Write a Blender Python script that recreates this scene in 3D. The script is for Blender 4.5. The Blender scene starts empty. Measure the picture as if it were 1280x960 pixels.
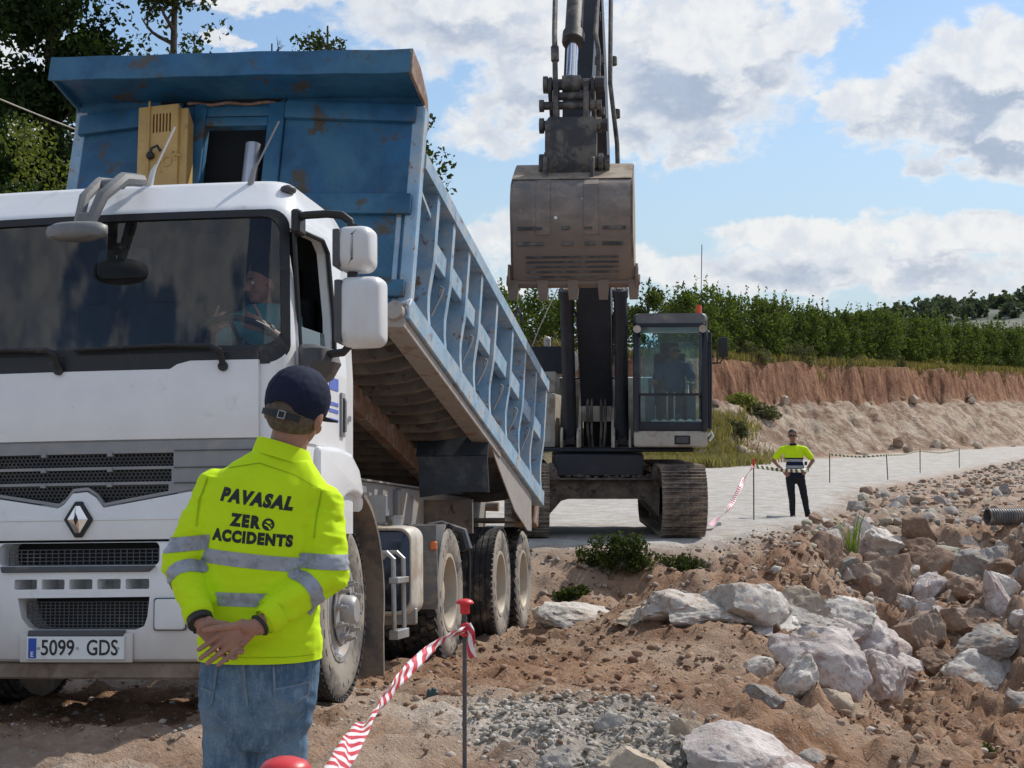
import bpy, bmesh, math, random
import numpy as np
from mathutils import Vector, Matrix, Quaternion
from mathutils.bvhtree import BVHTree
random.seed(7); RNG = np.random.default_rng(11)
SC = bpy.context.scene
COL = SC.collection
R = math.radians

# ------------------------------------------------------------------ camera
F_PX, CXP, CYP, HOR = 1923.0, 640.0, 480.0, 530.0
CAM = Vector((0.0, 0.0, 1.65)); PITCH = math.atan((HOR-CYP)/F_PX)
cam_d = bpy.data.cameras.new('camera'); cam_o = bpy.data.objects.new('camera', cam_d); COL.objects.link(cam_o)
cam_d.sensor_width = 36.0; cam_d.lens = F_PX/1280*36.0; cam_d.clip_start = 0.05; cam_d.clip_end = 6000
cam_o.location = CAM; cam_o.rotation_euler = (math.pi/2+PITCH, 0, 0)
SC.camera = cam_o

# ------------------------------------------------------------------ sun, sky, exposure
SUN_AZ, SUN_EL = R(47), R(46)          # azimuth clockwise from +Y (away from the camera) towards +X
sd = Vector((math.sin(SUN_AZ)*math.cos(SUN_EL), math.cos(SUN_AZ)*math.cos(SUN_EL), math.sin(SUN_EL)))
sl = bpy.data.lights.new('sun', 'SUN'); sl.energy = 3.1; sl.angle = R(0.55); sl.color = (1.0, 0.94, 0.85)
so = bpy.data.objects.new('sun', sl); COL.objects.link(so)
so.rotation_euler = (-sd).to_track_quat('-Z', 'Y').to_euler(); so.location = (30, 20, 40)
SC.view_settings.view_transform = 'Standard'; SC.view_settings.look = 'None'
SC.view_settings.exposure = 0.36; SC.view_settings.gamma = 1.0

class NT:
    """tiny helper for node trees"""
    def __init__(s, tree): s.t = tree; s.n = tree.nodes; s.l = tree.links
    def new(s, typ, **kw):
        n = s.n.new(typ)
        for k, v in kw.items(): setattr(n, k, v)
        return n
    def put(s, sock, v):
        if v is None: return
        if isinstance(v, (int, float)): sock.default_value = v
        elif isinstance(v, (tuple, list)):
            v = tuple(v)
            if len(sock.default_value) == 4 and len(v) == 3: v = v+(1,)
            sock.default_value = v
        else: s.l.new(v, sock)
    def math(s, op, a, b=None, c=None, clamp=False):
        n = s.new('ShaderNodeMath', operation=op); n.use_clamp = clamp
        s.put(n.inputs[0], a)
        if b is not None: s.put(n.inputs[1], b)
        if c is not None: s.put(n.inputs[2], c)
        return n.outputs[0]
    def vmath(s, op, a, b=None):
        n = s.new('ShaderNodeVectorMath', operation=op); s.put(n.inputs[0], a)
        if b is not None: s.put(n.inputs[1], b)
        return n.outputs[0]
    def noise(s, vec, scale, detail=4, rough=.55, dist=0.0, out=0, dim='3D'):
        n = s.new('ShaderNodeTexNoise'); n.noise_dimensions = dim
        s.put(n.inputs['Vector'], vec); n.inputs['Scale'].default_value = scale
        n.inputs['Detail'].default_value = detail; n.inputs['Roughness'].default_value = rough
        n.inputs['Distortion'].default_value = dist
        return n.outputs[out]
    def smooth(s, v, a, b, lo=0.0, hi=1.0):
        n = s.new('ShaderNodeMapRange', interpolation_type='SMOOTHSTEP'); s.put(n.inputs[0], v)
        for i, x in zip((1, 2, 3, 4), (a, b, lo, hi)): s.put(n.inputs[i], x)
        return n.outputs[0]
    def mix(s, f, a, b, mode='MIX'):
        n = s.new('ShaderNodeMix', data_type='RGBA', blend_type=mode); s.put(n.inputs[0], f)
        s.put(n.inputs[6], a); s.put(n.inputs[7], b); return n.outputs[2]

world = bpy.data.worlds.new('World'); SC.world = world; world.use_nodes = True
W = NT(world.node_tree); W.n.clear()
wout = W.new('ShaderNodeOutputWorld'); bg = W.new('ShaderNodeBackground'); bg.inputs[1].default_value = 0.15
W.l.new(bg.outputs[0], wout.inputs[0])
sky = W.new('ShaderNodeTexSky', sky_type='NISHITA'); sky.sun_disc = False
sky.sun_elevation = SUN_EL; sky.sun_rotation = SUN_AZ; sky.air_density = 1.0; sky.dust_density = 0.6; sky.ozone_density = 1.6
tc = W.new('ShaderNodeTexCoord'); DIR = tc.outputs['Generated']
sp = W.new('ShaderNodeSeparateXYZ'); W.l.new(DIR, sp.inputs[0])
az = W.math('ARCTAN2', sp.outputs[0], sp.outputs[1]); el = W.math('ARCSINE', sp.outputs[2])

def pxa(px): return (px-640)/F_PX
def pxe(py): return (HOR-py)/F_PX
# clouds standing in the sky: (x, y, half width, half height, weight) measured as bearings and elevations
BLOBS = [(600, 25, 190, 75, 1.0), (690, 100, 105, 75, 1.0), (860, 90, 150, 98, 1.2), (1000, 45, 80, 42, 1.05),
         (900, 172, 46, 24, .85), (790, 175, 60, 32, .95), (620, 165, 80, 38, .85), (330, 8, 110, 24, .8), (450, -10, 150, 45, .9),
         (295, 54, 26, 12, .75), (1110, 155, 90, 42, 1.1), (1235, 115, 112, 62, 1.4), (1250, 185, 110, 50, 1.35),
         (1040, 160, 50, 20, .8), (865, 190, 40, 18, .8), (1165, 212, 40, 12, .8),
         (1000, 305, 140, 32, 1.0), (1200, 308, 150, 34, 1.0), (1060, 350, 320, 30, .92), (850, 335, 140, 32, .95), (640, 300, 80, 30, .9),
         (560, 350, 160, 30, .8), (570, 150, 24, 20, .6), (400, 320, 300, 60, .7), (-100, 120, 260, 120, .9)]
def cloud_density(a, e):
    v = W.new('ShaderNodeCombineXYZ'); W.put(v.inputs[0], a); W.put(v.inputs[1], W.math('MULTIPLY', e, 1.5))
    vec = v.outputs[0]
    wob = W.vmath('SUBTRACT', W.noise(vec, 22, 5, .6, out=1), (.5, .5, .5))
    sc = W.new('ShaderNodeVectorMath', operation='SCALE'); W.put(sc.inputs[0], wob); sc.inputs[3].default_value = 0.075
    s2 = W.new('ShaderNodeSeparateXYZ'); W.l.new(sc.outputs[0], s2.inputs[0])
    a2 = W.math('ADD', a, s2.outputs[0]); e2 = W.math('ADD', e, W.math('MULTIPLY', s2.outputs[1], .7))
    m = None
    for (px, py, hw, hh, wt) in BLOBS:
        dx = W.math('MULTIPLY', W.math('SUBTRACT', a2, pxa(px)), F_PX/hw)
        dy = W.math('MULTIPLY', W.math('SUBTRACT', e2, pxe(py)), F_PX/hh)
        q = W.math('ADD', W.math('MULTIPLY', dx, dx), W.math('MULTIPLY', dy, dy))
        g = W.math('MULTIPLY', W.math('EXPONENT', W.math('MULTIPLY', q, -.9)), wt)
        m = g if m is None else W.math('MAXIMUM', m, W.math('MULTIPLY_ADD', m, .35, g) if False else g)
    # unseen rest of the sky: scattered cumulus, its cover thickened to add fill
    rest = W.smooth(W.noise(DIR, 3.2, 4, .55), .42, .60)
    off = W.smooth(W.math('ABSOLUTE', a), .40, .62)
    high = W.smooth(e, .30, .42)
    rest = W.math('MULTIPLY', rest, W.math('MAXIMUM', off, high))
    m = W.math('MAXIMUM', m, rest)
    n = W.math('SUBTRACT', W.noise(vec, 30, 7, .62), .5)
    n2 = W.math('SUBTRACT', W.noise(vec, 9, 3, .5), .5)
    return W.math('ADD', W.math('ADD', m, W.math('MULTIPLY', n, 1.0)), W.math('MULTIPLY', n2, .5))
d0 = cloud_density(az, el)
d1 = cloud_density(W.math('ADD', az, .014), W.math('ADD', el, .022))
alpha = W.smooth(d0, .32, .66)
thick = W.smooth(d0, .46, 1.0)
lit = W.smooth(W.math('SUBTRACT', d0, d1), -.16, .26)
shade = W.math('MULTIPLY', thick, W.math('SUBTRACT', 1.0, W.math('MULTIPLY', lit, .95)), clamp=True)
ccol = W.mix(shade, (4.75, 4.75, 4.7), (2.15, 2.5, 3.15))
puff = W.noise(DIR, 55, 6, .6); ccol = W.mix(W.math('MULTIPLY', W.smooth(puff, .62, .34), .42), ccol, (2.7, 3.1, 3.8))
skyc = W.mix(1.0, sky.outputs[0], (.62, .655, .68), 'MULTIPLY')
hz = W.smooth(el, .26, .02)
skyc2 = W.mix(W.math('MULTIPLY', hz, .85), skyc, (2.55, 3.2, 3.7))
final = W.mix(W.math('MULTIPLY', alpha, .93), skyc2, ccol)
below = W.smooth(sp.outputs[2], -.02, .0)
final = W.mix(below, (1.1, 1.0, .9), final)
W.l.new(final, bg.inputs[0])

# ------------------------------------------------------------------ helpers
def ray(px, py):
    d = Vector(((px-CXP)/F_PX, 1.0, (CYP-py)/F_PX)); c, s = math.cos(PITCH), math.sin(PITCH)
    return Vector((d.x, c*d.y-s*d.z, s*d.y+c*d.z))
def at(px, py, Y):
    d = ray(px, py); return CAM + d*(Y/d.y)

def mix3(a, b, t): return tuple(a[i]*(1-t)+b[i]*t for i in range(3))

def pmat(name, col, rough=.6, metal=0.0, var=.18, scale=7.0, dirt=None, amt=.35, dscale=2.5, soft=.10,
         dirt2=None, amt2=.2, d2scale=14, bump=0.0, bscale=60, spec=.5, coat=0.0, low=None, coords='Object', stretch=None, rvar=.12):
    """painted / weathered surface: base colour, uneven tone, patches of dirt, optional mud low down"""
    m = bpy.data.materials.new(name); m.use_nodes = True; T = NT(m.node_tree)
    b = T.n['Principled BSDF']; t = T.new('ShaderNodeTexCoord'); v = t.outputs[coords]
    if stretch:
        mp = T.new('ShaderNodeMapping'); T.l.new(v, mp.inputs[0]); mp.inputs['Scale'].default_value = stretch; v = mp.outputs[0]
    n = T.noise(v, scale, 6, .6)
    c = T.mix(T.smooth(n, .3, .7), tuple(x*(1-var) for x in col), tuple(min(1, x*(1+var)) for x in col))
    if dirt:
        d = T.noise(v, dscale, 8, .68, .3); lo = .5+.25*(.5-amt)*2
        f = T.smooth(d, lo-soft, lo+soft); c = T.mix(f, c, dirt)
    if dirt2:
        d = T.noise(v, d2scale, 5, .7, .2); lo = .5+.22*(.5-amt2)
        c = T.mix(T.smooth(d, lo-.04, lo+.05), c, dirt2)
    if low:                                # (colour, z where full, z where none)
        s = T.new('ShaderNodeSeparateXYZ'); T.l.new(t.outputs['Object'], s.inputs[0])
        z = T.math('ADD', s.outputs[2], T.math('MULTIPLY', T.math('SUBTRACT', T.noise(v, 5, 5, .6), .5), .5*abs(low[2]-low[1])))
        c = T.mix(T.smooth(z, low[1], low[2], low[3] if len(low) > 3 else .85, 0.0), c, low[0])
    T.put(b.inputs['Base Color'], c); b.inputs['Metallic'].default_value = metal
    T.put(b.inputs['Roughness'], T.math('ADD', rough-rvar/2, T.math('MULTIPLY', n, rvar), clamp=True))
    b.inputs['Specular IOR Level'].default_value = spec; b.inputs['Coat Weight'].default_value = coat
    if bump:
        bn = T.new('ShaderNodeBump'); bn.inputs['Strength'].default_value = bump; bn.inputs['Distance'].default_value = .02
        T.l.new(T.noise(v, bscale, 5, .6), bn.inputs['Height']); T.l.new(bn.outputs[0], b.inputs['Normal'])
    return m

class MB:
    """collects shapes in a bmesh and links them as ONE mesh object"""
    def __init__(s): s.bm = bmesh.new(); s.mi = 0
    def _tag(s, faces):
        for f in faces: f.material_index = s.mi
    def box(s, c, size, rot=None, bev=0.0, seg=1):
        M = Matrix.Translation(Vector(c)) @ (rot.to_4x4() if rot is not None else Matrix.Identity(4)) @ Matrix.Diagonal((size[0], size[1], size[2], 1))
        r = bmesh.ops.create_cube(s.bm, size=1.0, matrix=M); vs = r['verts']
        fs = list({f for v in vs for f in v.link_faces}); s._tag(fs)
        if bev:
            es = list({e for v in vs for e in v.link_edges})
            bmesh.ops.bevel(s.bm, geom=es, offset=bev, segments=seg, affect='EDGES', profile=.6, material=-1)
        return s
    def bb(s, x0, x1, y0, y1, z0, z1, bev=0.0, seg=1):
        return s.box(((x0+x1)/2, (y0+y1)/2, (z0+z1)/2), (abs(x1-x0), abs(y1-y0), abs(z1-z0)), None, bev, seg)
    def poly(s, pts, ext, bev=0.0, seg=1):
        """flat polygon (list of 3D points) extruded by vector ext"""
        ext = Vector(ext); a = [s.bm.verts.new(Vector(p)) for p in pts]; b = [s.bm.verts.new(Vector(p)+ext) for p in pts]
        n = len(pts); fs = [s.bm.faces.new(a), s.bm.faces.new(list(reversed(b)))]
        for i in range(n): fs.append(s.bm.faces.new((a[i], b[i], b[(i+1) % n], a[(i+1) % n])))
        s._tag(fs)
        bmesh.ops.recalc_face_normals(s.bm, faces=fs)
        if bev: bmesh.ops.bevel(s.bm, geom=list({e for f in fs for e in f.edges}), offset=bev, segments=seg, affect='EDGES', profile=.6, material=-1)
        return s
    def loft(s, rings, cap=True, closed=True):
        vs = [[s.bm.verts.new(Vector(p)) for p in r] for r in rings]; n = len(rings[0]); fs = []
        for a, b in zip(vs, vs[1:]):
            for i in range(n if closed else n-1): fs.append(s.bm.faces.new((a[i], a[(i+1) % n], b[(i+1) % n], b[i])))
        if cap and closed:
            fs.append(s.bm.faces.new(list(reversed(vs[0])))); fs.append(s.bm.faces.new(vs[-1]))
        s._tag(fs); bmesh.ops.recalc_face_normals(s.bm, faces=fs); return s
    def cyl(s, p0, p1, r0, r1=None, n=16, cap=True):
        r1 = r0 if r1 is None else r1; p0 = Vector(p0); p1 = Vector(p1); q = (p1-p0).to_track_quat('Z', 'Y')
        ring = lambda p, r: [p+q @ Vector((r*math.cos(2*math.pi*i/n), r*math.sin(2*math.pi*i/n), 0)) for i in range(n)]
        return s.loft([ring(p0, r0), ring(p1, r1)], cap)
    def tube(s, pts, r, n=8, cap=True):
        pts = [Vector(p) for p in pts]; rs = r if isinstance(r, (list, tuple)) else [r]*len(pts); rings = []; q = None
        for i, p in enumerate(pts):
            d = (pts[min(i+1, len(pts)-1)]-pts[max(i-1, 0)]).normalized()
            if q is None: q = d.to_track_quat('Z', 'Y')
            else: q = (q @ Vector((0, 0, 1))).rotation_difference(d) @ q
            rings.append([p+q @ Vector((rs[i]*math.cos(2*math.pi*k/n), rs[i]*math.sin(2*math.pi*k/n), 0)) for k in range(n)])
        return s.loft(rings, cap)
    def lathe(s, prof, c, axis=(0, 0, 1), n=32, cap=True):
        """profile of (radius, offset along axis)"""
        c = Vector(c); ax = Vector(axis).normalized(); q = ax.to_track_quat('Z', 'Y')
        rings = [[c+ax*h+q @ Vector((r*math.cos(2*math.pi*i/n), r*math.sin(2*math.pi*i/n), 0)) for i in range(n)] for r, h in prof]
        return s.loft(rings, cap)
    def ball(s, c, r, sub=2, scale=(1, 1, 1), rot=None):
        M = Matrix.Translation(Vector(c)) @ (rot.to_4x4() if rot is not None else Matrix.Identity(4)) @ Matrix.Diagonal((scale[0], scale[1], scale[2], 1))
        rr = bmesh.ops.create_icosphere(s.bm, subdivisions=sub, radius=r, matrix=M); s._tag({f for v in rr['verts'] for f in v.link_faces}); return s
    def grid(s, P):
        """sheet from a 2D list of points"""
        vs = [[s.bm.verts.new(Vector(p)) for p in r] for r in P]; fs = []
        for a, b in zip(vs, vs[1:]):
            for i in range(len(a)-1): fs.append(s.bm.faces.new((a[i], a[i+1], b[i+1], b[i])))
        s._tag(fs); return s
    def solidify(s, th):
        bmesh.ops.recalc_face_normals(s.bm, faces=s.bm.faces[:]); bmesh.ops.solidify(s.bm, geom=s.bm.faces[:], thickness=th); return s
    def build(s, name, mats, parent=None, smooth=35, sub=0, recalc=False):
        if recalc: bmesh.ops.recalc_face_normals(s.bm, faces=s.bm.faces[:])
        me = bpy.data.meshes.new(name); s.bm.to_mesh(me); s.bm.free()
        return link_mesh(name, me, mats, parent, smooth)
def link_mesh(name, me, mats, parent=None, smooth=35):
    for m in (mats if isinstance(mats, (list, tuple)) else [mats]): me.materials.append(m)
    if smooth:
        me.polygons.foreach_set('use_smooth', [True]*len(me.polygons)); me.set_sharp_from_angle(angle=R(smooth))
    o = bpy.data.objects.new(name, me); COL.objects.link(o)
    if parent: o.parent = parent
    return o
def np_mesh(name, V, Fc, mats, parent=None, smooth=0, link=True):
    """mesh from numpy arrays; Fc is (n, k)"""
    me = bpy.data.meshes.new(name); V = np.asarray(V, dtype=np.float32); Fc = np.asarray(Fc, dtype=np.int32); k = Fc.shape[1]
    me.vertices.add(len(V)); me.vertices.foreach_set('co', V.ravel())
    me.loops.add(Fc.size); me.loops.foreach_set('vertex_index', Fc.ravel())
    me.polygons.add(len(Fc)); me.polygons.foreach_set('loop_start', np.arange(0, Fc.size, k, dtype=np.int32))
    me.update(calc_edges=True); me.validate()
    if not link: return me
    return link_mesh(name, me, mats, parent, smooth)
def tag(o, label=None, cat=None, group=None, kind=None):
    if label: o['label'] = label
    if cat: o['category'] = cat
    if group: o['group'] = group
    if kind: o['kind'] = kind
    return o
def thing(name, label, cat, loc=(0, 0, 0), rot=(0, 0, 0), group=None):
    o = bpy.data.objects.new(name, None); COL.objects.link(o); o.location = loc; o.rotation_euler = rot
    o.empty_display_size = .1
    return tag(o, label, cat, group)
def copy_tree(o, parent=None):
    c = o.copy(); COL.objects.link(c); c.parent = parent
    for ch in list(o.children): copy_tree(ch, c)
    return c
def rotm(x=0, y=0, z=0):
    return Matrix.Rotation(R(z), 3, 'Z') @ Matrix.Rotation(R(y), 3, 'Y') @ Matrix.Rotation(R(x), 3, 'X')

# numpy value noise
_H = RNG.random((64, 64, 64)).astype(np.float32)
def vnoise(P):
    P = np.asarray(P, dtype=np.float32); i = np.floor(P).astype(np.int64); f = P-i; f = f*f*(3-2*f); i &= 63; j = (i+1) & 63
    x0, y0, z0 = i[..., 0], i[..., 1], i[..., 2]; x1, y1, z1 = j[..., 0], j[..., 1], j[..., 2]
    fx, fy, fz = f[..., 0], f[..., 1], f[..., 2]
    def L(a, b, t): return a+(b-a)*t
    return L(L(L(_H[x0, y0, z0], _H[x1, y0, z0], fx), L(_H[x0, y1, z0], _H[x1, y1, z0], fx), fy),
             L(L(_H[x0, y0, z1], _H[x1, y0, z1], fx), L(_H[x0, y1, z1], _H[x1, y1, z1], fx), fy), fz)*2-1
def fbm(P, oct=4, lac=2.03, gain=.5):
    P = np.asarray(P, dtype=np.float32); a = 1.0; t = 0; o = 0.0
    for k in range(oct):
        t = t+a*vnoise(P+17.3*k); o += a; P = P*lac; a *= gain
    return t/o
def sstep(x, a, b):
    t = np.clip((x-a)/(b-a), 0, 1); return t*t*(3-2*t)
# ------------------------------------------------------------------ the ground: one sheet
TRUCK_O = Vector((-2.26, 8.0, 0.09)); TRUCK_ROT = (R(-4.2), R(-1.3), R(-9.2))
TRUCK_M = Matrix.Translation(TRUCK_O) @ (Matrix.Rotation(TRUCK_ROT[2], 4, 'Z') @ Matrix.Rotation(TRUCK_ROT[0], 4, 'X') @ Matrix.Rotation(TRUCK_ROT[1], 4, 'Y'))
TRUCK_ROT_E = TRUCK_M.to_euler()
_n = TRUCK_M.to_3x3() @ Vector((0, 0, 1))
def pad_z(x, y): return TRUCK_O.z - (_n.x*(x-TRUCK_O.x)+_n.y*(y-TRUCK_O.y))/_n.z
DITCH = np.array([(2.6, 6.0), (3.3, 9.5), (3.9, 12.5), (4.5, 16.0), (5.6, 20.0), (6.8, 24.0)])
def seg_dist(x, y, L):
    best = np.full(x.shape, 1e9); par = np.zeros(x.shape); acc = 0
    for (a, b) in zip(L[:-1], L[1:]):
        d = b-a; n = np.hypot(*d); t = np.clip(((x-a[0])*d[0]+(y-a[1])*d[1])/n**2, 0, 1)
        q = np.hypot(x-a[0]-t*d[0], y-a[1]-t*d[1]); m = q < best
        best = np.where(m, q, best); par = np.where(m, acc+t*n, par); acc += n
    return best, par
def bank_y(x):
    return np.where(x > 7.5, 58+1.5*(x-7.5), 58+.35*(x-7.5))
def road_edge(y): return np.interp(y, [16, 20, 24, 28, 38, 42, 70, 120], [1.0, 2.5, 4.2, 5.4, 8.2, 9.6, 23.5, 46])
def ground(x, y, detail=True):
    x = np.asarray(x, float); y = np.asarray(y, float); P = np.stack([x, y, np.zeros_like(x)], -1)
    n1 = fbm(P*.35, 3); n2 = fbm(P*1.3+9, 4); n3 = fbm(P*5.0+3, 3); n4 = fbm(P*15.0+3, 3)
    near = sstep(y, 8.5, 6.0)
    pad = pad_z(x, np.clip(y, 7.4, 40)); pad = np.where(x > 1.5, pad_z(1.5, np.clip(y, 7.4, 40)), pad)
    road = np.interp(y, [18, 20, 29, 45, 75, 130], [.08, .10, -.10, -.02, .25, .5])
    step = sstep(y+n2*.9-.10*np.clip(x, -4, 4), 17.2, 19.6)
    rough = np.interp(y, [18, 24, 30], [-.25, -.25, -.15])
    re = road_edge(y)+n2*.5
    onroad = sstep(x-re, .9, -.6)*step
    base = np.where(y < 17.0, pad, 0); base = pad*(1-step)+step*(road*onroad+(road-.12)*(1-onroad))
    base = base*(1-near)+.065*near
    # hump of dug soil along the pad's right edge
    base = base+.42*np.exp(-((x-1.7)/1.05)**2-((y-14.0)/1.9)**2)
    dd, dp = seg_dist(x, y, DITCH)
    w = 1.9+.35*n1; dep = np.interp(dp, [0, 4, 9, 14, 18, 19.5], [.30, .55, .85, .85, .55, .25])
    ditch = dep*sstep(dd+n2*.35, w, .25*w)
    base = base-ditch
    rside = sstep(x, 3.2, 5.0)*sstep(y, 30, 25)*(1-onroad)
    h = base
    # bank
    t = (y-bank_y(x)-n1*1.5)*.6
    tt = t+n2*.32
    slope = 2.4*sstep(tt, -.4, 4.6)**.9
    face = np.where(x > -50, 2.0, 2.0)*sstep(tt+n3*.05+n4*.03, 4.5, 5.25)
    top = .9*sstep(tt, 6, 40)+.55*sstep(x, 8, 40)*sstep(tt, 0, 5)
    spur = 1.2*np.exp(-((x-8.6)/1.6)**2-((y-59)/3.0)**2)*sstep(tt, -.6, 1.5)
    h = h+slope+face+top+spur
    # far land rises to the hills
    r = np.hypot(x, y)
    hill = 34*sstep(y+.35*x, 300, 620)*(.55+.45*sstep(x/np.maximum(y, 1), .02, .32))*(1+.12*fbm(P*.012, 3))
    h = h+hill
    if detail:
        offroad = 1-onroad*.85; onbank = sstep(tt, -.3, .6)*sstep(tt, 6.5, 5.2)
        rub = sstep(y, 15.5, 17.5)*(1-onroad)*sstep(y, 45, 30)+rside
        h = h+offroad*(.062*n2+.060*n3+.046*n4+.022*np.clip(n4+n3-.25,0,1))*sstep(y, 60, 30)+np.clip(rub, 0, 1)*(.11*n2+.07*n3+.02*n4)
        h = h+sstep(dd, 2.6, 1.2)*(.10*n2+.09*n3+.03*n4)*sstep(y, 30, 24)
        rut = np.sin((y*.9+x*.25+n1*2.0)*9)*.5+.5
        h = h-.050*rut*sstep(x, -1.0, 0)*sstep(x, 3.0, 1.8)*sstep(y, 8.5, 9.5)*sstep(y, 17.5, 16)*sstep(n1, -.3, .2)
        h = h+onbank*(1-.6*sstep(tt, 4.2, 5.0))*(.26*fbm(P*np.array([1.6, .5, 1])+5, 4)+.14*n3-.16*np.clip(1-np.abs(fbm(P*np.array([1.1, .25, 1])+2, 3))*4, 0, 1))
    return h, dict(road=onroad, step=step, dd=dd, tt=tt, n1=n1, n2=n2, n3=n3, n4=n4, face=sstep(tt, 4.0, 4.7)*sstep(tt, 5.9, 5.3), slope=sstep(tt, -.3, .8)*sstep(tt, 4.7, 4.2), top=sstep(tt, 5.2, 5.6))
def gz(x, y): return float(ground(np.array([float(x)]), np.array([float(y)]))[0][0])

ys = [3.0]
while ys[-1] < 2600:
    y = ys[-1]; ys.append(y+max(.045, (.0042 if y < 110 else .02)*y))
ys = np.array([-30, -12, -4, 0, 2]+ys)
xs_mid = np.concatenate([np.arange(-5.0, 14.0, .055)])
xo = [14.0]
while xo[-1] < 1500: xo.append(xo[-1]+max(.10, .007*xo[-1] if xo[-1] < 60 else .03*xo[-1]))
xi = [-5.0]
while xi[-1] > -1500: xi.append(xi[-1]-max(.12, .012*abs(xi[-1]) if xi[-1] > -60 else .035*abs(xi[-1])))
xs = np.concatenate([np.array(xi[1:])[::-1], xs_mid, np.array(xo)])
GX, GY = np.meshgrid(xs, ys); GH, Z = ground(GX, GY)
ny, nx = GX.shape
idx = np.arange(nx*ny).reshape(ny, nx)
quads = np.stack([idx[:-1, :-1], idx[:-1, 1:], idx[1:, 1:], idx[1:, :-1]], -1).reshape(-1, 4)

def ground_mat():
    m = bpy.data.materials.new('ground_soil'); m.use_nodes = True; T = NT(m.node_tree); b = T.n['Principled BSDF']
    a1 = T.new('ShaderNodeAttribute'); a1.attribute_name = 'zone_a'; a2 = T.new('ShaderNodeAttribute'); a2.attribute_name = 'zone_b'
    s1 = T.new('ShaderNodeSeparateColor'); T.l.new(a1.outputs[0], s1.inputs[0]); s2 = T.new('ShaderNodeSeparateColor'); T.l.new(a2.outputs[0], s2.inputs[0])
    geo = T.new('ShaderNodeNewGeometry'); v = geo.outputs['Position']
    big = T.noise(v, .5, 5, .6); mid = T.noise(v, 2.6, 7, .65); fine = T.noise(v, 22, 6, .7); grit = T.noise(v, 70, 3, .7)
    soil = T.mix(T.smooth(mid, .36, .66), (.225, .118, .066), (.42, .258, .160))
    soil = T.mix(T.smooth(big, .42, .68), soil, (.43, .315, .23))
    soil = T.mix(T.math('MULTIPLY', T.smooth(fine, .50, .70), .55), soil, (.44, .345, .27))
    soil = T.mix(T.math('MULTIPLY', T.smooth(fine, .44, .30), .55), soil, (.095, .055, .036))
    peb = T.new('ShaderNodeTexVoronoi'); T.put(peb.inputs['Vector'], v); peb.inputs['Scale'].default_value = 26
    pm = T.math('MULTIPLY', T.smooth(peb.outputs['Distance'], .30, .18), T.smooth(T.noise(v, 6, 3, .6), .5, .62))
    soil = T.mix(T.math('MULTIPLY', pm, .7), soil, (.47, .42, .37))
    dust = T.mix(T.smooth(fine, .35, .7), (.50, .44, .37), (.68, .62, .55))
    road = T.mix(T.smooth(mid, .35, .7), (.46, .435, .40), (.64, .615, .575))
    road = T.mix(T.math('MULTIPLY', T.smooth(T.noise(v, 1.1, 7, .68), .53, .68), .6), road, (.40, .30, .22)); mr = T.new('ShaderNodeMapping'); T.l.new(v, mr.inputs[0]); mr.inputs['Scale'].default_value = (.5, 3.2, 1); mr.inputs['Rotation'].default_value = (0, 0, R(18)); road = T.mix(T.math('MULTIPLY', T.smooth(T.noise(mr.outputs[0], 1.4, 6, .65), .52, .66), .5), road, (.42, .385, .34)); road = T.mix(T.math('MULTIPLY', T.smooth(fine, .56, .7), .5), road, (.36, .33, .29))
    grav = T.mix(T.smooth(fine, .35, .65), (.27, .235, .20), (.52, .475, .42))
    grav = T.mix(T.math('MULTIPLY', T.smooth(grit, .45, .3), .6), grav, (.11, .095, .08))
    mp = T.new('ShaderNodeMapping'); T.l.new(v, mp.inputs[0]); mp.inputs['Scale'].default_value = (1.7, 1.7, .6)
    streak = T.noise(mp.outputs[0], 1.5, 6, .65)
    red = T.mix(T.smooth(streak, .35, .66), (.23, .105, .06), (.47, .26, .155))
    pale = T.mix(T.smooth(T.noise(v, .7, 9, .72, .8), .40, .60), (.36, .245, .175), (.66, .545, .43))
    grass = T.mix(T.smooth(T.noise(v, 1.2, 6, .7), .35, .65), (.10, .105, .05), (.30, .26, .14))
    far = T.mix(T.smooth(T.noise(v, .02, 6, .65), .44, .58), (.185, .185, .155), (.075, .09, .07))  # hill tones greyed, distance haze put into the colour
    c = soil
    c = T.mix(s1.outputs[1], c, grav); c = T.mix(s2.outputs[0], c, dust); c = T.mix(s1.outputs[0], c, road)
    pale = T.mix(T.math('MULTIPLY', T.smooth(T.noise(mp.outputs[0], .55, 7, .7, .5), .54, .64), .5), pale, (.30, .15, .095)); c = T.mix(s2.outputs[1], c, pale); c = T.mix(s1.outputs[2], c, red); c = T.mix(s2.outputs[2], c, grass)
    sy = T.new('ShaderNodeSeparateXYZ'); T.l.new(v, sy.inputs[0])
    c = T.mix(T.smooth(sy.outputs[1], 170, 240), c, far)
    T.put(b.inputs['Base Color'], c); b.inputs['Roughness'].default_value = .93; b.inputs['Specular IOR Level'].default_value = .25
    bn = T.new('ShaderNodeBump'); bn.inputs['Distance'].default_value = .06; bn.inputs['Strength'].default_value = .85
    hgt = T.math('ADD', T.math('MULTIPLY', fine, .8), T.math('ADD', T.math('MULTIPLY', grit, .35), T.math('MULTIPLY', pm, .25)))
    T.l.new(hgt, bn.inputs['Height'])
    b2 = T.new('ShaderNodeBump'); b2.inputs['Distance'].default_value = .55; b2.inputs['Strength'].default_value = .9
    crag = T.math('ADD', T.noise(v, 1.3, 8, .72, .6), T.math('MULTIPLY', T.noise(mp.outputs[0], 1.2, 6, .7), .6)); onb = T.math('ADD', s1.outputs[2], s2.outputs[1], clamp=True)
    T.l.new(T.math('MULTIPLY', crag, onb), b2.inputs['Height']); T.l.new(bn.outputs[0], b2.inputs['Normal']); T.l.new(b2.outputs[0], b.inputs['Normal'])
    return m
M_GROUND = ground_mat()
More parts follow.
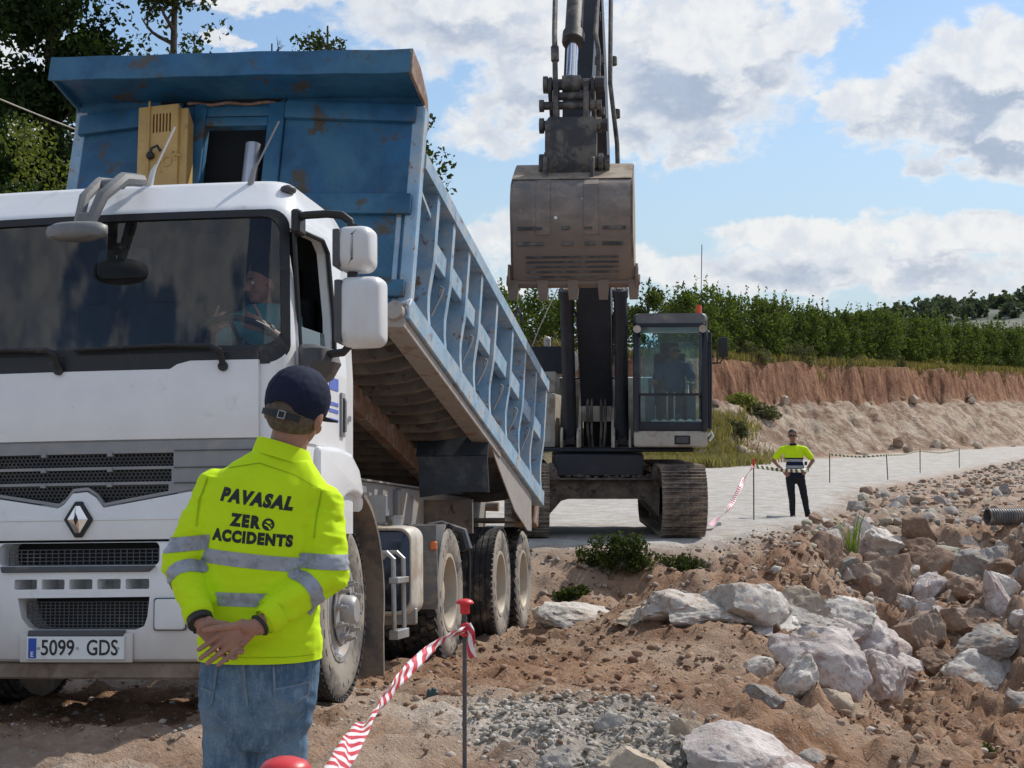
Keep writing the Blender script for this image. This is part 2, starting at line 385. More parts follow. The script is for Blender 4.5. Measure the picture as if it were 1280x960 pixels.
gobj = np_mesh('ground', np.stack([GX, GY, GH], -1).reshape(-1, 3), quads, M_GROUND, smooth=0)
gobj.data.polygons.foreach_set('use_smooth', [True]*len(gobj.data.polygons))
tag(gobj, 'churned reddish brown soil of the building site with the pale road and cut bank behind', 'ground', kind='structure')
def put_zone(name, r, g, b):
    at_ = gobj.data.attributes.new(name, 'FLOAT_COLOR', 'POINT')
    arr = np.stack([r, g, b, np.ones_like(r)], -1).astype(np.float32).reshape(-1); at_.data.foreach_set('color', arr)
n1, n2, n3 = Z['n1'], Z['n2'], Z['n3']
onb = sstep(Z['tt'], -.8, .2)
z_road = np.clip(Z['road']*sstep(GY, 18.5, 20.5), 0, 1)*(1-onb)
g_near = sstep(GY+n2*.8, 9.2, 8.7)*sstep(GX+n2*.4, -.4, .4)*sstep(GX+n2*.5, 1.25, .75)
g_emb = sstep(GY, 16.2, 17.6)*sstep(GX+n2*.6, 5.2, 4.0)*(1-Z['road'])*(1-sstep(GY, 40, 32))*.75
g_rub = sstep(GX, 4.5, 6.5)*sstep(GY+n2*2, 17, 20)*(1-Z['road'])*(1-onb)*sstep(n1+n2*.6, -.1, .5)*.45
z_grav = np.clip(np.maximum.reduce([g_near, g_emb, g_rub]), 0, 1)
z_dust = np.clip(sstep(n1+.4*n2, -.25, .35)*sstep(GX, 1.0, -.6)*sstep(GY, 12.5, 9)*.9+sstep(GY, 26, 40)*(1-onb)*.25, 0, 1)
z_grass = np.clip(Z['top']+sstep(GX+n2, 9.6, 8.0)*Z['slope']*.75*sstep(n1+n2, -.5, .3)+sstep(GX, 9.5, 7.0)*onb*sstep(Z['tt'], 5, 3)*.6, 0, 1)*sstep(GY, 20, 30)
put_zone('zone_a', z_road, z_grav, Z['face']*sstep(GY, 20, 30))
put_zone('zone_b', z_dust, Z['slope']*sstep(GY, 20, 30), z_grass)
# ------------------------------------------------------------------ materials for machines
DUSTC = (.36, .30, .24)
M_WHITE = pmat('white_cab_paint', (.80, .815, .83), .32, var=.04, scale=3, dirt=(.56, .53, .49), amt=.16, dscale=3.2, dirt2=(.44, .41, .37), amt2=-.42, d2scale=14, coat=.35, low=((.42, .37, .31), .25, .75, .75))
M_WHITE2 = pmat('scuffed_white_plastic', (.68, .69, .70), .4, var=.05, scale=6, dirt=(.45, .43, .40), amt=.12, dscale=9, dirt2=(.16, .16, .16), amt2=-.40, d2scale=24, stretch=(1, 1, .45))
M_GREYP = pmat('grey_grille_plastic', (.27, .275, .285), .5, var=.08, dirt=(.37, .33, .29), amt=.25, dscale=5)
M_DGREY = pmat('dark_grey_plastic', (.075, .078, .085), .55, var=.15, dirt=(.20, .18, .155), amt=.22, dscale=5)
M_BLACK = pmat('black_plastic', (.016, .017, .019), .5, var=.2, dirt=(.09, .08, .07), amt=.18, dscale=6)
M_VOID = pmat('void_shade_black', (.008, .008, .009), .8, var=.2)  # near-black colour stands in for the shade inside openings and recesses
M_RUBBER = pmat('tyre_rubber', (.028, .028, .030), .82, var=.25, scale=12, dirt=(.20, .165, .13), amt=.30, dscale=6, dirt2=(.30, .26, .21), amt2=-.25, d2scale=22, bump=.25, bscale=70)
M_SIDEW = pmat('dusty_tyre_sidewall', (.085, .082, .078), .85, var=.2, scale=9, dirt=(.30, .265, .22), amt=.62, dscale=4, bump=.15, bscale=60)
M_RIM = pmat('dusty_steel_rim', (.40, .36, .30), .6, metal=.1, var=.12, scale=6, dirt=(.46, .39, .30), amt=.55, dscale=4, dirt2=(.16, .11, .08), amt2=-.3, d2scale=12)
M_RIMG = pmat('grey_steel_rim', (.40, .40, .40), .5, metal=.45, var=.12, scale=6, dirt=(.42, .36, .29), amt=.4, dscale=5)
M_STEEL = pmat('worn_grey_steel', (.36, .37, .38), .45, metal=.55, var=.12, dirt=(.33, .28, .22), amt=.35, dscale=4, dirt2=(.20, .10, .05), amt2=-.3, d2scale=9)
M_CHASS = pmat('dusty_grey_frame_paint', (.30, .31, .32), .6, var=.12, scale=4, dirt=(.36, .31, .25), amt=.5, dscale=3, dirt2=(.17, .11, .075), amt2=-.1, d2scale=8)
M_BLUE = pmat('weathered_blue_paint', (.018, .105, .225), .5, var=.28, scale=3.5, dirt=(.05, .165, .26), amt=.40, dscale=2.0, soft=.16, dirt2=(.085, .072, .052), amt2=.06, d2scale=3.4, bump=.12, bscale=18)
M_LBLUE = pmat('chalky_light_blue_paint', (.25, .41, .56), .55, var=.18, scale=5, dirt=(.42, .47, .50), amt=.45, dscale=4, dirt2=(.24, .14, .085), amt2=-.02, d2scale=11, bump=.1, bscale=30)
M_LBLUE2 = pmat('dusty_blue_side_sheet', (.018, .115, .25), .55, var=.22, scale=4, dirt=(.10, .20, .28), amt=.30, dscale=3.2, dirt2=(.19, .12, .08), amt2=-.05, d2scale=7)
M_RIB = pmat('rusty_brown_underside', (.155, .130, .110), .75, var=.25, scale=5, dirt=(.26, .21, .16), amt=.35, dscale=3, dirt2=(.09, .05, .03), amt2=0, d2scale=8)
M_RUST = pmat('bare_rusty_steel', (.22, .13, .085), .7, var=.25, scale=8, dirt=(.34, .29, .25), amt=.4, dscale=6)
M_TAUPE = pmat('dusty_rail_steel', (.36, .335, .31), .6, var=.12, scale=5, dirt=(.23, .155, .11), amt=.30, dscale=5)
M_FLAP = pmat('slate_rubber_flap', (.038, .050, .066), .62, var=.2, scale=6, dirt=(.13, .135, .14), amt=.3, dscale=3, dirt2=(.32, .31, .29), amt2=-.4, d2scale=40)
M_YELLOW = pmat('ochre_yellow_paint', (.52, .335, .115), .5, var=.10, scale=4, dirt=(.30, .20, .07), amt=.22, dscale=4, dirt2=(.12, .06, .03), amt2=-.5, d2scale=14)
M_CHROME = pmat('polished_metal', (.82, .83, .85), .12, metal=1.0, var=.03, rvar=.05)
M_PLATE = pmat('white_number_plate', (.78, .79, .78), .4, var=.03, dirt=(.55, .51, .46), amt=.1, dscale=9)
M_INK = pmat('black_ink', (.010, .011, .013), .55, var=.1)
M_EUBLUE = pmat('plate_blue', (.015, .07, .42), .4, var=.05)
M_AMBER = pmat('orange_marker_lens', (.75, .20, .06), .3, var=.08)
M_TANK = pmat('polished_tank_end', (.035, .05, .085), .16, metal=.6, var=.2, scale=3, dirt=(.30, .26, .21), amt=.18, dscale=3)
M_CREAM = pmat('cream_dusty_paint', (.56, .52, .45), .5, var=.08, dirt=(.40, .33, .25), amt=.4, dscale=6)
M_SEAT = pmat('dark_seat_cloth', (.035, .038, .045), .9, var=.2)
M_DASH = pmat('grey_dashboard', (.13, .15, .16), .7, var=.1)
def glass_mat(name, tint, rough=.02, gloss=1.0, dirt=0.06):
    m = bpy.data.materials.new(name); m.use_nodes = True; T = NT(m.node_tree); T.n.clear()
    o = T.new('ShaderNodeOutputMaterial'); tr = T.new('ShaderNodeBsdfTransparent'); T.put(tr.inputs[0], tint)
    gl = T.new('ShaderNodeBsdfGlossy'); gl.inputs['Roughness'].default_value = rough; T.put(gl.inputs[0], (1, 1, 1))
    fr = T.new('ShaderNodeFresnel'); fr.inputs[0].default_value = 1.5
    mx = T.new('ShaderNodeMixShader'); T.l.new(T.math('MULTIPLY', fr.outputs[0], gloss, clamp=True), mx.inputs[0]); T.l.new(tr.outputs[0], mx.inputs[1]); T.l.new(gl.outputs[0], mx.inputs[2])
    df = T.new('ShaderNodeBsdfDiffuse'); T.put(df.inputs[0], (.42, .40, .36)); m2 = T.new('ShaderNodeMixShader')
    t = T.new('ShaderNodeTexCoord'); T.l.new(T.smooth(T.noise(t.outputs['Object'], 3.5, 7, .7), .35, .8, 0, dirt), m2.inputs[0])
    T.l.new(mx.outputs[0], m2.inputs[1]); T.l.new(df.outputs[0], m2.inputs[2]); T.l.new(m2.outputs[0], o.inputs[0]); return m
M_WSCREEN = glass_mat('tinted_windscreen_glass', (.80, .87, .90), gloss=1.45, dirt=.03)
M_SIDEGL = glass_mat('side_glass', (.60, .70, .72), gloss=1.2)
M_CABGL = glass_mat('teal_cab_glass', (.74, .87, .90), gloss=.6, dirt=.01)

def apply_mods(o):
    dg = bpy.context.evaluated_depsgraph_get(); dg.update(); me = bpy.data.meshes.new_from_object(o.evaluated_get(dg), depsgraph=dg)
    old = o.data; o.modifiers.clear(); o.data = me; me.name = old.name; bpy.data.meshes.remove(old); return o
def cut(o, mb, solver='EXACT', smooth=35):
    """boolean the shapes collected in mb out of o"""
    bmesh.ops.recalc_face_normals(mb.bm, faces=mb.bm.faces[:])
    me = bpy.data.meshes.new('cutter'); mb.bm.to_mesh(me); mb.bm.free(); c = bpy.data.objects.new('cutter', me); COL.objects.link(c)
    c.matrix_world = o.matrix_world
    sv = (o.parent, o.location.copy(), o.rotation_euler.copy()); o.parent = None; o.location = (0, 0, 0); o.rotation_euler = (0, 0, 0); c.matrix_world = Matrix.Identity(4)
    md = o.modifiers.new('b', 'BOOLEAN'); md.operation = 'DIFFERENCE'; md.solver = solver; md.object = c; md.use_self = True
    bpy.context.view_layer.update(); apply_mods(o); bpy.data.objects.remove(c); bpy.data.meshes.remove(me)
    o.parent, o.location, o.rotation_euler = sv
    if smooth: o.data.polygons.foreach_set('use_smooth', [True]*len(o.data.polygons)); o.data.set_sharp_from_angle(angle=R(smooth))
    return o
def rrect(x0, x1, z0, z1, r, n=5):
    """rounded rectangle as (x, z) pairs, counter-clockwise"""
    P = []
    for cx, cz, a in ((x1-r, z0+r, -90), (x1-r, z1-r, 0), (x0+r, z1-r, 90), (x0+r, z0+r, 180)):
        for k in range(n+1):
            t = R(a+90*k/n); P.append((cx+r*math.cos(t), cz+r*math.sin(t)))
    return P
def bow_y(x):
    ax = abs(x); return .045*ax*ax + (max(0, ax-.98)/.14)**2*.10
def bow(mb, step=.12, lim=1.2):
    k = -lim
    while k <= lim:
        bmesh.ops.bisect_plane(mb.bm, geom=mb.bm.verts[:]+mb.bm.edges[:]+mb.bm.faces[:], plane_co=(k, 0, 0), plane_no=(1, 0, 0), dist=1e-5); k += step
    for v in mb.bm.verts: v.co.y += bow_y(v.co.x)
    return mb
def text_mesh(body, size, bold=0.0, shear=0.0, extrude=0.0, space=1.0, width=1.0):
    cu = bpy.data.curves.new('text', 'FONT'); cu.body = body; cu.size = size; cu.align_x = 'CENTER'; cu.align_y = 'CENTER'
    cu.offset = bold; cu.shear = shear; cu.extrude = extrude; cu.space_character = space; cu.resolution_u = 4
    o = bpy.data.objects.new('text', cu); COL.objects.link(o); bpy.context.view_layer.update()
    dg = bpy.context.evaluated_depsgraph_get(); me = bpy.data.meshes.new_from_object(o.evaluated_get(dg), depsgraph=dg)
    bpy.data.objects.remove(o); bpy.data.curves.remove(cu)
    for v in me.vertices: v.co.x *= width
    return me

# ------------------------------------------------------------------ dump truck
truck = thing('dump_truck', 'white cabbed tipper truck with raised rusty blue dump bed', 'dump truck', TRUCK_O, TRUCK_ROT_E)
def cab_front(z): return .02 if z < 1.9 else (.02+(z-1.9)*.20 if z < 2.72 else .184+(z-2.72)*1.05)
def cab_hw(z): return 1.115 if z < 1.9 else (1.115-(z-1.9)*.055 if z < 2.72 else 1.07-(z-2.72)**1.6*1.15)
def cab_sec(z, inset=0.0, back=1.42):
    yf, hw, yb = cab_front(z)+inset, cab_hw(z)-inset, back-inset; r = .13; P = []
    for x in np.linspace(-(hw-r), hw-r, 15): P.append((x, yf+.045*x*x, z))
    yc = yf+.045*(hw-r)**2
    for k in range(1, 7): a = R(-90+15*k); P.append((hw-r+r*math.cos(a), yc+r+r*math.sin(a), z))
    P += [(hw, y, z) for y in np.linspace(yc+r+.15, yb-.06, 5)]+[(hw-.05, yb, z), (-(hw-.05), yb, z)]+[(-hw, y, z) for y in np.linspace(yb-.06, yc+r+.15, 5)]
    for k in range(5, -1, -1): a = R(-90+15*k); P.append((-(hw-r+r*math.cos(a)), yc+r+r*math.sin(a), z))
    return P[:-1]
zs = [.98, 1.2, 1.47, 1.7, 1.9, 2.1, 2.3, 2.5, 2.66, 2.72, 2.76, 2.80, 2.84, 2.88, 2.91, 2.93]
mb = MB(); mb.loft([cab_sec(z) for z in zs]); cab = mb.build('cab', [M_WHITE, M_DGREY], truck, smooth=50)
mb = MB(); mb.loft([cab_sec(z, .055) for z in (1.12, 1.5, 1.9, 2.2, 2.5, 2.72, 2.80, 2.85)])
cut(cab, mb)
WS = lambda z: cab_front(z)
def ws_outline(g=0.0, n=6):
    P = []
    zb, zt, wb, wt, r = 1.87+g, 2.715-g, 1.098-g, 1.058-g, .10
    for cx, cz, a in ((wb-r, zb+r, -90), (wt-r, zt-r, 0), (-(wt-r), zt-r, 90), (-(wb-r), zb+r, 180)):
        for k in range(n+1): t = R(a+90*k/n); P.append((cx+r*math.cos(t), cz+r*math.sin(t)))
    return P
mb = MB(); mb.poly([(x, -.4, z) for x, z in ws_outline(.0)], (0, .72, 0))
SW = [(.25, 1.93), (.93, 2.00), (.955, 2.22), (.90, 2.60), (.80, 2.655), (.24, 2.62)]
mb.poly([(.9, y, z) for y, z in SW], (.4, 0, 0)); mb.poly([(-1.3, y, z) for y, z in SW], (.4, 0, 0))
cut(cab, mb)
def sheet_on_ws(outer, inner=None, off=0.0):
    """glass (or a ring) following the bowed, sloping windscreen"""
    f = lambda x, z: (x, cab_front(max(1.9, min(z, 2.715)))+.045*x*x+max(0, abs(x)-.96)**2*3.2+off, z)
    mb = MB()
    if inner is None:
        n = 17; zs_ = np.linspace(0, 1, 9)
        vs = mb.bm.faces.new([mb.bm.verts.new(Vector((x, 0, z))) for x, z in outer])
        for k in np.arange(-1.05, 1.06, .1): bmesh.ops.bisect_plane(mb.bm, geom=mb.bm.verts[:]+mb.bm.edges[:]+mb.bm.faces[:], plane_co=(k, 0, 0), plane_no=(1, 0, 0))
        for v in mb.bm.verts: v.co = Vector(f(v.co.x, v.co.z))
    else:
        a = [mb.bm.verts.new(f(*p)) for p in outer]; b = [mb.bm.verts.new(f(*p)) for p in inner]; n = len(a)
        fs = [mb.bm.faces.new((a[i], a[(i+1) % n], b[(i+1) % n], b[i])) for i in range(n)]
        es = list({e for fc in fs for e in fc.edges})
        bmesh.ops.subdivide_edges(mb.bm, edges=[e for e in es if abs(e.verts[0].co.x-e.verts[1].co.x) > .5], cuts=14)
        for v in mb.bm.verts: v.co = Vector(f(v.co.x, v.co.z))
    return mb
def ring_dense(g):
    P = ws_outline(g); Q = []
    for (a, b) in zip(P, P[1:]+P[:1]):
        Q.append(a); L = math.hypot(b[0]-a[0], b[1]-a[1])
        if L > .3:
            for k in range(1, 16): Q.append((a[0]+(b[0]-a[0])*k/16, a[1]+(b[1]-a[1])*k/16))
    return Q
mb = MB(); f = lambda x, z, o: Vector((x, cab_front(max(1.9, min(z, 2.715)))+.045*x*x+max(0, abs(x)-.96)**2*3.2+o, z))
oa, ib = ring_dense(-.006), ring_dense(.034)
ib = [(x, z if z > 2.0 else z+.06) for x, z in ib]; n = len(oa)
a = [mb.bm.verts.new(f(*p, -.010)) for p in oa]; b = [mb.bm.verts.new(f(*p, -.012)) for p in ib]
for i in range(n): mb.bm.faces.new((a[i], a[(i+1) % n], b[(i+1) % n], b[i]))
mb.solidify(.012); mb.build('windscreen_seal', M_BLACK, truck)
ws = sheet_on_ws(ws_outline(.006), None, .002).build('windscreen', M_WSCREEN, truck, smooth=60)
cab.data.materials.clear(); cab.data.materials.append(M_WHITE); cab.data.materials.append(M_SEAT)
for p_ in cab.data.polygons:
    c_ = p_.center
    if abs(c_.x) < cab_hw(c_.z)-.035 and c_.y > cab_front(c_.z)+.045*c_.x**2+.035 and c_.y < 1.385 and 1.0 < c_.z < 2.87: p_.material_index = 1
# doors with their windows
def hw_shear(mb, side):
    for zc in np.arange(1.5, 2.8, .1): bmesh.ops.bisect_plane(mb.bm, geom=mb.bm.verts[:]+mb.bm.edges[:]+mb.bm.faces[:], plane_co=(0, 0, zc), plane_no=(0, 0, 1))
    for v in mb.bm.verts: v.co.x = side*(v.co.x+cab_hw(v.co.z)-1.115)
    bmesh.ops.recalc_face_normals(mb.bm, faces=mb.bm.faces[:]); return mb
for side in (1, -1):
    mb = MB(); mb.poly([(1.105, y, z) for y, z in ((.21, 1.46), (1.15, 1.46), (1.19, 1.9), (1.17, 2.55), (1.05, 2.70), (.34, 2.70), (.215, 2.0))], (.020, 0, 0), .006)
    hw_shear(mb, side); door = mb.build('door', M_WHITE, truck)
    c = MB(); c.poly([(side*.85-.0, y, z) for y, z in SW], (side*.5, 0, 0)); cut(door, c)
    # dark rubber round the opening
    mb = MB(); loop = [Vector((side*(cab_hw(z)+.012), y, z)) for y, z in SW]; loop.append(loop[0]); mb.tube(loop, .014, 6, False); mb.build('window_rubber', M_BLACK, door)
    # lowered pane still standing in the sill
    mb = MB(); mb.poly([(1.085, y, z) for y, z in ((.27, 1.90), (.90, 1.90), (.86, 2.12), (.27, 2.10))], (.006, 0, 0)); hw_shear(mb, side); mb.build('window_pane', M_SIDEGL, door)
    mb = MB(); mb.bb(1.125, 1.140, 1.03, 1.11, 1.54, 1.80, .008, 2); mb.mi = 1; mb.bb(1.136, 1.146, 1.045, 1.095, 1.57, 1.77, .004); mb.mi = 0; mb.bb(1.143, 1.156, 1.055, 1.08, 1.57, 1.76, .005)
    for v in mb.bm.verts: v.co.x *= side
    mb.build('door_handle', [M_GREYP, M_BLACK], door, recalc=True)
    if side == 1:
        mb = MB(); mb.mi = 0; mb.bb(1.1265, 1.1285, .80, 1.0, 1.94, 2.0); mb.mi = 1
        for (z0, z1) in ((1.80, 1.87), (1.71, 1.73), (1.67, 1.69), (1.62, 1.635)): mb.bb(1.1265, 1.1285, .80, .99, z0, z1)
        mb.build('door_sticker', [M_WHITE2, pmat('pale_blue_print', (.10, .16, .55), .5, var=.1)], door)
        me = text_mesh('430', .05, .001, .2, .002); o = link_mesh('door_lettering', me, M_GREYP, door, 0); o.location = (1.124, 1.245, 1.66); o.rotation_euler = (R(90), 0, R(90))
# bonnet flap, cowl and grille
mb = MB(); mb.poly([(x, -.012, z) for x, z in ((-.97, 1.475), (.965, 1.475), (.965, 1.885), (.60, 1.885), (.53, 1.868), (.49, 1.843), (-.90, 1.843), (-.97, 1.87))], (0, .03, 0), .006, 2)
bow(mb).build('bonnet_flap', M_WHITE, truck)
mb = MB(); mb.bb(-.96, .962, .004, .06, 1.80, 1.935, .006); bow(mb).build('wiper_cowl', M_BLACK, truck)
# wipers
for x0, x1 in ((.78, -.02), (-.12, -.92)):
    mb = MB(); P = [(x0, -.02, 1.86), (x0-.01, -.05, 1.93), (x0-.06, -.055, 1.955), (x0-.30, -.05, 1.965), (x1, -.03, 1.955)]
    mb.tube([(x, y+bow_y(x), z) for x, y, z in P], [.018, .018, .016, .011, .007], 6); mb.cyl((x0, -.03+bow_y(x0), 1.85), (x0, .05+bow_y(x0), 1.85), .026, n=12)
    w_ = mb.build('wiper', M_BLACK, truck)
    mb = MB(); mb.tube([(x, .0+bow_y(x), 1.957+.012*math.sin((x-x1)*3)) for x in np.linspace(x1-.02, x0-.08, 9)], .011, 6); mb.build('wiper_blade', M_BLACK, w_)
# grille: grey frame with three perforated slots
GR_BOT = [(-.99, 1.235), (-.60, 1.205), (-.11, 1.128), (-.075, 1.150), (-.03, 1.205), (.05, 1.212), (.10, 1.18), (.14, 1.128), (.60, 1.205), (.99, 1.235)]
mb = MB(); mb.poly([(x, -.004, z) for x, z in GR_BOT+[(.99, 1.47), (-.99, 1.47)]], (0, .03, 0), .004)
c = MB(); slots = []
def gb(x): return float(np.interp(x, [p[0] for p in GR_BOT], [p[1] for p in GR_BOT]))
SL = [(1.335, 1.405, .515), (1.255, 1.320, .505), (None, 1.240, .49)]
for z0, z1, xr in SL:
    if z0 is None: pts = [(-.49, gb(-.49)+.018)]+[(x, z+.018) for x, z in GR_BOT if -.45 < x < .45]+[(xr, gb(xr)+.018)]; pts += [(xr, z1), (-.49, z1)]
    else: pts = [(-xr, z0), (xr, z0), (xr, z1), (-xr, z1)]
    c.poly([(x, -.2, z) for x, z in pts], (0, .4, 0))
gri = mb.build('grille', M_GREYP, truck); cut(gri, c)
bm = gri.data; b_ = bmesh.new(); b_.from_mesh(bm); t_ = MB(); t_.bm.free(); t_.bm = b_; bow(t_); b_.to_mesh(bm); b_.free()
gri.data.polygons.foreach_set('use_smooth', [False]*len(gri.data.polygons))
c = MB(); c.poly([(x, -.3, z) for x, z in ((-.52, 1.14), (.53, 1.14), (.53, 1.42), (-.53, 1.42))], (0, .5, 0)); cut(cab, c, smooth=50)
mb = MB(); mb.bb(-.56, .56, .16, .18, 1.08, 1.46); mb.build('grille_backing', M_VOID, gri)  # dark backing sheet, painted as the shade behind the slots
hx = .0135; mb = MB()
for k, (z0, z1, xr) in enumerate(SL):
    row = 0; z = (1.13 if z0 is None else z0)+.004
    while z < z1+.004:
        x = -xr+(hx*.866 if row % 2 else 0)
        while x < xr:
            if z0 is not None or z > gb(x)+.016:
                o_ = [mb.bm.verts.new((x+hx*math.cos(R(60*q+30)), .012+bow_y(x)+.35*(z1-z), z+hx*.9*math.sin(R(60*q+30)))) for q in range(6)]
                i_ = [mb.bm.verts.new((x+hx*.70*math.cos(R(60*q+30)), .012+bow_y(x)+.35*(z1-z), z+hx*.9*.66*math.sin(R(60*q+30)))) for q in range(6)]
                for q in range(6): mb.bm.faces.new((o_[q], o_[(q+1) % 6], i_[(q+1) % 6], i_[q]))
            x += hx*1.732
        z += hx*1.35; row += 1
tag(mb.build('grille_mesh', M_DGREY, gri, smooth=0), kind='stuff')
for x in (-.20, .17):
    for z in (1.395, 1.315, 1.235): mb = MB(); mb.bb(x-.014, x+.014, -.012, .03, z-.006, z+.018, .002); mb.build('grille_clip', M_GREYP, gri)
mb = MB()
for z in (1.327, 1.247, 1.415): mb.bb(.52, .985, -.010, .0, z-.004, z+.002)
for v in mb.bm.verts: v.co.y += bow_y(v.co.x)*.9
mb.build('grille_crease', M_DGREY, gri)
# white panel under the grille with the badge
mb = MB(); mb.poly([(x, -.016, z) for x, z in [(-1.06, .955), (1.06, .955), (1.06, 1.225)]+[(x, z-.006) for x, z in reversed(GR_BOT)]+[(-1.06, 1.225)]], (0, .06, 0), .007, 2)
bow(mb).build('nose_panel', M_WHITE, truck)
mb = MB(); mb.poly([(x, -.022, z) for x, z in ((-1.05, 1.055), (1.05, 1.055), (1.05, 1.066), (.2, 1.072), (.10, 1.10), (.06, 1.145), (-.04, 1.145), (-.08, 1.10), (-.18, 1.072), (-1.05, 1.066))], (0, .012, 0), .003)
bow(mb).build('nose_ridge', M_WHITE, truck)
def diamond(w, h, cx=.012, cz=1.062): return [(cx+w*s, cz+h*t) for s, t in ((-.22, -1), (.22, -1), (1, 0), (.22, 1), (-.22, 1), (-1, 0))]
mb = MB(); mb.poly([(x, -.040, z) for x, z in diamond(.079, .094)], (0, .03, 0), .006, 2); badge = mb.build('diamond_badge', M_BLACK, truck)
mb = MB(); cx, cz = .012, 1.062
O_ = [Vector((x, -.041, z)) for x, z in diamond(.056, .070)]; I_ = [Vector((x, -.050, z)) for x, z in ((cx-.001, cz-.03), (cx+.001, cz-.03), (cx+.013, cz), (cx+.001, cz+.03), (cx-.001, cz+.03), (cx-.013, cz))]
ov = [mb.bm.verts.new(p) for p in O_]; iv = [mb.bm.verts.new(p+Vector((0, -.012, 0))) for p in I_]
for q in range(6): mb.bm.faces.new((ov[q], ov[(q+1) % 6], iv[(q+1) % 6], iv[q]))
mb.build('chrome_diamond', M_CHROME, badge, smooth=0)
mb = MB(); mb.poly([(x, -.0625, z) for x, z in ((cx, cz-.027), (cx+.012, cz), (cx, cz+.027), (cx-.012, cz))], (0, .01, 0)); mb.build('badge_centre', M_BLACK, badge)
# bumper
mb = MB(); mb.bb(-1.13, 1.13, -.02, .42, .325, .945, .035, 3); bump = mb.build('bumper', M_WHITE, truck)
c = MB()
c.poly([(x, -.2, z) for x, z in rrect(-.435, .452, .822, .940, .03)], (0, .42, 0))
for k in range(5): x0 = -.345+k*.154; c.poly([(x, -.2, z) for x, z in rrect(x0, x0+.128, .700, .752, .008, 3)], (0, .38, 0))
c.poly([(x, -.2, z) for x, z in [(-.325, .655), (-.30, .55), (-.26, .505), (-.22, .492), (.33, .492), (.375, .51), (.392, .56), (.402, .660)]], (0, .42, 0))
for s in (1, -1):
    c.poly([(s*.432, -.06, z) for z in (.492, .50, .64, .648)], (0, .0, 0)) if False else None
cut(bump, c)
b_ = bmesh.new(); b_.from_mesh(bump.data); t_.bm = b_; bow(t_); b_.to_mesh(bump.data); b_.free()
mb = MB(); mb.bb(-.6, .6, .20, .22, .42, .95); mb.build('bumper_void', M_VOID, bump)
def wire_grid(x0, x1, z0, z1, nx_, nz_, y, name, clip=None):
    mb = MB()
    for i in range(nx_+1): x = x0+(x1-x0)*i/nx_; mb.bb(x-.0022, x+.0022, y, y+.004, z0, z1)
    for i in range(nz_+1): z = z0+(z1-z0)*i/nz_; mb.bb(x0, x1, y+.001, y+.003, z-.0022, z+.0022)
    return tag(mb.build(name, M_DGREY, bump, smooth=0), kind='stuff')
wire_grid(-.40, .43, .826, .905, 24, 4, .03, 'upper_bumper_grid'); wire_grid(-.30, .39, .498, .632, 27, 8, .05, 'lower_bumper_grid')
mb = MB(); mb.poly([(x, -.036, z) for x, z in ((-.41, .788), (.40, .788), (.435, .820), (-.42, .820))], (0, .05, 0), .004); mb.build('bumper_lip', M_DGREY, bump)
mb = MB(); mb.poly([(x, -.042, z) for x, z in ((-.255, .460), (.27, .460), (.28, .490), (-.25, .490))], (0, .05, 0), .004); mb.build('plate_hood', M_DGREY, bump)
for s in (1, -1):
    x0, x1 = (.435, .60) if s == 1 else (-.62, -.455)
    mb = MB(); mb.poly([(x, -.032, z) for x, z in rrect(x0, x1, .492, .648, .012, 3)], (0, .03, 0), .005); o = mb.build('towing_cover', M_WHITE, bump)
    mb = MB(); mb.poly([(x, -.024, z) for x, z in rrect(x0-.006, x1+.006, .486, .654, .014, 3)], (0, .01, 0)); mb.build('cover_gap', M_DGREY, bump)
    mb = MB(); mb.bb(s*.72, s*1.02, -.03+.05, .10, .60, .80, .02, 2); mb.build('headlight', M_CHROME, bump)
mb = MB(); mb.bb(-1.08, 1.08, .02, .16, .235, .322, .01); bow(mb).build('underrun_beam', pmat('muddy_beam', (.27, .21, .16), .8, var=.2, dirt=(.16, .10, .07), amt=.4, dscale=5), truck)
# number plate
mb = MB(); mb.bb(-.268, .268, -.046, -.030, .340, .458, .004); plate = mb.build('number_plate', [M_PLATE], truck); plate.location = (.012, 0, 0)
mb = MB(); mb.bb(-.255, -.212, -.0495, -.045, .348, .450); mb.build('blue_band', M_EUBLUE, plate)
def letter(parent, s, x, z, size, y, m, w=.8, bold=.0, nm='plate_lettering'):
    me = text_mesh(s, size, bold, 0, .001, 1.0, w); o = link_mesh(nm, me, m, parent, 0); o.location = (x, y, z); o.rotation_euler = (R(90), 0, 0); return o
letter(plate, '5099', -.094, .398, .112, -.0475, M_INK, .84, .0012); letter(plate, 'GDS', .150, .398, .112, -.0475, M_INK, .80, .0012)
letter(plate, 'E', -.2335, .367, .036, -.0505, M_PLATE, .9, .001, 'country_letter')
for x in (-.20, .015, .237): mb = MB(); mb.cyl((x, -.049, .398), (x, -.040, .398), .008, n=10); mb.build('plate_rivet', M_STEEL, plate)
mb = MB(); mb.bb(-.30, .32, -.032, -.02, .325, .475, .004); mb.build('plate_recess', M_WHITE, bump)
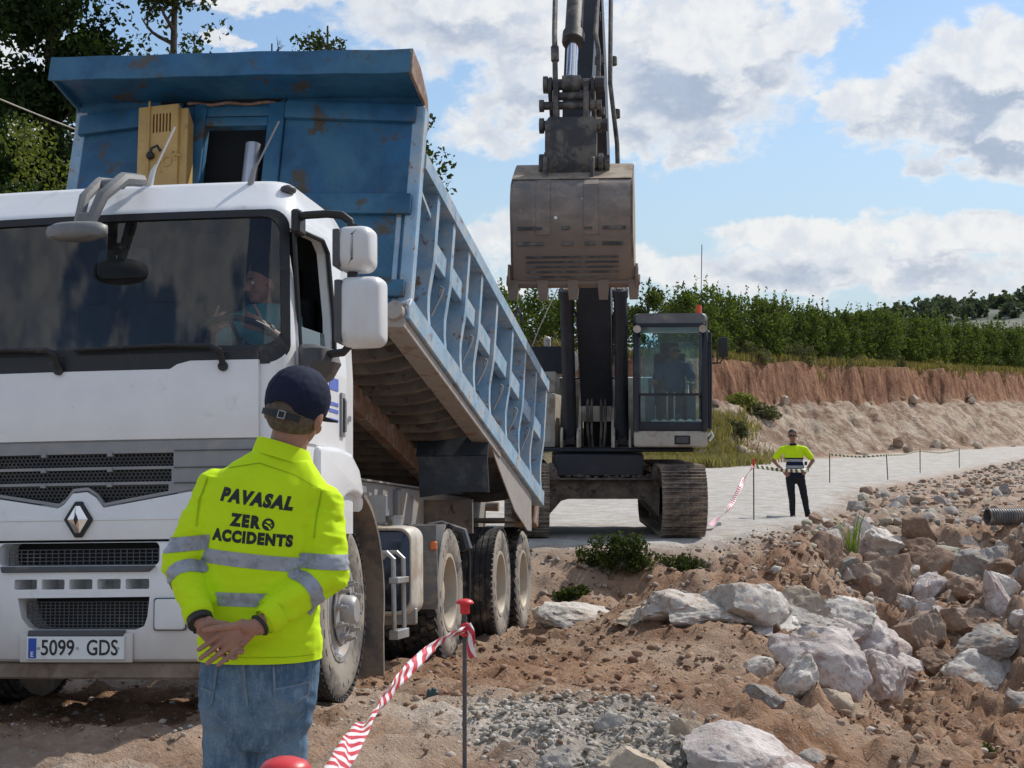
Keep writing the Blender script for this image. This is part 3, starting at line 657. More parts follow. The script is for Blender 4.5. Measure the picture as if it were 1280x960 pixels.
# mirrors on the image-right side and their twins
def mirror(side):
    s = side; mb = MB(); J = lambda x, y, z: (s*x, y, z)
    mb.tube([J(1.10, .25, 2.66), J(1.17, .16, 2.665), J(1.30, .15, 2.665), J(1.38, .15, 2.655), J(1.425, .15, 2.62), J(1.44, .15, 2.55)], .022, 8)
    mb.tube([J(1.10, .30, 1.93), J(1.20, .22, 1.915), J(1.38, .18, 1.925), J(1.44, .16, 1.98)], .022, 8); mb.tube([J(1.435, .16, 1.95), J(1.44, .15, 2.6)], .030, 8)
    mb.box(J(1.12, .22, 2.64), (.05, .12, .13), None, .01)
    arm = mb.build('mirror_arm', M_BLACK, truck)
    for (x0, x1, z0, z1) in ((1.365, 1.56, 2.345, 2.585), (1.375, 1.615, 1.945, 2.315)):
        mb = MB(); rings = []
        for y, ins in ((-.015, .055), (.0, .022), (.03, .006), (.08, .0), (.14, .0), (.16, .008)):
            rings.append([J(x, y+.06, z) for x, z in rrect(x0+ins, x1-ins, z0+ins, z1-ins, .05, 5)])
        mb.loft(rings, True); h = mb.build('mirror_housing', M_WHITE2, arm, recalc=True, smooth=50)
        mb = MB(); mb.bb(s*(x0-.012), s*(x0+.030), .05, .235, z0+.02, z1-.02, .012, 2); mb.build('mirror_edge', M_DGREY, arm)
        mb = MB(); mb.poly([J(x, .222, z) for x, z in rrect(x0+.02, x1-.02, z0+.02, z1-.02, .04)], (0, .004, 0)); mb.build('mirror_glass', M_CHROME, arm)
    mb = MB(); rings = []
    for z, k in ((1.98, .5), (1.95, .9), (1.88, 1.0), (1.80, .8), (1.74, .35)): rings.append([J(1.115+(.11*k)*(1+math.cos(a)), .28+.16*k*math.sin(a), z) for a in np.linspace(0, 2*math.pi, 12, False)])
    mb.loft(rings); mb.build('mirror_bracket_cover', M_DGREY, arm, recalc=True)
mirror(1); mirror(-1)
# wide view mirror hung over the windscreen
def fm(px, py, y): return None
mb = MB(); fb = lambda x, z, y: (x, y, z)
mb.tube([fb(.02, 2.94, .36), fb(.012, 2.90, .16), fb(.0, 2.78, .0), fb(-.005, 2.60, -.07)], [.026, .030, .030, .026], 8)
mb.tube([fb(.165, 2.95, .36), fb(.150, 2.91, .15), fb(.105, 2.78, -.01), fb(.055, 2.60, -.07)], [.036, .038, .034, .028], 8)
mb.box((.085, .16, 2.885), (.14, .06, .05), None, .01); mb.box((.03, -.05, 2.655), (.08, .06, .06), None, .012)
M_MIRG = pmat('mid_grey_mirror_plastic', (.17, .175, .18), .5, var=.08, dirt=(.28, .25, .22), amt=.25, dscale=6); fa = mb.build('front_mirror_bracket', M_MIRG, truck)
mb = MB(); rings = []
for k, w, h in ((0, .10, .01), (.02, .16, .035), (.05, .17, .045), (.09, .165, .04), (.11, .13, .02)): rings.append([(.03+w*math.cos(a), -.16+.14*(w/.17)*math.sin(a)*.6+k*.2, 2.515+k*.85) for a in np.linspace(0, 2*math.pi, 18, False)])
mb.loft(rings); mb.build('front_mirror', M_MIRG, fa, recalc=True, smooth=60)
# roof bits
mb = MB(); mb.bb(-.28, .46, .55, .95, 2.925, 2.955, .012, 2); mb.build('roof_hatch', M_DGREY, truck)
mb = MB(); mb.ball((1.00, .42, 2.87), .045, 2, (1, 1.2, .6)); mb.build('roof_marker', M_DGREY, truck)
for x, z0, dx, z1 in ((.21, 2.95, .115, 3.27), (.80, 2.93, .135, 3.27)):
    mb = MB(); mb.tube([(x-.02, .42, z0-.03), (x, .42, z0+.06), (x+.02, .42, z0+.10)], [.020, .016, .008], 8); mb.tube([(x+.02, .42, z0+.09), (x+dx, .45, z1)], .0055, 5); mb.build('roof_aerial', M_GREYP if x > .5 else M_WHITE2, truck)
# cabin inside
mb = MB(); mb.poly([(-1.05, y, z) for y, z in ((.20, 1.2), (.16, 1.90), (.40, 1.985), (.55, 1.93), (.62, 1.75), (.62, 1.2))], (2.10, 0, 0), .02); mb.build('dashboard', M_DASH, truck)
for x in (.66, -.62, -.05):
    mb = MB(); mb.bb(x-.25, x+.25, .85, 1.28, 1.50, 1.68, .05, 3); mb.box((x, 1.27, 2.02), (.48, .14, .78), rotm(x=-8), .05, 3); mb.box((x, 1.31, 2.50), (.28, .10, .18), rotm(x=-8), .04, 3); mb.build('cab_seat', M_SEAT, truck)
mb = MB(); q = rotm(x=-32); C0 = Vector((.66, .62, 2.05)); mb.tube([C0+q @ Vector((.225*math.cos(a), .225*math.sin(a), 0)) for a in np.linspace(0, 2*math.pi, 33)], .017, 8, False)
for a in (0, 120, 240): mb.tube([C0, C0+q @ Vector((.22*math.cos(R(a+30)), .22*math.sin(R(a+30)), 0))], .014, 6)
mb.cyl(C0+q @ Vector((0, 0, .02)), C0+q @ Vector((0, 0, -.4)), .035); mb.build('steering_wheel', M_BLACK, truck)
mb = MB(); mb.poly([(x, .22, z) for x, z in rrect(-.02, .285, 2.37, 2.545, .035)], (0, .03, 0), .008); mb.tube([(.12, .24, 2.54), (.13, .26, 2.68)], .018, 6); mb.build('interior_mirror', M_BLACK, truck)
# steps, fenders and the arch behind the front wheels
for s in (1, -1):
    mb = MB()
    arc = [(1.28+.66*math.cos(R(a)), .56+.66*math.sin(R(a))) for a in range(175, 4, -9)]
    out = [(1.50, 1.10), (1.49, 1.25), (1.40, 1.37), (1.22, 1.455), (.95, 1.47), (.55, 1.46), (.55, .70)]
    mb.poly([(s*.82, y, z) for y, z in [p for p in arc if p[0] < 1.47]+out], (s*.33, 0, 0), .03, 3); mb.build('fender', M_WHITE, truck, recalc=True)
    mb = MB(); ring = [[(s*x, 1.28+r*math.cos(R(a)), .56+r*math.sin(R(a))) for x, r in ((.80, .66), (1.16, .66), (1.16, .69), (.80, .69))] for a in np.linspace(75, -14, 16)]
    ring = ring+[[(s*x, y, z) for x, y, z in ((.80, 1.935, .09), (1.16, 1.935, .09), (1.16, 1.96, .09), (.80, 1.96, .09))]]
    mb.loft(ring); mb.build('mudguard', pmat('mud_caked_plastic', (.11, .10, .095), .75, var=.2, scale=6, dirt=(.24, .185, .14), amt=.55, dscale=4), truck, recalc=True)
    mb = MB(); mb.bb(s*.80, s*1.10, .12, .62, .34, .96, .03, 2); sb = mb.build('entry_step', M_BLACK, truck)
    mb = MB(); mb.bb(s*.86, s*1.12, .16, .60, .36, .40, .008); mb.bb(s*.86, s*1.12, .16, .60, .66, .70, .008); mb.build('step_tread', M_STEEL, sb)
# chassis
mb = MB()
for s in (1, -1):
    mb.bb(s*.40, s*.48, .35, 9.25, .78, 1.06, .006); mb.bb(s*.41, s*.51, 1.9, 9.15, 1.065, 1.40, .006)
    mb.bb(s*.40, s*.54, 1.9, 9.15, 1.40, 1.415); mb.bb(s*.515, s*.56, 5.0, 9.0, .95, 1.38, .006)
    for y in (2.9, 3.5, 4.9, 5.6, 7.2, 8.6): mb.bb(s*.51, s*.55, y, y+.12, .80, 1.36, .004)
for y in (.5, 2.2, 3.5, 5.2, 7.2, 9.0): mb.bb(-.4, .4, y, y+.14, .80, 1.04, .004)
chas = mb.build('chassis', M_CHASS, truck)
mb = MB(); mb.bb(-1.05, .98, 8.95, 9.15, .70, .98, .01); mb.bb(.60, 1.12, 6.9, 8.9, 1.12, 1.15); mb.bb(.56, 1.0, 5.85, 5.90, 1.00, 1.30); mb.bb(-1.1, -.55, 5.3, 9.0, 1.1, 1.2); mb.build('rear_crossmember', M_RIB, truck)
for y in (1.28, 4.36, 6.78, 8.18):
    mb = MB(); mb.cyl((-.85, y, .54), (.85, y, .54), .075, n=14); mb.ball((0, y, .55), .2, 2, (1.2, 1, 1)); mb.build('axle', M_DGREY, truck)
mb = MB(); mb.bb(.58, .74, 3.02, 3.14, 1.10, 1.33, .006); mb.bb(.72, .92, 2.98, 3.03, 1.06, 1.26, .004); mb.bb(.75, .80, 2.97, 3.05, 1.24, 1.28); mb.build('control_bracket', M_STEEL, truck)
# wheels
def tyre_prof(w, Rr, rim):
    return [(rim, -w*.40), (rim+.03, -w*.47), (Rr*.80, -w*.52), (Rr*.92, -w*.50), (Rr*.972, -w*.44), (Rr, -w*.36), (Rr, w*.36), (Rr*.972, w*.44), (Rr*.92, w*.50), (Rr*.80, w*.52), (rim+.03, w*.47), (rim, w*.40)]
def wheel(x, y, side, kind):
    Rr, w, rim = .535, .30, .292; s = side
    out = Vector((s, 0, 0)); c = Vector((x, y, Rr-.004))
    hub = MB(); rimb = MB(); ty = MB()
    prof = tyre_prof(w, Rr-(.02 if kind == 'drive' else .010), rim)
    ty.mi = 1; ty.lathe(prof[:5], c, out, 48, False); ty.lathe(prof[7:], c, out, 48, False); ty.mi = 0; ty.lathe(prof[4:8], c, out, 48, False)
    if kind == 'drive':
        for k in range(34):
            for sd_ in (-1, 1):
                a = 2*math.pi*(k+(.5 if sd_ > 0 else 0))/34
                for (o0, o1, da) in ((.004, .055, 0), (.062, .135, .055)):
                    q = rotm(x=math.degrees(a))
                    cc = c+q @ Vector((sd_*(o0+o1)/2, 0, Rr-.012)); cc2 = c+(rotm(x=math.degrees(a+da*s)) @ Vector((sd_*(o0+o1)/2, 0, Rr-.012)))
                    ty.box(cc2, (o1-o0, .078, .030), rotm(x=math.degrees(a+da*s)) @ rotm(z=18*sd_))
    else:
        for o0 in (-.11, -.056, 0, .056, .11):
            ty.lathe([(Rr-.012, o0-.022), (Rr, o0-.020), (Rr, o0+.020), (Rr-.012, o0+.022)], c, out, 48, False)
        for k in range(60):
            a = 360*k/60
            for sd_ in (-1, 1): ty.box(c+rotm(x=a) @ Vector((sd_*.138, 0, Rr-.012)), (.022, .034, .022), rotm(x=a))
    for k in range(24):            # raised sidewall ribs and lettering blocks
        if k % 6 < 4:
            ty.mi = 1; a = 360*k/24; ty.box(c+out*(w*.515)+rotm(x=a) @ Vector((0, 0, Rr*.80)), (.008, .05, .024), rotm(x=a))
    if kind == 'front':
        rimb.lathe([(rim+.012, w*.40), (rim+.012, w*.46), (rim-.018, w*.46), (rim-.03, w*.34), (.235, w*.30), (.215, w*.44), (.10, w*.50), (.0, w*.50)], c, out, 40, False)
        hub.lathe([(.0, w*.78), (.07, w*.77), (.085, w*.70), (.09, w*.50)], c, out, 24, False)
        for k in range(10):
            p = c+rotm(x=36*k+10) @ Vector((0, 0, .168)); hub.cyl(p+out*w*.46, p+out*w*.62, .022, n=6); hub.cyl(p+out*w*.60, p+out*(w*.62+.035), .013, .010, n=8)
        hub.lathe([(.135, w*.50), (.20, w*.49), (.20, w*.52), (.135, w*.54)], c, out, 30, False)
    else:
        rimb.lathe([(rim+.014, w*.40), (rim+.014, w*.47), (rim-.014, w*.47), (rim-.03, w*.38), (rim-.038, .0), (rim-.05, -w*.14), (.20, -w*.16), (.17, -w*.10), (0, -w*.10)], c, out, 40, False)
        hub.lathe([(.13, -w*.12), (.125, w*.20), (.10, w*.26), (.0, w*.27)], c, out, 24, False)
        for k in range(10):
            p = c+rotm(x=36*k) @ Vector((0, 0, .168)); hub.cyl(p-out*w*.12, p+out*w*.03, .017, n=6)
    h = hub.build('wheel', M_RIMG if kind == 'front' else M_RIM, truck, recalc=True)
    rimb.build('rim', M_RIMG if kind == 'front' else M_RIM, h, recalc=True); ty.build('tyre', [M_RUBBER, M_SIDEW], h, recalc=True)
    return h
for s in (1, -1):
    wheel(s*.93, 1.28, s, 'front')
    for y, k in ((4.36, 'drive'), (6.78, 'road'), (8.18, 'drive')):
        wheel(s*.955, y, s, k)
        if s == 1: wheel(s*.62, y, s, k)
# fuel tank, battery box, air tank, ladder
mb = MB(); rings = [[(x, y, z) for x, z in rrect(.68, 1.15, .42, 1.04, .09, 5)] for y in (2.92, 3.14)]
mb.loft(rings); tank = mb.build('fuel_tank', M_CREAM, truck, smooth=50)
mb = MB(); rings = [[(x, y, z) for x, z in rrect(.68+i, 1.15-i, .42+i, 1.04-i, .09, 5)] for y, i in ((2.921, -.004), (2.86, .006), (2.83, .014), (2.828, .022), (2.845, .032))]
mb.loft(rings, False); mb.build('tank_rim', M_CREAM, tank, recalc=True)
mb = MB(); rings = [[(x, y, z) for x, z in rrect(.68+i, 1.15-i, .42+i, 1.04-i, .06, 5)] for y, i in ((2.862, .028), (2.85, .06), (2.838, .11), (2.835, .2))]
mb.loft(rings); mb.build('tank_end', M_TANK, tank, recalc=True, smooth=60)
mb = MB(); mb.cyl((.98, 3.0, 1.03), (.98, 3.0, 1.10), .055, n=18); mb.cyl((.98, 3.0, 1.10), (.98, 3.0, 1.115), .06, n=12); mb.build('tank_cap', M_STEEL, tank)
mb = MB(); mb.bb(.60, 1.12, 3.02, 3.08, .35, .45, .005); mb.bb(1.0, 1.15, 2.90, 2.96, .36, .47, .006); mb.build('tank_strap', M_STEEL, tank)
mb = MB(); mb.bb(.62, 1.005, 2.03, 2.30, .70, .98, .015)
for k in range(5): mb.bb(.985, 1.03, 2.02, 2.29, .72+.052*k, .75+.052*k, .008)
mb.build('battery_box', pmat('ribbed_grey_box', (.42, .43, .44), .5, var=.08, dirt=(.35, .30, .24), amt=.35, dscale=6), truck)
mb = MB(); mb.lathe([(.0, 1.10), (.06, 1.095), (.11, 1.06), (.135, 1.0), (.135, .5)], (0, 2.12, .56), (1, 0, 0), 24); mb.build('air_tank', M_CREAM, truck, smooth=60)
lad = MB()
for y in (2.18, 2.46): lad.tube([(1.02, y, .82), (1.06, y, .86), (1.12, y, .86), (1.165, y, .82), (1.17, y, .30)], .016, 8)
lad.bb(1.14, 1.20, 2.16, 2.48, .30, .36, .004); lad.bb(1.14, 1.20, 2.16, 2.48, .66, .70, .004)
lad.build('side_ladder', M_STEEL, truck)
# mudguard in front of the second axle
for s in (1,):
    mb = MB(); ring = [[(s*x, 4.33+r*math.cos(R(a)), .53+r*math.sin(R(a))) for x, r in ((.60, .585), (1.13, .585), (1.13, .60), (.60, .60))] for a in np.linspace(118, 190, 12)]
    mb.loft(ring); mb.build('wheel_guard', pmat('scuffed_grey_guard', (.20, .21, .22), .55, var=.12, dirt=(.33, .29, .24), amt=.4, dscale=4), truck, recalc=True)
    mb = MB(); mb.grid([[(x, 3.60+.05*t*t, 1.05-.58*t) for x in (.70, .80, .92, 1.04, 1.13, 1.155)] for t in np.linspace(0, 1, 7)]); mb.solidify(.02); mb.build('guard_panel', pmat('scuffed_slate_guard', (.15, .165, .18), .5, var=.12, dirt=(.30, .27, .23), amt=.35, dscale=5), truck, smooth=60)
    mb = MB(); mb.cyl((1.12, 3.58, .90), (1.15, 3.58, .90), .024, n=12); mb.box((1.135, 3.575, .90), (.05, .04, .065), None, .01); mb.build('marker_lamp', M_AMBER, truck)
    mb = MB(); mb.tube([(1.10, 4.98, .98), (1.13, 5.02, .80), (1.12, 5.03, .45)], .012, 6); mb.build('guard_stay', M_BLACK, truck)
    mb = MB(); mb.tube([(.66, 4.95, 1.02), (.9, 5.0, 1.06), (1.08, 5.0, 1.0), (1.12, 4.98, .86)], .045, 8); mb.build('rear_guard_edge', M_DGREY, truck)
# tipping ram seen through the bed's headboard
# ------------------------------------------------------------------ dump bed (its own frame: origin at the rear hinge)
bed_parent = bpy.data.objects.new('dump_bed', None)
BED_ROT = (Matrix.Rotation(R(-10.0), 4, 'X') @ Matrix.Rotation(R(2.3), 4, 'Y')).to_euler()
bpy.data.objects.remove(bed_parent)
BL, BR, BF = -1.37, 1.23, -6.72           # left, right, front of the bed
def ztop(y): return 1.20+.11*(y-BF)/6.35
mb = MB()
# floor (half-pipe) and side sheets as one skin with thickness
sec = [(BL+.17, None), (BL+.17, .42), (BL+.22, .20), (BL+.38, .05), (BL+.65, .0), (BR-.65, .0), (BR-.38, .05), (BR-.22, .20), (BR-.17, .42), (BR-.17, None)]
P = []
for y in np.linspace(BF+.05, -.36, 14):
    P.append([(x, y, (ztop(y) if z is None else z+.02)) for x, z in sec])
mb.grid(P); mb.solidify(.02)
bed = mb.build('dump_bed', [M_LBLUE2], truck, smooth=40)
bed.location = (0, 9.02, 1.35); bed.rotation_euler = BED_ROT
# headboard
mb = MB(); mb.bb(BL+.03, BR-.02, BF, BF+.05, -.02, 1.62)
head = mb.build('headboard', M_BLUE, bed)
c = MB(); c.bb(-.36, .10, BF-.3, BF+.4, .70, 1.38); cut(head, c)
mb = MB()
def hb(x0, x1, z0, z1, d=.045, bev=.012): mb.bb(x0, x1, BF-d, BF+.005, z0, z1, bev, 2)
def hstrip(x0, x1, za, zb, h, d=.05):
    """raised pressed rib, za / zb are the heights of its lower edge at both ends"""
    mb.poly([(x0, BF-d, za), (x1, BF-d, zb), (x1, BF-d, zb+h), (x0, BF-d, za+h)], (0, d+.005, 0), .012, 2)
hstrip(BL+.05, -.55, 1.32, 1.41, .15); hstrip(.22, BR-.06, 1.43, 1.38, .13); hstrip(.22, BR-.04, .705, .695, .15)
hstrip(.22, BR-.04, .10, .10, .12); hstrip(BL+.05, -.55, .72, .735, .15); hb(.095, .215, .06, 1.56, .03); hb(-.46, -.365, .06, 1.56, .03)
hb(-.365, .095, 1.38, 1.45, .025); hb(-.44, .18, 1.46, 1.54, .012)
mb.build('headboard_rib', M_BLUE, bed)
mb = MB(); mb.bb(BR-.14, BR-.105, BF-.02, BF+.0, .16, .72, .006); mb.cyl((BR-.28, BF-.012, .09), (BR-.28, BF+.0, .09), .055, n=18); mb.build('headboard_fitting', M_LBLUE, bed)
mb = MB(); mb.bb(-.45, .20, BF+.25, BF+.27, .55, 1.6); mb.bb(-.47, -.45, BF, BF+.27, .55, 1.6); mb.bb(.20, .22, BF, BF+.27, .55, 1.6); mb.build('ram_housing', M_VOID, bed)
mb = MB(); mb.cyl((-.045, BF+.12, -1.2), (-.045, BF+.12, 1.30), .055, n=20); mb.cyl((-.045, BF+.12, -1.2), (-.045, BF+.12, .2), .095, n=20); mb.build('tipping_ram', pmat('ram_grey_steel', (.55, .60, .70), .3, metal=.3, var=.08), bed)
# torn slit above the opening, the gap's shade laid on as a black patch
mb = MB()
pts = [(-.72, 1.595), (-.55, 1.585), (-.30, 1.60), (.0, 1.60), (.14, 1.60), (.20, 1.64), (.06, 1.665), (.02, 1.73), (-.10, 1.755), (-.33, 1.745), (-.45, 1.66), (-.62, 1.675), (-.74, 1.64)]
mb.poly([(x, BF-.006, z-.04) for x, z in pts], (0, .008, 0)); mb.build('torn_slit', M_VOID, bed)
mb = MB(); mb.tube([(x, BF-.02, 1.555+.008*math.sin(x*23)) for x in np.linspace(-.52, .14, 12)], .012, 6); mb.build('torn_edge', M_RUST, bed)
# visor over the cab: bent sheet, front lip, side gusset
mb = MB(); prof = [(BF+.06, 1.60), (BF-.02, 1.605), (BF-.20, 1.61), (BF-.42, 1.60)]
mb.grid([[(x, y+.005*math.sin(x*2.3), z+.005*math.sin(x*3.1+1)) for x in np.linspace(BL-.02, BR-.01, 24)] for y, z in prof]); mb.solidify(.014)
vis = mb.build('visor', M_BLUE, bed)
mb = MB(); mb.grid([[(x, BF-.43+.005*math.sin(x*2.3), z+.004*math.sin(x*3.1+1)+.003*math.sin(x*11)) for x in np.linspace(BL-.03, BR-.02, 30)] for z in (1.565, 1.65, 1.74)]); mb.solidify(.018); mb.build('visor_lip', M_BLUE, bed)
mb = MB(); mb.poly([(BR-.03, y, z) for y, z in ((BF+.05, 1.22), (BF+.0, 1.54), (BF-.42, 1.56), (BF-.43, 1.74), (BF-.18, 1.72), (BF+.08, 1.62), (BF+.18, 1.46), (BF+.12, 1.30))], (.022, 0, 0), .004); mb.build('visor_gusset', M_RUST, bed)
mb = MB(); mb.poly([(BL-.01, y, z) for y, z in ((BF+.05, 1.22), (BF+.0, 1.54), (BF-.42, 1.56), (BF-.43, 1.74), (BF+.08, 1.62), (BF+.18, 1.46))], (.022, 0, 0), .004); mb.build('visor_gusset', M_BLUE, bed)
# side frames: posts, rails, mid rail
for s, X in ((1, BR), (-1, BL)):
    mb = MB(); mb.bb(X-s*.09, X, BF-.005, BF+.11, -.06, 1.52, .01); mb.build('corner_post', M_LBLUE, bed)
    rings = [[(X+s*dx, y, ztop(y)+dz) for dx, dz in ((-.13, -.11), (.012, -.11), (.012, .0), (-.06, .035), (-.13, .0))] for y in np.linspace(BF+.10, -.34, 12)]
    mb = MB(); mb.loft(rings); mb.build('top_rail', M_LBLUE, bed, recalc=True)
    mb = MB(); mb.poly([(X-s*.13, y, z) for y, z in ((BF-.06, -.06), (-.30, -.06), (-.30, .10), (BF+.0, .10), (BF-.06, .03))], (s*.145, 0, 0), .008); mb.build('bottom_rail', M_LBLUE, bed, recalc=True)
    mb = MB(); mb.bb(X-s*.17, X-s*.01, BF-.08, -2.9, -.13, -.062, .006); mb.build('rail_underside', M_TAUPE, bed)
    mb = MB(); mb.cyl((X-s*.075, BF-.14, -.03), (X-s*.075, BF-.0, -.03), .062, .068, n=12); mb.build('rail_end_cap', M_TAUPE, bed)
    ps = [-6.08, -5.50, -4.88, -4.30, -3.55, -2.68, -1.90, -1.15, -.40]
    for i, y in enumerate(ps):
        w = .085; P = []
        for t in np.linspace(0, 1, 9):
            z = .09+(ztop(y)-.11-.09)*t; bulge = -.026*math.sin(math.pi*min(1, t*2.2))*(1 if t < .4545 else 0)
            P.append([(X+s*(dx+bulge*.9-.004), y+dy, z) for dx, dy in ((-.19, -w/2), (.0, -w/2), (.0, w/2), (-.19, w/2))])
        mb = MB(); mb.loft(P); mb.build('side_stake', M_LBLUE, bed, recalc=True, smooth=0)
        if i < len(ps)-1:
            y1 = ps[i+1]; zm = .64+.03*math.sin(i*1.7)
            mb = MB(); mb.poly([(X-s*.105, y+w/2+.002, zm), (X-s*.105, y1-w/2-.002, zm+.01), (X-s*.105, y1-w/2-.002, zm+.17), (X-s*.105, y+w/2+.002, zm+.16)], (s*.07, 0, 0), .006); mb.build('mid_rail', M_LBLUE, bed, recalc=True)
            if s == 1 and i % 2 == 0 or i in (3, 5):
                mb = MB(); yy = (y+y1)/2-.08; mb.tube([(X-s*.05, yy, .25), (X+s*.01, yy, .40), (X+s*.02, yy+.02, .47), (X-s*.01, yy+.07, .50), (X-s*.02, yy+.09, .42)], .010, 6); mb.build('rope_hook', M_STEEL, bed)
                mb = MB(); mb.ball((X-s*.15, yy+.02, .22), .11, 2, (.32, .55, 1.3)); mb.build('caked_dirt', M_TAUPE, bed)
    mb = MB(); mb.poly([(X-s*.10, y, ztop(y)-.32+.22*0) for y in ()] or [(X-s*.06, BF+.10, .98), (X-s*.06, -6.13, .90), (X-s*.06, -6.13, .93), (X-s*.06, BF+.10, 1.01)], (s*.02, 0, 0)); mb.build('side_rod', M_LBLUE, bed)
mb = MB(); mb.tube([(BR-.02, -2.55, 1.33), (BR+.0, -2.55, 1.42), (BR+.0, -2.30, 1.43), (BR+.0, -2.28, 1.36)], .014, 6); mb.build('sheet_bracket', M_BLACK, bed)
# underside: cross ribs, two long bearers, front edge
for i, y in enumerate(np.arange(-6.60, -.6, .30)):
    mb = MB(); x0 = BL+.14; x1 = BR-.14
    up = [(x, -.01+.12*max(0, (abs((x-(x0+x1)/2))-.75)/.5)**2) for x in np.linspace(x0, x1, 14)]
    P = []
    for (x, z) in up: P.append([(x, y-.028, z-.135), (x, y+.028, z-.135), (x, y+.028, z), (x, y-.028, z)])
    mb.loft(P); mb.build('floor_rib', M_RIB, bed, recalc=True, smooth=0)
for x in (-.62, .40):
    mb = MB(); mb.bb(x, x+.10, -6.6, -.1, -.30, -.11, .006); mb.build('floor_bearer', M_RUST if x > 0 else M_RIB, bed)
mb = MB(); mb.bb(BL+.14, BR-.14, BF+.02, BF+.10, -.14, -.022, .006); mb.build('floor_front_beam', M_RUST, bed)
mb = MB(); mb.grid([[(x, y, .012) for x in (BL+.7, BR-.7)] for y in (-6.6, -.4)]); mb.solidify(.02); mb.build('floor_plate', M_RIB, bed)
# tailgate at the rear
mb = MB(); mb.bb(BL+.10, BR-.10, -.36, -.30, .0, 1.30, .01)
for x in (-1.0, -.4, .2, .8): mb.bb(x, x+.1, -.30, -.22, .02, 1.28, .01)
mb.build('tailgate', M_BLUE, bed)
mb = MB(); mb.cyl((-.7, 0, -.02), (.7, 0, -.02), .05, n=14); mb.bb(.9, 1.15, -.30, .0, -.24, .0, .01); mb.build('hinge', M_RUST, bed)
# side plate under the rail at the rear wheels, hanging rubber flap
mb = MB(); mb.poly([(BR-.035, y, z) for y, z in ((-3.25, -.065), (-.95, -.065), (-.80, -.42), (-1.05, -.46), (-1.9, -.42), (-2.9, -.22), (-3.25, -.14))], (.012, 0, 0), .003); mb.build('side_plate', M_TAUPE, bed, recalc=True)
mb = MB(); y0 = -3.30
mb.grid([[(x, y0+.02*math.sin(x*5)+(0 if k < 1 else .06), z-.01*math.sin((x-.5)*4)) for x in np.linspace(.52, BR-.02, 8)] for k, z in ((0, -.075), (0, -.10))]); mb.solidify(.02); mb.build('flap_hanger', M_FLAP, bed)
fl = MB(); Minv = (Matrix.Translation(Vector((0, 9.02, 1.35))) @ BED_ROT.to_matrix().to_4x4())
fl.grid([[(x+dx, 5.62-t*.16+.012*math.sin(x*6), 1.885-.22*t) for x, dx in zip(np.linspace(.58, 1.21, 9), [0]*9)] for t in (0, .33, .66, 1.0)])
fl.solidify(.014); fl.build('flap_upper', M_FLAP, truck)
fl = MB(); fl.grid([[(x+.01*t, 5.455+.03*t+.010*math.sin(x*7+t), 1.665-(.34+.03*math.sin(x*4.5))*t) for x in np.linspace(.60, 1.21, 9)] for t in (0, .25, .5, .75, 1.0)])
fl.solidify(.012); fl.build('rubber_flap', M_FLAP, truck)
# ochre locker bolted to the headboard
lk = MB(); X0, X1, Z0, Z1, YF = -.79, -.495, .72, 1.45, BF-.23
lk.bb(X0, X1, YF, BF-.05, Z0, Z1, .008, 2); lock = lk.build('tool_locker', M_YELLOW, bed)
c = MB()
for k in range(6): x = X0+.108+k*.024; c.poly([(xx, YF-.05, zz) for xx, zz in rrect(x, x+.013, 1.24, 1.385, .005, 2)], (0, .12, 0))
cut(lock, c); lock['label'] = 'ochre yellow locker with slotted door'
mb = MB(); mb.bb(X0+.09, X0+.27, YF+.06, YF+.065, 1.20, 1.41); mb.build('locker_void', M_VOID, lock)
mb = MB(); mb.tube([(X0+.085, YF-.012, Z0), (X0+.085, YF-.012, Z1+.03)], .007, 6); mb.bb(X0+.088, X0+.092, YF-.004, YF+.002, Z0, Z1); mb.build('locker_rod', M_YELLOW, lock)
mb = MB(); mb.tube([(X0+.10, YF-.02, 1.06), (X0+.125, YF-.05, 1.10), (X0+.165, YF-.05, 1.115), (X0+.185, YF-.03, 1.08)], .011, 6); mb.ball((X0+.105, YF-.02, 1.06), .03, 2); mb.build('locker_latch', M_BLACK, lock)
mb = MB(); mb.poly([(X1-.002, y, z) for y, z in ((YF+.02, Z0+.02), (BF-.08, Z0+.02), (BF-.08, Z1-.10), (YF+.04, Z1-.02))], (.06, 0, 0), .004); mb.build('locker_cheek', M_YELLOW, lock)
me = text_mesh('VTOR', .105, 0.0, .15, .006); o = link_mesh('embossed_letters', me, M_YELLOW, lock, 0); o.location = (X0+.195, YF-.004, .985); o.rotation_euler = (R(90), R(-38), 0)

_p = Vector(((X0+X1)/2, YF, Z1)); _m = Matrix.Translation(_p) @ Matrix.Rotation(R(-5.5), 4, 'Y') @ Matrix.Translation(-_p)
for o in [lock]+[c_ for c_ in lock.children]: o.data.transform(o.matrix_basis.inverted() @ _m @ o.matrix_basis)
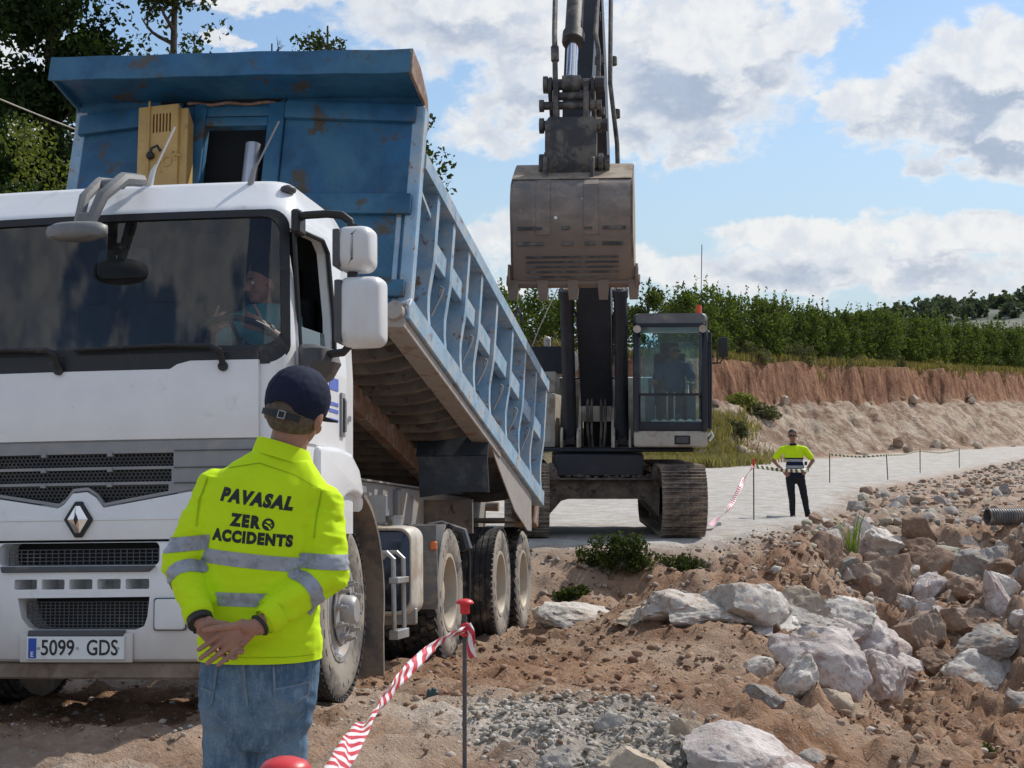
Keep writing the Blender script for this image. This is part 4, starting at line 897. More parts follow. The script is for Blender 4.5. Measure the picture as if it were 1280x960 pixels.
# ------------------------------------------------------------------ excavator
M_BOOM = pmat('dusty_black_boom_paint', (.016, .020, .030), .5, var=.25, scale=4, dirt=(.055, .054, .055), amt=.20, dscale=3, dirt2=(.30, .27, .24), amt2=-.55, d2scale=30)
M_DIRTYB = pmat('mud_grey_black_steel', (.045, .045, .047), .6, var=.25, scale=6, dirt=(.17, .15, .125), amt=.45, dscale=5, dirt2=(.10, .06, .04), amt2=-.1, d2scale=12, bump=.15, bscale=30)
M_EXCREAM = pmat('dusty_cream_machine_paint', (.46, .43, .37), .55, var=.10, scale=5, dirt=(.29, .235, .175), amt=.35, dscale=4, dirt2=(.13, .10, .075), amt2=-.5, d2scale=20)
M_BUCKET = pmat('scraped_bucket_steel', (.30, .245, .20), .7, metal=.1, var=.3, scale=4, dirt=(.16, .15, .15), amt=.42, dscale=3.5, soft=.2, dirt2=(.42, .40, .37), amt2=-.25, d2scale=13, low=((.245, .18, .135), 3.35, 3.95, .8), stretch=(.8, 1, 1.25), bump=.2, bscale=24)
M_BUCKIN = pmat('dusty_bucket_inside', (.34, .285, .225), .85, var=.2, scale=5, dirt=(.22, .165, .12), amt=.4, dscale=4)
M_TRACK = pmat('muddy_track_steel', (.13, .105, .09), .7, metal=.2, var=.3, scale=9, dirt=(.33, .265, .20), amt=.45, dscale=7, dirt2=(.09, .04, .025), amt2=.0, d2scale=15, bump=.3, bscale=50)
M_MUD = pmat('caked_brown_mud', (.105, .082, .066), .92, var=.3, scale=6, dirt=(.20, .155, .12), amt=.5, dscale=4, dirt2=(.03, .03, .032), amt2=0, d2scale=7, bump=.6, bscale=26)
EX_O = Vector((1.30, 21.0, .08))
exc = thing('excavator', 'tracked excavator with black boom and cream body raising its bucket beside the truck', 'excavator', EX_O)
HM = Matrix.Translation((0, 2.1, 0)) @ Matrix.Rotation(R(-5.6), 4, 'Z')
def hbuild(mb, name, mats, parent=exc, **k):
    bmesh.ops.transform(mb.bm, matrix=HM, verts=mb.bm.verts[:]); return mb.build(name, mats, parent, **k)
# tracks
Rt, yc0, yc1, zc = .44, .50, 3.75, .50
def track_pt(s):
    L = yc1-yc0; C = math.pi*Rt; s %= 2*(L+C)
    if s < L: return yc0+s, zc+Rt, 0.0
    s -= L
    if s < C: a = s/Rt; return yc1+Rt*math.sin(a), zc+Rt*math.cos(a), -math.degrees(a)
    s -= C
    if s < L: return yc1-s, zc-Rt, 180.0
    s -= L; a = s/Rt; return yc0-Rt*math.sin(a), zc-Rt*math.cos(a), 180-math.degrees(a)
sh = MB(); sh.box((0, 0, .020), (.62, .196, .026), None, .004)
for dy in (-.062, .0, .062): sh.box((0, dy, .045), (.62, .016, .034), None, .003)
sh_me = None; NS = 50; PER = 2*(yc1-yc0+math.pi*Rt)
for s, X in ((1, 1.065), (-1, -1.095)):
    mb = MB(); mb.bb(X-.16, X+.16, yc0, yc1, .30, .70, .03)
    for y in (yc0, yc1): mb.cyl((X-.15, y, zc), (X+.15, y, zc), .40, n=26); mb.cyl((X-.20, y, zc), (X+.20, y, zc), .16, n=16)
    for y in np.linspace(yc0+.55, yc1-.55, 7): mb.cyl((X-.2, y, .20), (X+.2, y, .20), .09, n=12)
    tr = mb.build('track', M_MUD, exc)
    for k in range(NS):
        y, z, a = track_pt(k*PER/NS+.05)
        if sh_me is None: o = sh.build('track_shoe', M_TRACK, tr, smooth=0); sh_me = o.data
        else: o = bpy.data.objects.new('track_shoe', sh_me); COL.objects.link(o); o.parent = tr
        o.location = (X, y, z); o.rotation_euler = (R(a), 0, 0)
# car body: cross frame caked in mud
mb = MB(); P = []
for x in np.linspace(-.80, .80, 17):
    t = abs(x)/.8; zb = .50-.0*t if t < .72 else .50-.26*(t-.72)/.28; zt = .80+.07*max(0, t-.5)+.015*math.sin(x*9)
    P.append([(x, 1.0, zb), (x, .95+.02*math.sin(x*13), (zb+zt)/2), (x, 1.02, zt), (x, 3.2, zt), (x, 3.2, zb)])
mb.loft(P); mb.build('car_body', M_MUD, exc, recalc=True)
mb = MB(); mb.bb(-.80, .82, .86, 1.3, .775, .80, .006); mb.build('frame_ledge', M_MUD, exc)
mb = MB(); mb.cyl((0, 2.1, .78), (0, 2.1, 1.17), .66, n=40); mb.bb(-.68, .58, .95, 3.0, .82, 1.14, .02); mb.build('swing_bearing', M_BOOM, exc)
V = []; rr = random.Random(3)
for k in range(46):
    mb = None
mud = MB()
for k in range(70): mud.ball((rr.uniform(-.78, .80), rr.uniform(.92, 1.1), .80+rr.uniform(-.01, .035)), rr.uniform(.02, .055), 1, (1, 1, .7))
tag(mud.build('mud_clods', M_MUD, exc), kind='stuff')
mb = MB(); mb.ball((.78, 1.05, .83), .14, 2, (.7, 1, 1.5)); mb.ball((-.74, 1.05, .83), .16, 2, (.8, 1, 1.2)); tag(mb.build('mud_heap', M_MUD, exc), kind='stuff')
# house
mb = MB(); mb.bb(-1.36, 1.40, -.95, 2.75, 1.17, 1.225, .01); hbuild(mb, 'house_deck', M_BOOM)
mb = MB(); mb.bb(-1.36, -.60, -.75, 2.7, 1.23, 2.02, .03, 2); b = hbuild(mb, 'tool_housing', M_EXCREAM)
mb = MB(); mb.bb(-1.34, -.60, -.60, .2, 2.024, 2.34, .02, 2); hbuild(mb, 'tank_cover', M_EXCREAM)
for z in (1.60,): mb = MB(); mb.bb(-1.2, -.66, -.756, -.748, 1.30, 1.62, .003); hbuild(mb, 'housing_panel', M_EXCREAM, b)
mb = MB(); mb.bb(-.80, -.72, -.612, -.602, 2.08, 2.28, .003); hbuild(mb, 'dark_grille', M_VOID, b)
mb = MB(); mb.bb(-1.35, 1.36, .8, 2.9, 1.23, 2.30, .05, 2); hbuild(mb, 'engine_cover', M_EXCREAM)
mb = MB(); rings = [[(x, y, z) for x, z in rrect(-1.3, -.35, 2.34, 2.72, .12)] for y in (-.4, .8)]; mb.loft(rings); hbuild(mb, 'air_box', M_BOOM)
mb = MB(); mb.cyl((-.78, .1, 2.68), (-.78, .1, 2.83), .055, n=14); mb.ball((-.78, .1, 2.84), .06, 2); hbuild(mb, 'exhaust', M_CREAM)
mb = MB(); mb.tube([(-1.05, .3, 2.7), (-.9, .2, 3.05), (-.62, .1, 3.62)], .010, 5); hbuild(mb, 'aerial_rod', M_CREAM)
# boom foot bracket: two cheek plates, hoses
for x in (-.24, .24):
    mb = MB(); mb.poly([(x-.02, y, z) for y, z in ((-.95, 1.23), (1.0, 1.23), (.6, 2.2), (-.2, 2.2), (-.9, 1.55))], (.04, 0, 0), .006); hbuild(mb, 'boom_bracket', M_EXCREAM)
mb = MB(); mb.cyl((-.22, -.45, 1.95), (.22, -.45, 1.95), .22, n=24); mb.bb(-.22, .22, -.66, -.3, 1.60, 2.0, .03, 2); hbuild(mb, 'boom_foot', M_EXCREAM)
mb = MB(); mb.bb(-.2, .2, -.5, -.3, 1.24, 1.62); hbuild(mb, 'foot_recess', M_VOID)
for x, t in ((-.13, 1), (-.07, 1), (.07, -1), (.13, -1)):
    mb = MB(); mb.tube([(x*.8, -.72, 1.24), (x, -.76, 1.5), (x, -.74, 1.85), (x*.9, -.70, 2.02)], .020, 7); mb.cyl((x, -.745, 1.98), (x*.95, -.72, 2.12), .028, n=8); hbuild(mb, 'boom_hose', M_DIRTYB)
for s in (-1, 1):
    mb = MB(); mb.tube([(s*.05, -.74, 2.22), (s*.14, -.78, 2.28), (s*.235, -.86, 2.45), (s*.255, -1.25, 3.1), (s*.30, -1.32, 3.2), (s*.31, -1.5, 3.5)], .018, 6); hbuild(mb, 'boom_pipe', M_DIRTYB)
mb = MB(); mb.tube([(-.38, -.95, 2.22), (-.2, -.80, 2.24), (0, -.76, 2.18), (.2, -.80, 2.24), (.38, -.95, 2.22)], .016, 6); hbuild(mb, 'cross_hose', M_DIRTYB)
# boom: tapered box from its foot, over the knee and up to the tip
def beam(name, pts, wid, mat_, parent=exc, bev=.012):
    """box beam through (y, z, half depth) stations; wid gives the widths"""
    mb = MB(); rings = []
    for i, (y, z, d) in enumerate(pts):
        a = Vector(pts[max(i-1, 0)][:2]); b_ = Vector(pts[min(i+1, len(pts)-1)][:2]); t = (b_-a).normalized(); n_ = Vector((-t.y, t.x)); w = wid[i]/2
        rings.append([(-w, y-n_.x*d, z-n_.y*d), (w, y-n_.x*d, z-n_.y*d), (w, y+n_.x*d, z+n_.y*d), (-w, y+n_.x*d, z+n_.y*d)])
    mb.loft(rings); return hbuild(mb, name, mat_, parent, recalc=True, smooth=20)
boom = beam('boom', [(-.45, 1.95, .24), (-1.1, 3.05, .36), (-1.75, 4.2, .44), (-2.35, 5.15, .45), (-3.0, 6.0, .38), (-3.9, 7.1, .26)], [.46, .48, .48, .48, .46, .42], M_BOOM)
for s in (-1, 1):
    x = s*.375
    mb = MB(); A = Vector((x, -.80, 1.36)); B_ = Vector((x, -1.72, 3.42)); mb.cyl(A, B_, .095, n=20); mb.cyl(B_-(B_-A)*.04, B_+(B_-A)*.012, .112, n=20); mb.bb(x-.07, x+.07, -.90, -.70, 1.27, 1.50, .02, 2)
    cy = hbuild(mb, 'boom_cylinder', M_BOOM)
    mb = MB(); mb.cyl(B_, B_+(B_-A).normalized()*1.2, .055, n=16); hbuild(mb, 'cylinder_rod', M_CHROME, cy)
    mb = MB(); mb.bb(x-.055, x+.055, -.93, -.88, 1.62, 1.80, .008); hbuild(mb, 'cylinder_clamp', M_EXCREAM, cy)
    for q in (-.135, .10): mb = MB(); mb.poly([(x+q, y, z) for y, z in ((-1.02, 1.23), (-.62, 1.23), (-.62, 1.40), (-.75, 1.52), (-.9, 1.52), (-1.02, 1.40))], (.035, 0, 0), .006); hbuild(mb, 'cylinder_lug', M_EXCREAM)
# arm
arm = beam('arm', [(-3.6, 7.9, .2), (-3.95, 7.15, .36), (-4.6, 6.35, .30), (-5.6, 5.2, .20), (-6.05, 4.62, .13)], [.34, .36, .35, .32, .30], M_BOOM)
# bucket linkage and cylinder in front of the arm
lx = -.03
mb = MB(); A = Vector((lx, -4.9, 7.2)); B_ = Vector((lx, -5.95, 5.92)); mb.cyl(A, B_, .10, n=20); mb.cyl(B_-(B_-A).normalized()*.05, B_+(B_-A).normalized()*.10, .125, n=18)
bc = hbuild(mb, 'bucket_cylinder', M_DIRTYB)
Cp = Vector((lx, -6.32, 5.30)); mb = MB(); mb.cyl(B_, Cp+Vector((0, 0, .06)), .062, n=16); hbuild(mb, 'bucket_rod', M_CHROME, bc)
mb = MB(); mb.cyl(Cp+Vector((-.27, 0, 0)), Cp+Vector((.27, 0, 0)), .062, n=16); mb.cyl(Cp+Vector((-.31, 0, 0)), Cp+Vector((-.26, 0, 0)), .095, n=14); mb.cyl(Cp+Vector((.26, 0, 0)), Cp+Vector((.36, 0, 0)), .085, n=10); mb.cyl(Cp+Vector((-.10, 0, 0)), Cp+Vector((.10, 0, 0)), .10, n=16); hbuild(mb, 'link_pin', M_DIRTYB)
mb = MB(); D_ = Vector((lx, -6.42, 4.55))
for s in (-1, 1): mb.poly([(lx+s*.165-.03, y, z) for y, z in ((-6.42, 5.32), (-6.24, 5.36), (-6.20, 4.9), (-6.26, 4.45), (-6.48, 4.45), (-6.46, 4.95))], (.06, 0, 0), .012, 2)
mb.bb(lx-.15, lx+.15, -6.43, -6.30, 4.74, 4.86, .02); mb.bb(lx-.15, lx+.15, -6.42, -6.32, 5.12, 5.2, .02); hbuild(mb, 'bucket_link', M_DIRTYB)
for s in (-1, 1):
    mb = MB(); mb.poly([(lx+s*.235-.02, y, z) for y, z in ((-6.40, 5.36), (-6.26, 5.40), (-5.80, 4.95), (-5.72, 4.80), (-5.82, 4.74), (-6.42, 5.22))], (.04, 0, 0), .008); hbuild(mb, 'rocker_link', M_DIRTYB)
mb = MB(); rings = []
for (z, w, y) in ((4.92, .24, -6.44), (4.86, .28, -6.47), (4.55, .28, -6.50), (4.36, .27, -6.48), (4.24, .20, -6.42)): rings.append([(lx-w, y, z), (lx+w, y, z), (lx+w, y+.22, z), (lx-w, y+.22, z)])
mb.loft(rings); hbuild(mb, 'coupler', M_DIRTYB, recalc=True)
for z, r_, x1 in ((4.84, .075, .40), (4.42, .095, .42), (5.06, .06, .33)):
    mb = MB(); mb.cyl((lx-.33, -6.36, z), (lx+x1, -6.36, z), r_*.75, n=14); mb.cyl((lx+x1-.12, -6.36, z), (lx+x1-.07, -6.36, z), r_*1.15, n=10); mb.cyl((lx+x1-.05, -6.36, z), (lx+x1, -6.36, z), r_, n=6); mb.cyl((lx-.35, -6.36, z), (lx-.30, -6.36, z), r_*1.15, n=12); hbuild(mb, 'coupler_pin', M_DIRTYB)
for x0, x1, y in ((.36, .46, -5.9), (.24, .27, -6.1)):
    mb = MB(); mb.tube([(x0, -4.9, 7.0), (x0+.01, -5.4, 6.2), (x0+.02, y, 5.4), (x1, y-.1, 4.7), (x1+.01, y-.15, 4.35)] if x0 > .3 else [(x0, -5.2, 6.9), (x0-.02, -6.0, 5.95), (x0+.02, -6.15, 5.7), (x0+.02, -6.2, 5.35)], .026, 8)
    for t in (.3, .75): p = Vector((x0+.02+(x1-x0)*t*.9, -5.4+(y+5.4)*t-.03, 6.2-1.45*t)); mb.cyl(p, p+Vector((.003, -.02, -.09)), .042, n=8)
    hbuild(mb, 'arm_hose', M_DIRTYB)
mb = MB(); mb.tube([(-.27, -5.3, 6.9), (-.235, -6.05, 5.95), (-.22, -6.22, 5.70), (-.21, -6.28, 5.34)], .030, 8); mb.cyl((-.222, -6.2, 5.75), (-.215, -6.25, 5.58), .045, n=8); hbuild(mb, 'arm_hose', M_DIRTYB)
for z in (5.75, 6.4): mb = MB(); mb.box((.215, -5.62-(z-5.6)*-.8+.0, z), (.05, .06, .10), None, .01); hbuild(mb, 'hose_clamp', M_DIRTYB)
# bucket
BW = .655; bx = -.005
prof = [(-6.42, 2.98), (-6.55, 3.10), (-6.66, 3.28), (-6.77, 3.52), (-6.83, 3.72), (-6.83, 3.90), (-6.76, 4.06), (-6.64, 4.13), (-6.42, 4.235), (-6.12, 4.37)]
BZ = .07
prof = [(y, z+BZ) for y, z in prof]
def bw(z): return BW+.03*max(0, (3.6-z))
mb = MB(); mb.mi = 0
outer = [[(bx-bw(z)+2*bw(z)*t, y, z) for t in np.linspace(0, 1, 9)] for y, z in prof]
mb.grid(outer); mb.solidify(.03); buck = hbuild(mb, 'bucket', [M_BUCKET], smooth=40)
for s in (-1, 1):
    mb = MB(); pts = [(bx+s*(bw(z)-(.0 if s > 0 else .0)), y+.0, z) for y, z in prof]+[(bx+s*(BW+.005), -5.80, 4.05), (bx+s*(BW+.012), -5.95, 3.55), (bx+s*(BW+.02), -6.25, 3.05)]
    mb.poly(pts, (-s*.03, 0, 0), .004); hbuild(mb, 'bucket_side', M_BUCKIN if s > 0 else M_BUCKET, buck)
    mb = MB(); mb.poly([(bx+s*(bw(3.1)+.004), y, z) for y, z in ((-6.44, 2.97), (-6.62, 3.16), (-6.56, 3.30), (-6.2, 3.28), (-6.2, 3.02))], (s*.03, 0, 0), .005); hbuild(mb, 'side_cutter', M_BUCKET, buck)
mb = MB(); mb.grid([[(bx+x, y-.016, z+.010) for x in np.linspace(-BW+.01, BW-.01, 6)] for y, z in prof[7:]]); mb.solidify(.006); hbuild(mb, 'bucket_lining', M_BUCKIN, buck)
mb = MB(); mb.box((bx, -6.46, 3.13), (2*bw(3.05)+.11, .06, .12), rotm(x=-38), .008); hbuild(mb, 'bucket_lip', M_BUCKET, buck)
for k in range(5):
    x = bx-.655+.3275*k; mb = MB(); P = []
    for t, w, d in ((0, .060, .06), (.5, .056, .050), (1, .046, .026)):
        c_ = Vector((x, -6.46+.03*t, 3.13-.21*t)); P.append([c_+Vector((a*w, b_*d, 0)) for a, b_ in ((-1, -1), (1, -1), (1, 1), (-1, 1))])
    mb.loft(P); hbuild(mb, 'bucket_tooth', M_BUCKET, buck, recalc=True)
for x in (-.30, .21):             # wear plates that run up to the ears
    mb = MB(); mb.grid([[(bx+x+w, y-.012, z+(.012 if i > 5 else 0)) for w in (-.075, .075)] for i, (y, z) in enumerate(prof[3:8])]); mb.solidify(.014); hbuild(mb, 'wear_plate', M_BUCKET, buck)
    mb = MB(); mb.poly([(bx+x-.02, y, z) for y, z in ((-6.66, 4.10), (-6.55, 4.45), (-6.40, 4.55), (-6.25, 4.50), (-5.98, 4.28))], (.045, 0, 0), .008); hbuild(mb, 'bucket_ear', M_DIRTYB, buck)
def back_at(z):
    return float(np.interp(z, [p[1] for p in prof[:7]], [p[0] for p in prof[:7]]))
for z, segs in ((3.66, ((-.58, -.31), (-.10, -.02), (.14, .22), (.33, .58))), (3.50, ((-.58, -.30), (-.10, .02), (.14, .25), (.33, .55)))):
    for a, b_ in segs: mb = MB(); mb.bb(bx+a, bx+b_, back_at(z)-.016, back_at(z)+.01, z-.02, z+.015, .004); hbuild(mb, 'wear_bar', M_VOID if False else M_DIRTYB, buck)
for z in (3.36, 3.31, 3.26, 3.21, 3.16): mb = MB(); mb.bb(bx-.50, bx+.50, back_at(z)-.014, back_at(z)+.01, z-.010, z+.010, .003); hbuild(mb, 'wear_strip', M_DIRTYB, buck)
for x, m_ in ((-.165, M_WHITE), (.235, M_VOID)): mb = MB(); mb.cyl((bx+x, back_at(3.765)-.006, 3.765), (bx+x, back_at(3.765)+.02, 3.765), .018, n=14); hbuild(mb, 'drain_hole', m_, buck)
# cab
X0, X1, YF, YB = .555, 1.575, -1.50, .45
ps = [(X0, .0)]
mb = MB(); mb.bb(X0, X1, YF-.02, YB, 1.245, 1.475, .05, 3); ccab = hbuild(mb, 'operator_cab', M_EXCREAM)
mb = MB()
for x in (X0+.035, X1-.035): mb.tube([(x, YF, 1.47), (x, YF-.03, 2.2), (x, YF+.05, 2.90), (x, YF+.16, 3.03)], .045, 8)
for x in (X0+.035, X1-.035): mb.bb(x-.035, x+.035, YB-.09, YB, 1.47, 3.0, .01); mb.bb(x-.03, x+.03, -.60, -.53, 1.47, 3.0, .01)
hbuild(mb, 'cab_pillar', M_BOOM, ccab)
mb = MB(); mb.bb(X0, X1, YF-.01, YB, 1.475, 1.60, .03, 2); hbuild(mb, 'cab_sill', M_BOOM, ccab)
mb = MB(); rings = [[(x, y, z) for x, z in rrect(X0-.01+i, X1+.01-i, 2.96, 3.12, .07)] for y, i in ((YF-.0, .04), (YF+.06, .0), (YB, .0), (YB+.05, .04))]; mb.loft(rings); hbuild(mb, 'cab_roof', pmat('grey_roof_plastic', (.15, .16, .17), .5, var=.1, dirt=(.30, .28, .25), amt=.3, dscale=4), ccab, recalc=True)
mb = MB(); mb.poly([(x, YF-.028, z) for x, z in rrect(X0+.07, X1-.07, 2.0, 2.93, .04)], (0, .008, 0)); hbuild(mb, 'front_window', M_CABGL, ccab)
mb = MB(); mb.poly([(x, YF-.022, z) for x, z in rrect(X0+.09, X1-.09, 1.60, 1.965, .07)], (0, .008, 0)); hbuild(mb, 'lower_window', M_CABGL, ccab)
mb = MB(); mb.bb(X0+.05, X1-.05, YF-.035, YF+.0, 1.965, 2.0, .004); mb.bb(X0+.03, X1-.03, YF-.03, YF+.02, 2.925, 2.98, .01); hbuild(mb, 'window_bar', M_BOOM, ccab)
mb = MB(); mb.poly([(X1-.03, y, z) for y, z in ((YF+.06, 1.62), (-.6, 1.62), (-.6, 2.92), (YF+.10, 2.92))], (.008, 0, 0)); mb.poly([(X1-.03, y, z) for y, z in ((-.52, 2.0), (YB-.1, 2.0), (YB-.1, 2.92), (-.52, 2.92))], (.008, 0, 0)); hbuild(mb, 'side_window', M_CABGL, ccab, smooth=0)
mb = MB(); mb.bb(X0+.1, X1-.1, YB-.02, YB, 2.1, 2.9); hbuild(mb, 'rear_window', M_CABGL, ccab)
mb = MB(); mb.bb(X0, X0+.02, YF+.1, YB, 1.5, 2.1); mb.bb(X1-.02, X1, -.52, YB, 1.5, 2.0); hbuild(mb, 'cab_wall', M_BOOM, ccab)
mb = MB(); mb.poly([(X1+.03, y, z) for y, z in ((-.45, 1.55), (YF+.75, 1.50), (YF+.70, 2.9), (-.45, 2.95))], (.03, 0, 0), .01); mb.tube([(X1+.05, YF+.05, 1.5), (X1+.055, YF+.02, 2.3), (X1+.05, YF+.05, 2.85)], .018, 6); hbuild(mb, 'open_door', M_BOOM, ccab)
mb = MB(); mb.bb(1.12, 1.34, YF-.034, YF-.01, 1.285, 1.41, .012, 2); l_ = hbuild(mb, 'base_lamp', M_BLACK, ccab)
mb = MB(); mb.bb(1.145, 1.315, YF-.040, YF-.03, 1.305, 1.39, .006); hbuild(mb, 'lamp_lens', M_DGREY, l_)
for x in (X0+.05, X1-.06): mb = MB(); mb.cyl((x, YF-.10, 2.895), (x, YF-.02, 2.895), .055, .05, n=16); hbuild(mb, 'work_lamp', M_CREAM, ccab)
mb = MB(); mb.cyl((X1-.10, YF+.55, 3.11), (X1-.10, YF+.55, 3.16), .05, n=12); mb.cyl((X1-.10, YF+.55, 3.16), (X1-.10, YF+.55, 3.27), .045, .038, n=14); hbuild(mb, 'orange_beacon', pmat('orange_lens', (.85, .10, .02), .25, var=.05), ccab)
mb = MB(); mb.tube([(X1-.07, YF+.6, 3.1), (X1-.05, YF+.6, 4.15)], .006, 5); hbuild(mb, 'radio_aerial', M_BLACK, ccab)
mb = MB(); mb.tube([(X1+.02, YF+.1, 2.42), (X1+.18, YF+.0, 2.42), (X1+.23, YF, 2.50), (X1+.23, YF, 2.60)], .012, 6); mb.tube([(X1+.02, YF+.1, 2.70), (X1+.13, YF+.0, 2.70), (X1+.15, YF, 2.60), (X1+.14, YF, 2.42)], .010, 6)
ma = hbuild(mb, 'mirror_bracket', M_BLACK, ccab); mb = MB(); mb.bb(X1+.16, X1+.29, YF-.04, YF, 2.50, 2.78, .015, 2); hbuild(mb, 'cab_mirror', M_BLACK, ma)
mb = MB(); mb.tube([(X1+.0, YF+.02, 1.40), (X1+.06, YF-.0, 1.46), (X1+.08, YF, 1.40), (X1+.03, YF, 1.33)], .018, 6); hbuild(mb, 'cab_hook', M_WHITE2, ccab)
mb = MB(); mb.bb(.86, 1.30, -.75, -.35, 1.62, 1.86, .05, 3); mb.box((1.06, -.42, 2.22), (.46, .13, .78), rotm(x=-6), .06, 3); mb.box((1.06, -.37, 2.66), (.28, .10, .22), rotm(x=-6), .05, 3); hbuild(mb, 'operator_seat', M_SEAT, ccab)
for x in (.78, 1.36): mb = MB(); mb.bb(x-.07, x+.07, -1.0, -.45, 1.6, 1.98, .03, 2); mb.tube([(x, -.95, 1.95), (x, -1.0, 2.16)], .022, 8); mb.ball((x, -1.0, 2.18), .035, 2, (1, 1, 1.5)); hbuild(mb, 'control_lever', M_DASH, ccab)
for x in (1.02, 1.12): mb = MB(); mb.tube([(x, YF+.3, 1.55), (x, YF+.22, 1.95), (x, YF+.25, 2.02)], .014, 6); hbuild(mb, 'travel_pedal', M_STEEL, ccab)
mb = MB()
for k in range(6): mb.ball((1.15+.12*k-.3, YF+.10, 1.60), .07, 1, (1, .7, .6))
tag(mb.build if False else hbuild(mb, 'cab_floor_rags', M_CREAM, ccab), kind='stuff')
# ------------------------------------------------------------------ people
def skin_mat(name, col):
    m = pmat(name, col, .55, var=.10, scale=22, dirt=tuple(c*f for c, f in zip(col, (.95, .72, .66))), amt=.3, dscale=14, soft=.2, bump=.08, bscale=160); return m
M_SKIN = skin_mat('tanned_skin', (.36, .195, .135)); M_SKIN2 = skin_mat('tanned_skin_far', (.30, .155, .10))
def cloth(name, col, var=.06, bump=.12, scale=9, sheen=0.0, dirt=None, amt=.15, dscale=3, rough=.85):
    m = pmat(name, col, rough, var=var, scale=scale, bump=bump, bscale=420, spec=.2, dirt=dirt, amt=amt, dscale=dscale, soft=.18); return m
M_HIVIS = cloth('fluorescent_yellow_polyester', (.60, .86, .014), .03)
M_BAND = pmat('grey_reflective_tape', (.34, .37, .42), .45, metal=.15, var=.10, scale=18, dirt=(.24, .25, .28), amt=.4, dscale=26, bump=.1, bscale=90)
M_NAVY = cloth('navy_cotton', (.012, .017, .040), .15); M_DARKT = cloth('dark_trouser_cloth', (.018, .019, .024), .15)
def denim():
    m = bpy.data.materials.new('faded_blue_denim'); m.use_nodes = True; T = NT(m.node_tree); b = T.n['Principled BSDF']
    v = T.new('ShaderNodeTexCoord').outputs['Object']; mp = T.new('ShaderNodeMapping'); T.l.new(v, mp.inputs[0]); mp.inputs['Scale'].default_value = (1, 1, .35)
    c = T.mix(T.smooth(T.noise(v, 5, 5, .6), .36, .66), (.065, .125, .205), (.165, .25, .345))
    c = T.mix(T.math('MULTIPLY', T.smooth(T.noise(mp.outputs[0], 60, 4, .7), .45, .7), .45), c, (.26, .34, .42))
    c = T.mix(T.math('MULTIPLY', T.smooth(T.noise(v, 180, 2, .6), .5, .7), .35), c, (.02, .045, .09))
    T.put(b.inputs['Base Color'], c); b.inputs['Roughness'].default_value = .9; b.inputs['Specular IOR Level'].default_value = .15
    bn = T.new('ShaderNodeBump'); bn.inputs['Strength'].default_value = .25; bn.inputs['Distance'].default_value = .004; T.l.new(T.noise(v, 300, 3, .6), bn.inputs['Height']); T.l.new(bn.outputs[0], b.inputs['Normal'])
    return m
M_DENIM = denim(); M_STITCH = cloth('worn_denim_edge', (.17, .225, .285), .25); M_SEAM = cloth('denim_seam', (.045, .085, .14), .2); M_HAIR = pmat('short_grey_hair', (.11, .085, .065), .8, var=.3, scale=60, bump=.4, bscale=300); M_HAIR2 = pmat('short_dark_hair', (.03, .024, .02), .7, var=.3, scale=60)
M_SHOE = pmat('dark_work_shoe', (.03, .027, .025), .7, var=.2, dirt=(.25, .20, .15), amt=.4, dscale=12); M_LENS = pmat('black_lens', (.006, .006, .008), .12)
M_EYE = pmat('eye_white', (.7, .68, .64), .3, var=.03); M_IRIS = pmat('dark_iris', (.03, .018, .01), .2); M_LIP = skin_mat('lip_skin', (.30, .12, .09))

def p_cap(mb, p0, p1, r0, r1=None, n=14):
    """closed capsule with rounded ends"""
    r1 = r0 if r1 is None else r1; p0 = Vector(p0); p1 = Vector(p1); d = p1-p0
    if d.length < 1e-6: d = Vector((0, 0, 1e-4)); p1 = p0+d
    t = d.normalized(); q = t.to_track_quat('Z', 'Y'); rings = []
    for p, r, angs in ((p0, r0, (-80, -50, -20)), (p1, r1, (20, 50, 80))):
        for a in angs: rings.append([p+t*r*math.sin(R(a))+q @ Vector((r*math.cos(R(a))*math.cos(2*math.pi*k/n), r*math.cos(R(a))*math.sin(2*math.pi*k/n), 0)) for k in range(n)])
    mb.loft(rings)
def p_ell(mb, c, r, rot=None): mb.ball(c, 1.0, 3, r, rot)
def fuse(mb, voxel, it=4, fac=.5):
    bmesh.ops.recalc_face_normals(mb.bm, faces=mb.bm.faces[:]); me = bpy.data.meshes.new('fuse'); mb.bm.to_mesh(me); mb.bm.free()
    o = bpy.data.objects.new('fuse', me); COL.objects.link(o); m = o.modifiers.new('r', 'REMESH'); m.mode = 'VOXEL'; m.voxel_size = voxel
    s = o.modifiers.new('s', 'SMOOTH'); s.factor = fac; s.iterations = it; bpy.context.view_layer.update(); apply_mods(o); me = o.data; bpy.data.objects.remove(o); return me
def mesh_np(me):
    V = np.empty(len(me.vertices)*3, np.float32); me.vertices.foreach_get('co', V); N = np.empty_like(V); me.vertices.foreach_get('normal', N); return V.reshape(-1, 3), N.reshape(-1, 3)
def set_np(me, V): me.vertices.foreach_set('co', np.ascontiguousarray(V, np.float32).ravel()); me.update()
def bisect_keep(me, co, no, keep_pos=True):
    b = bmesh.new(); b.from_mesh(me); bmesh.ops.bisect_plane(b, geom=b.verts[:]+b.edges[:]+b.faces[:], plane_co=co, plane_no=no, clear_inner=keep_pos, clear_outer=not keep_pos); b.to_mesh(me); b.free(); return me
def seg_d(P, a, b):
    a = np.array(a); b = np.array(b); d = b-a; t = np.clip(((P-a) @ d)/(d @ d), 0, 1); return np.linalg.norm(P-a-t[:, None]*d, axis=1)
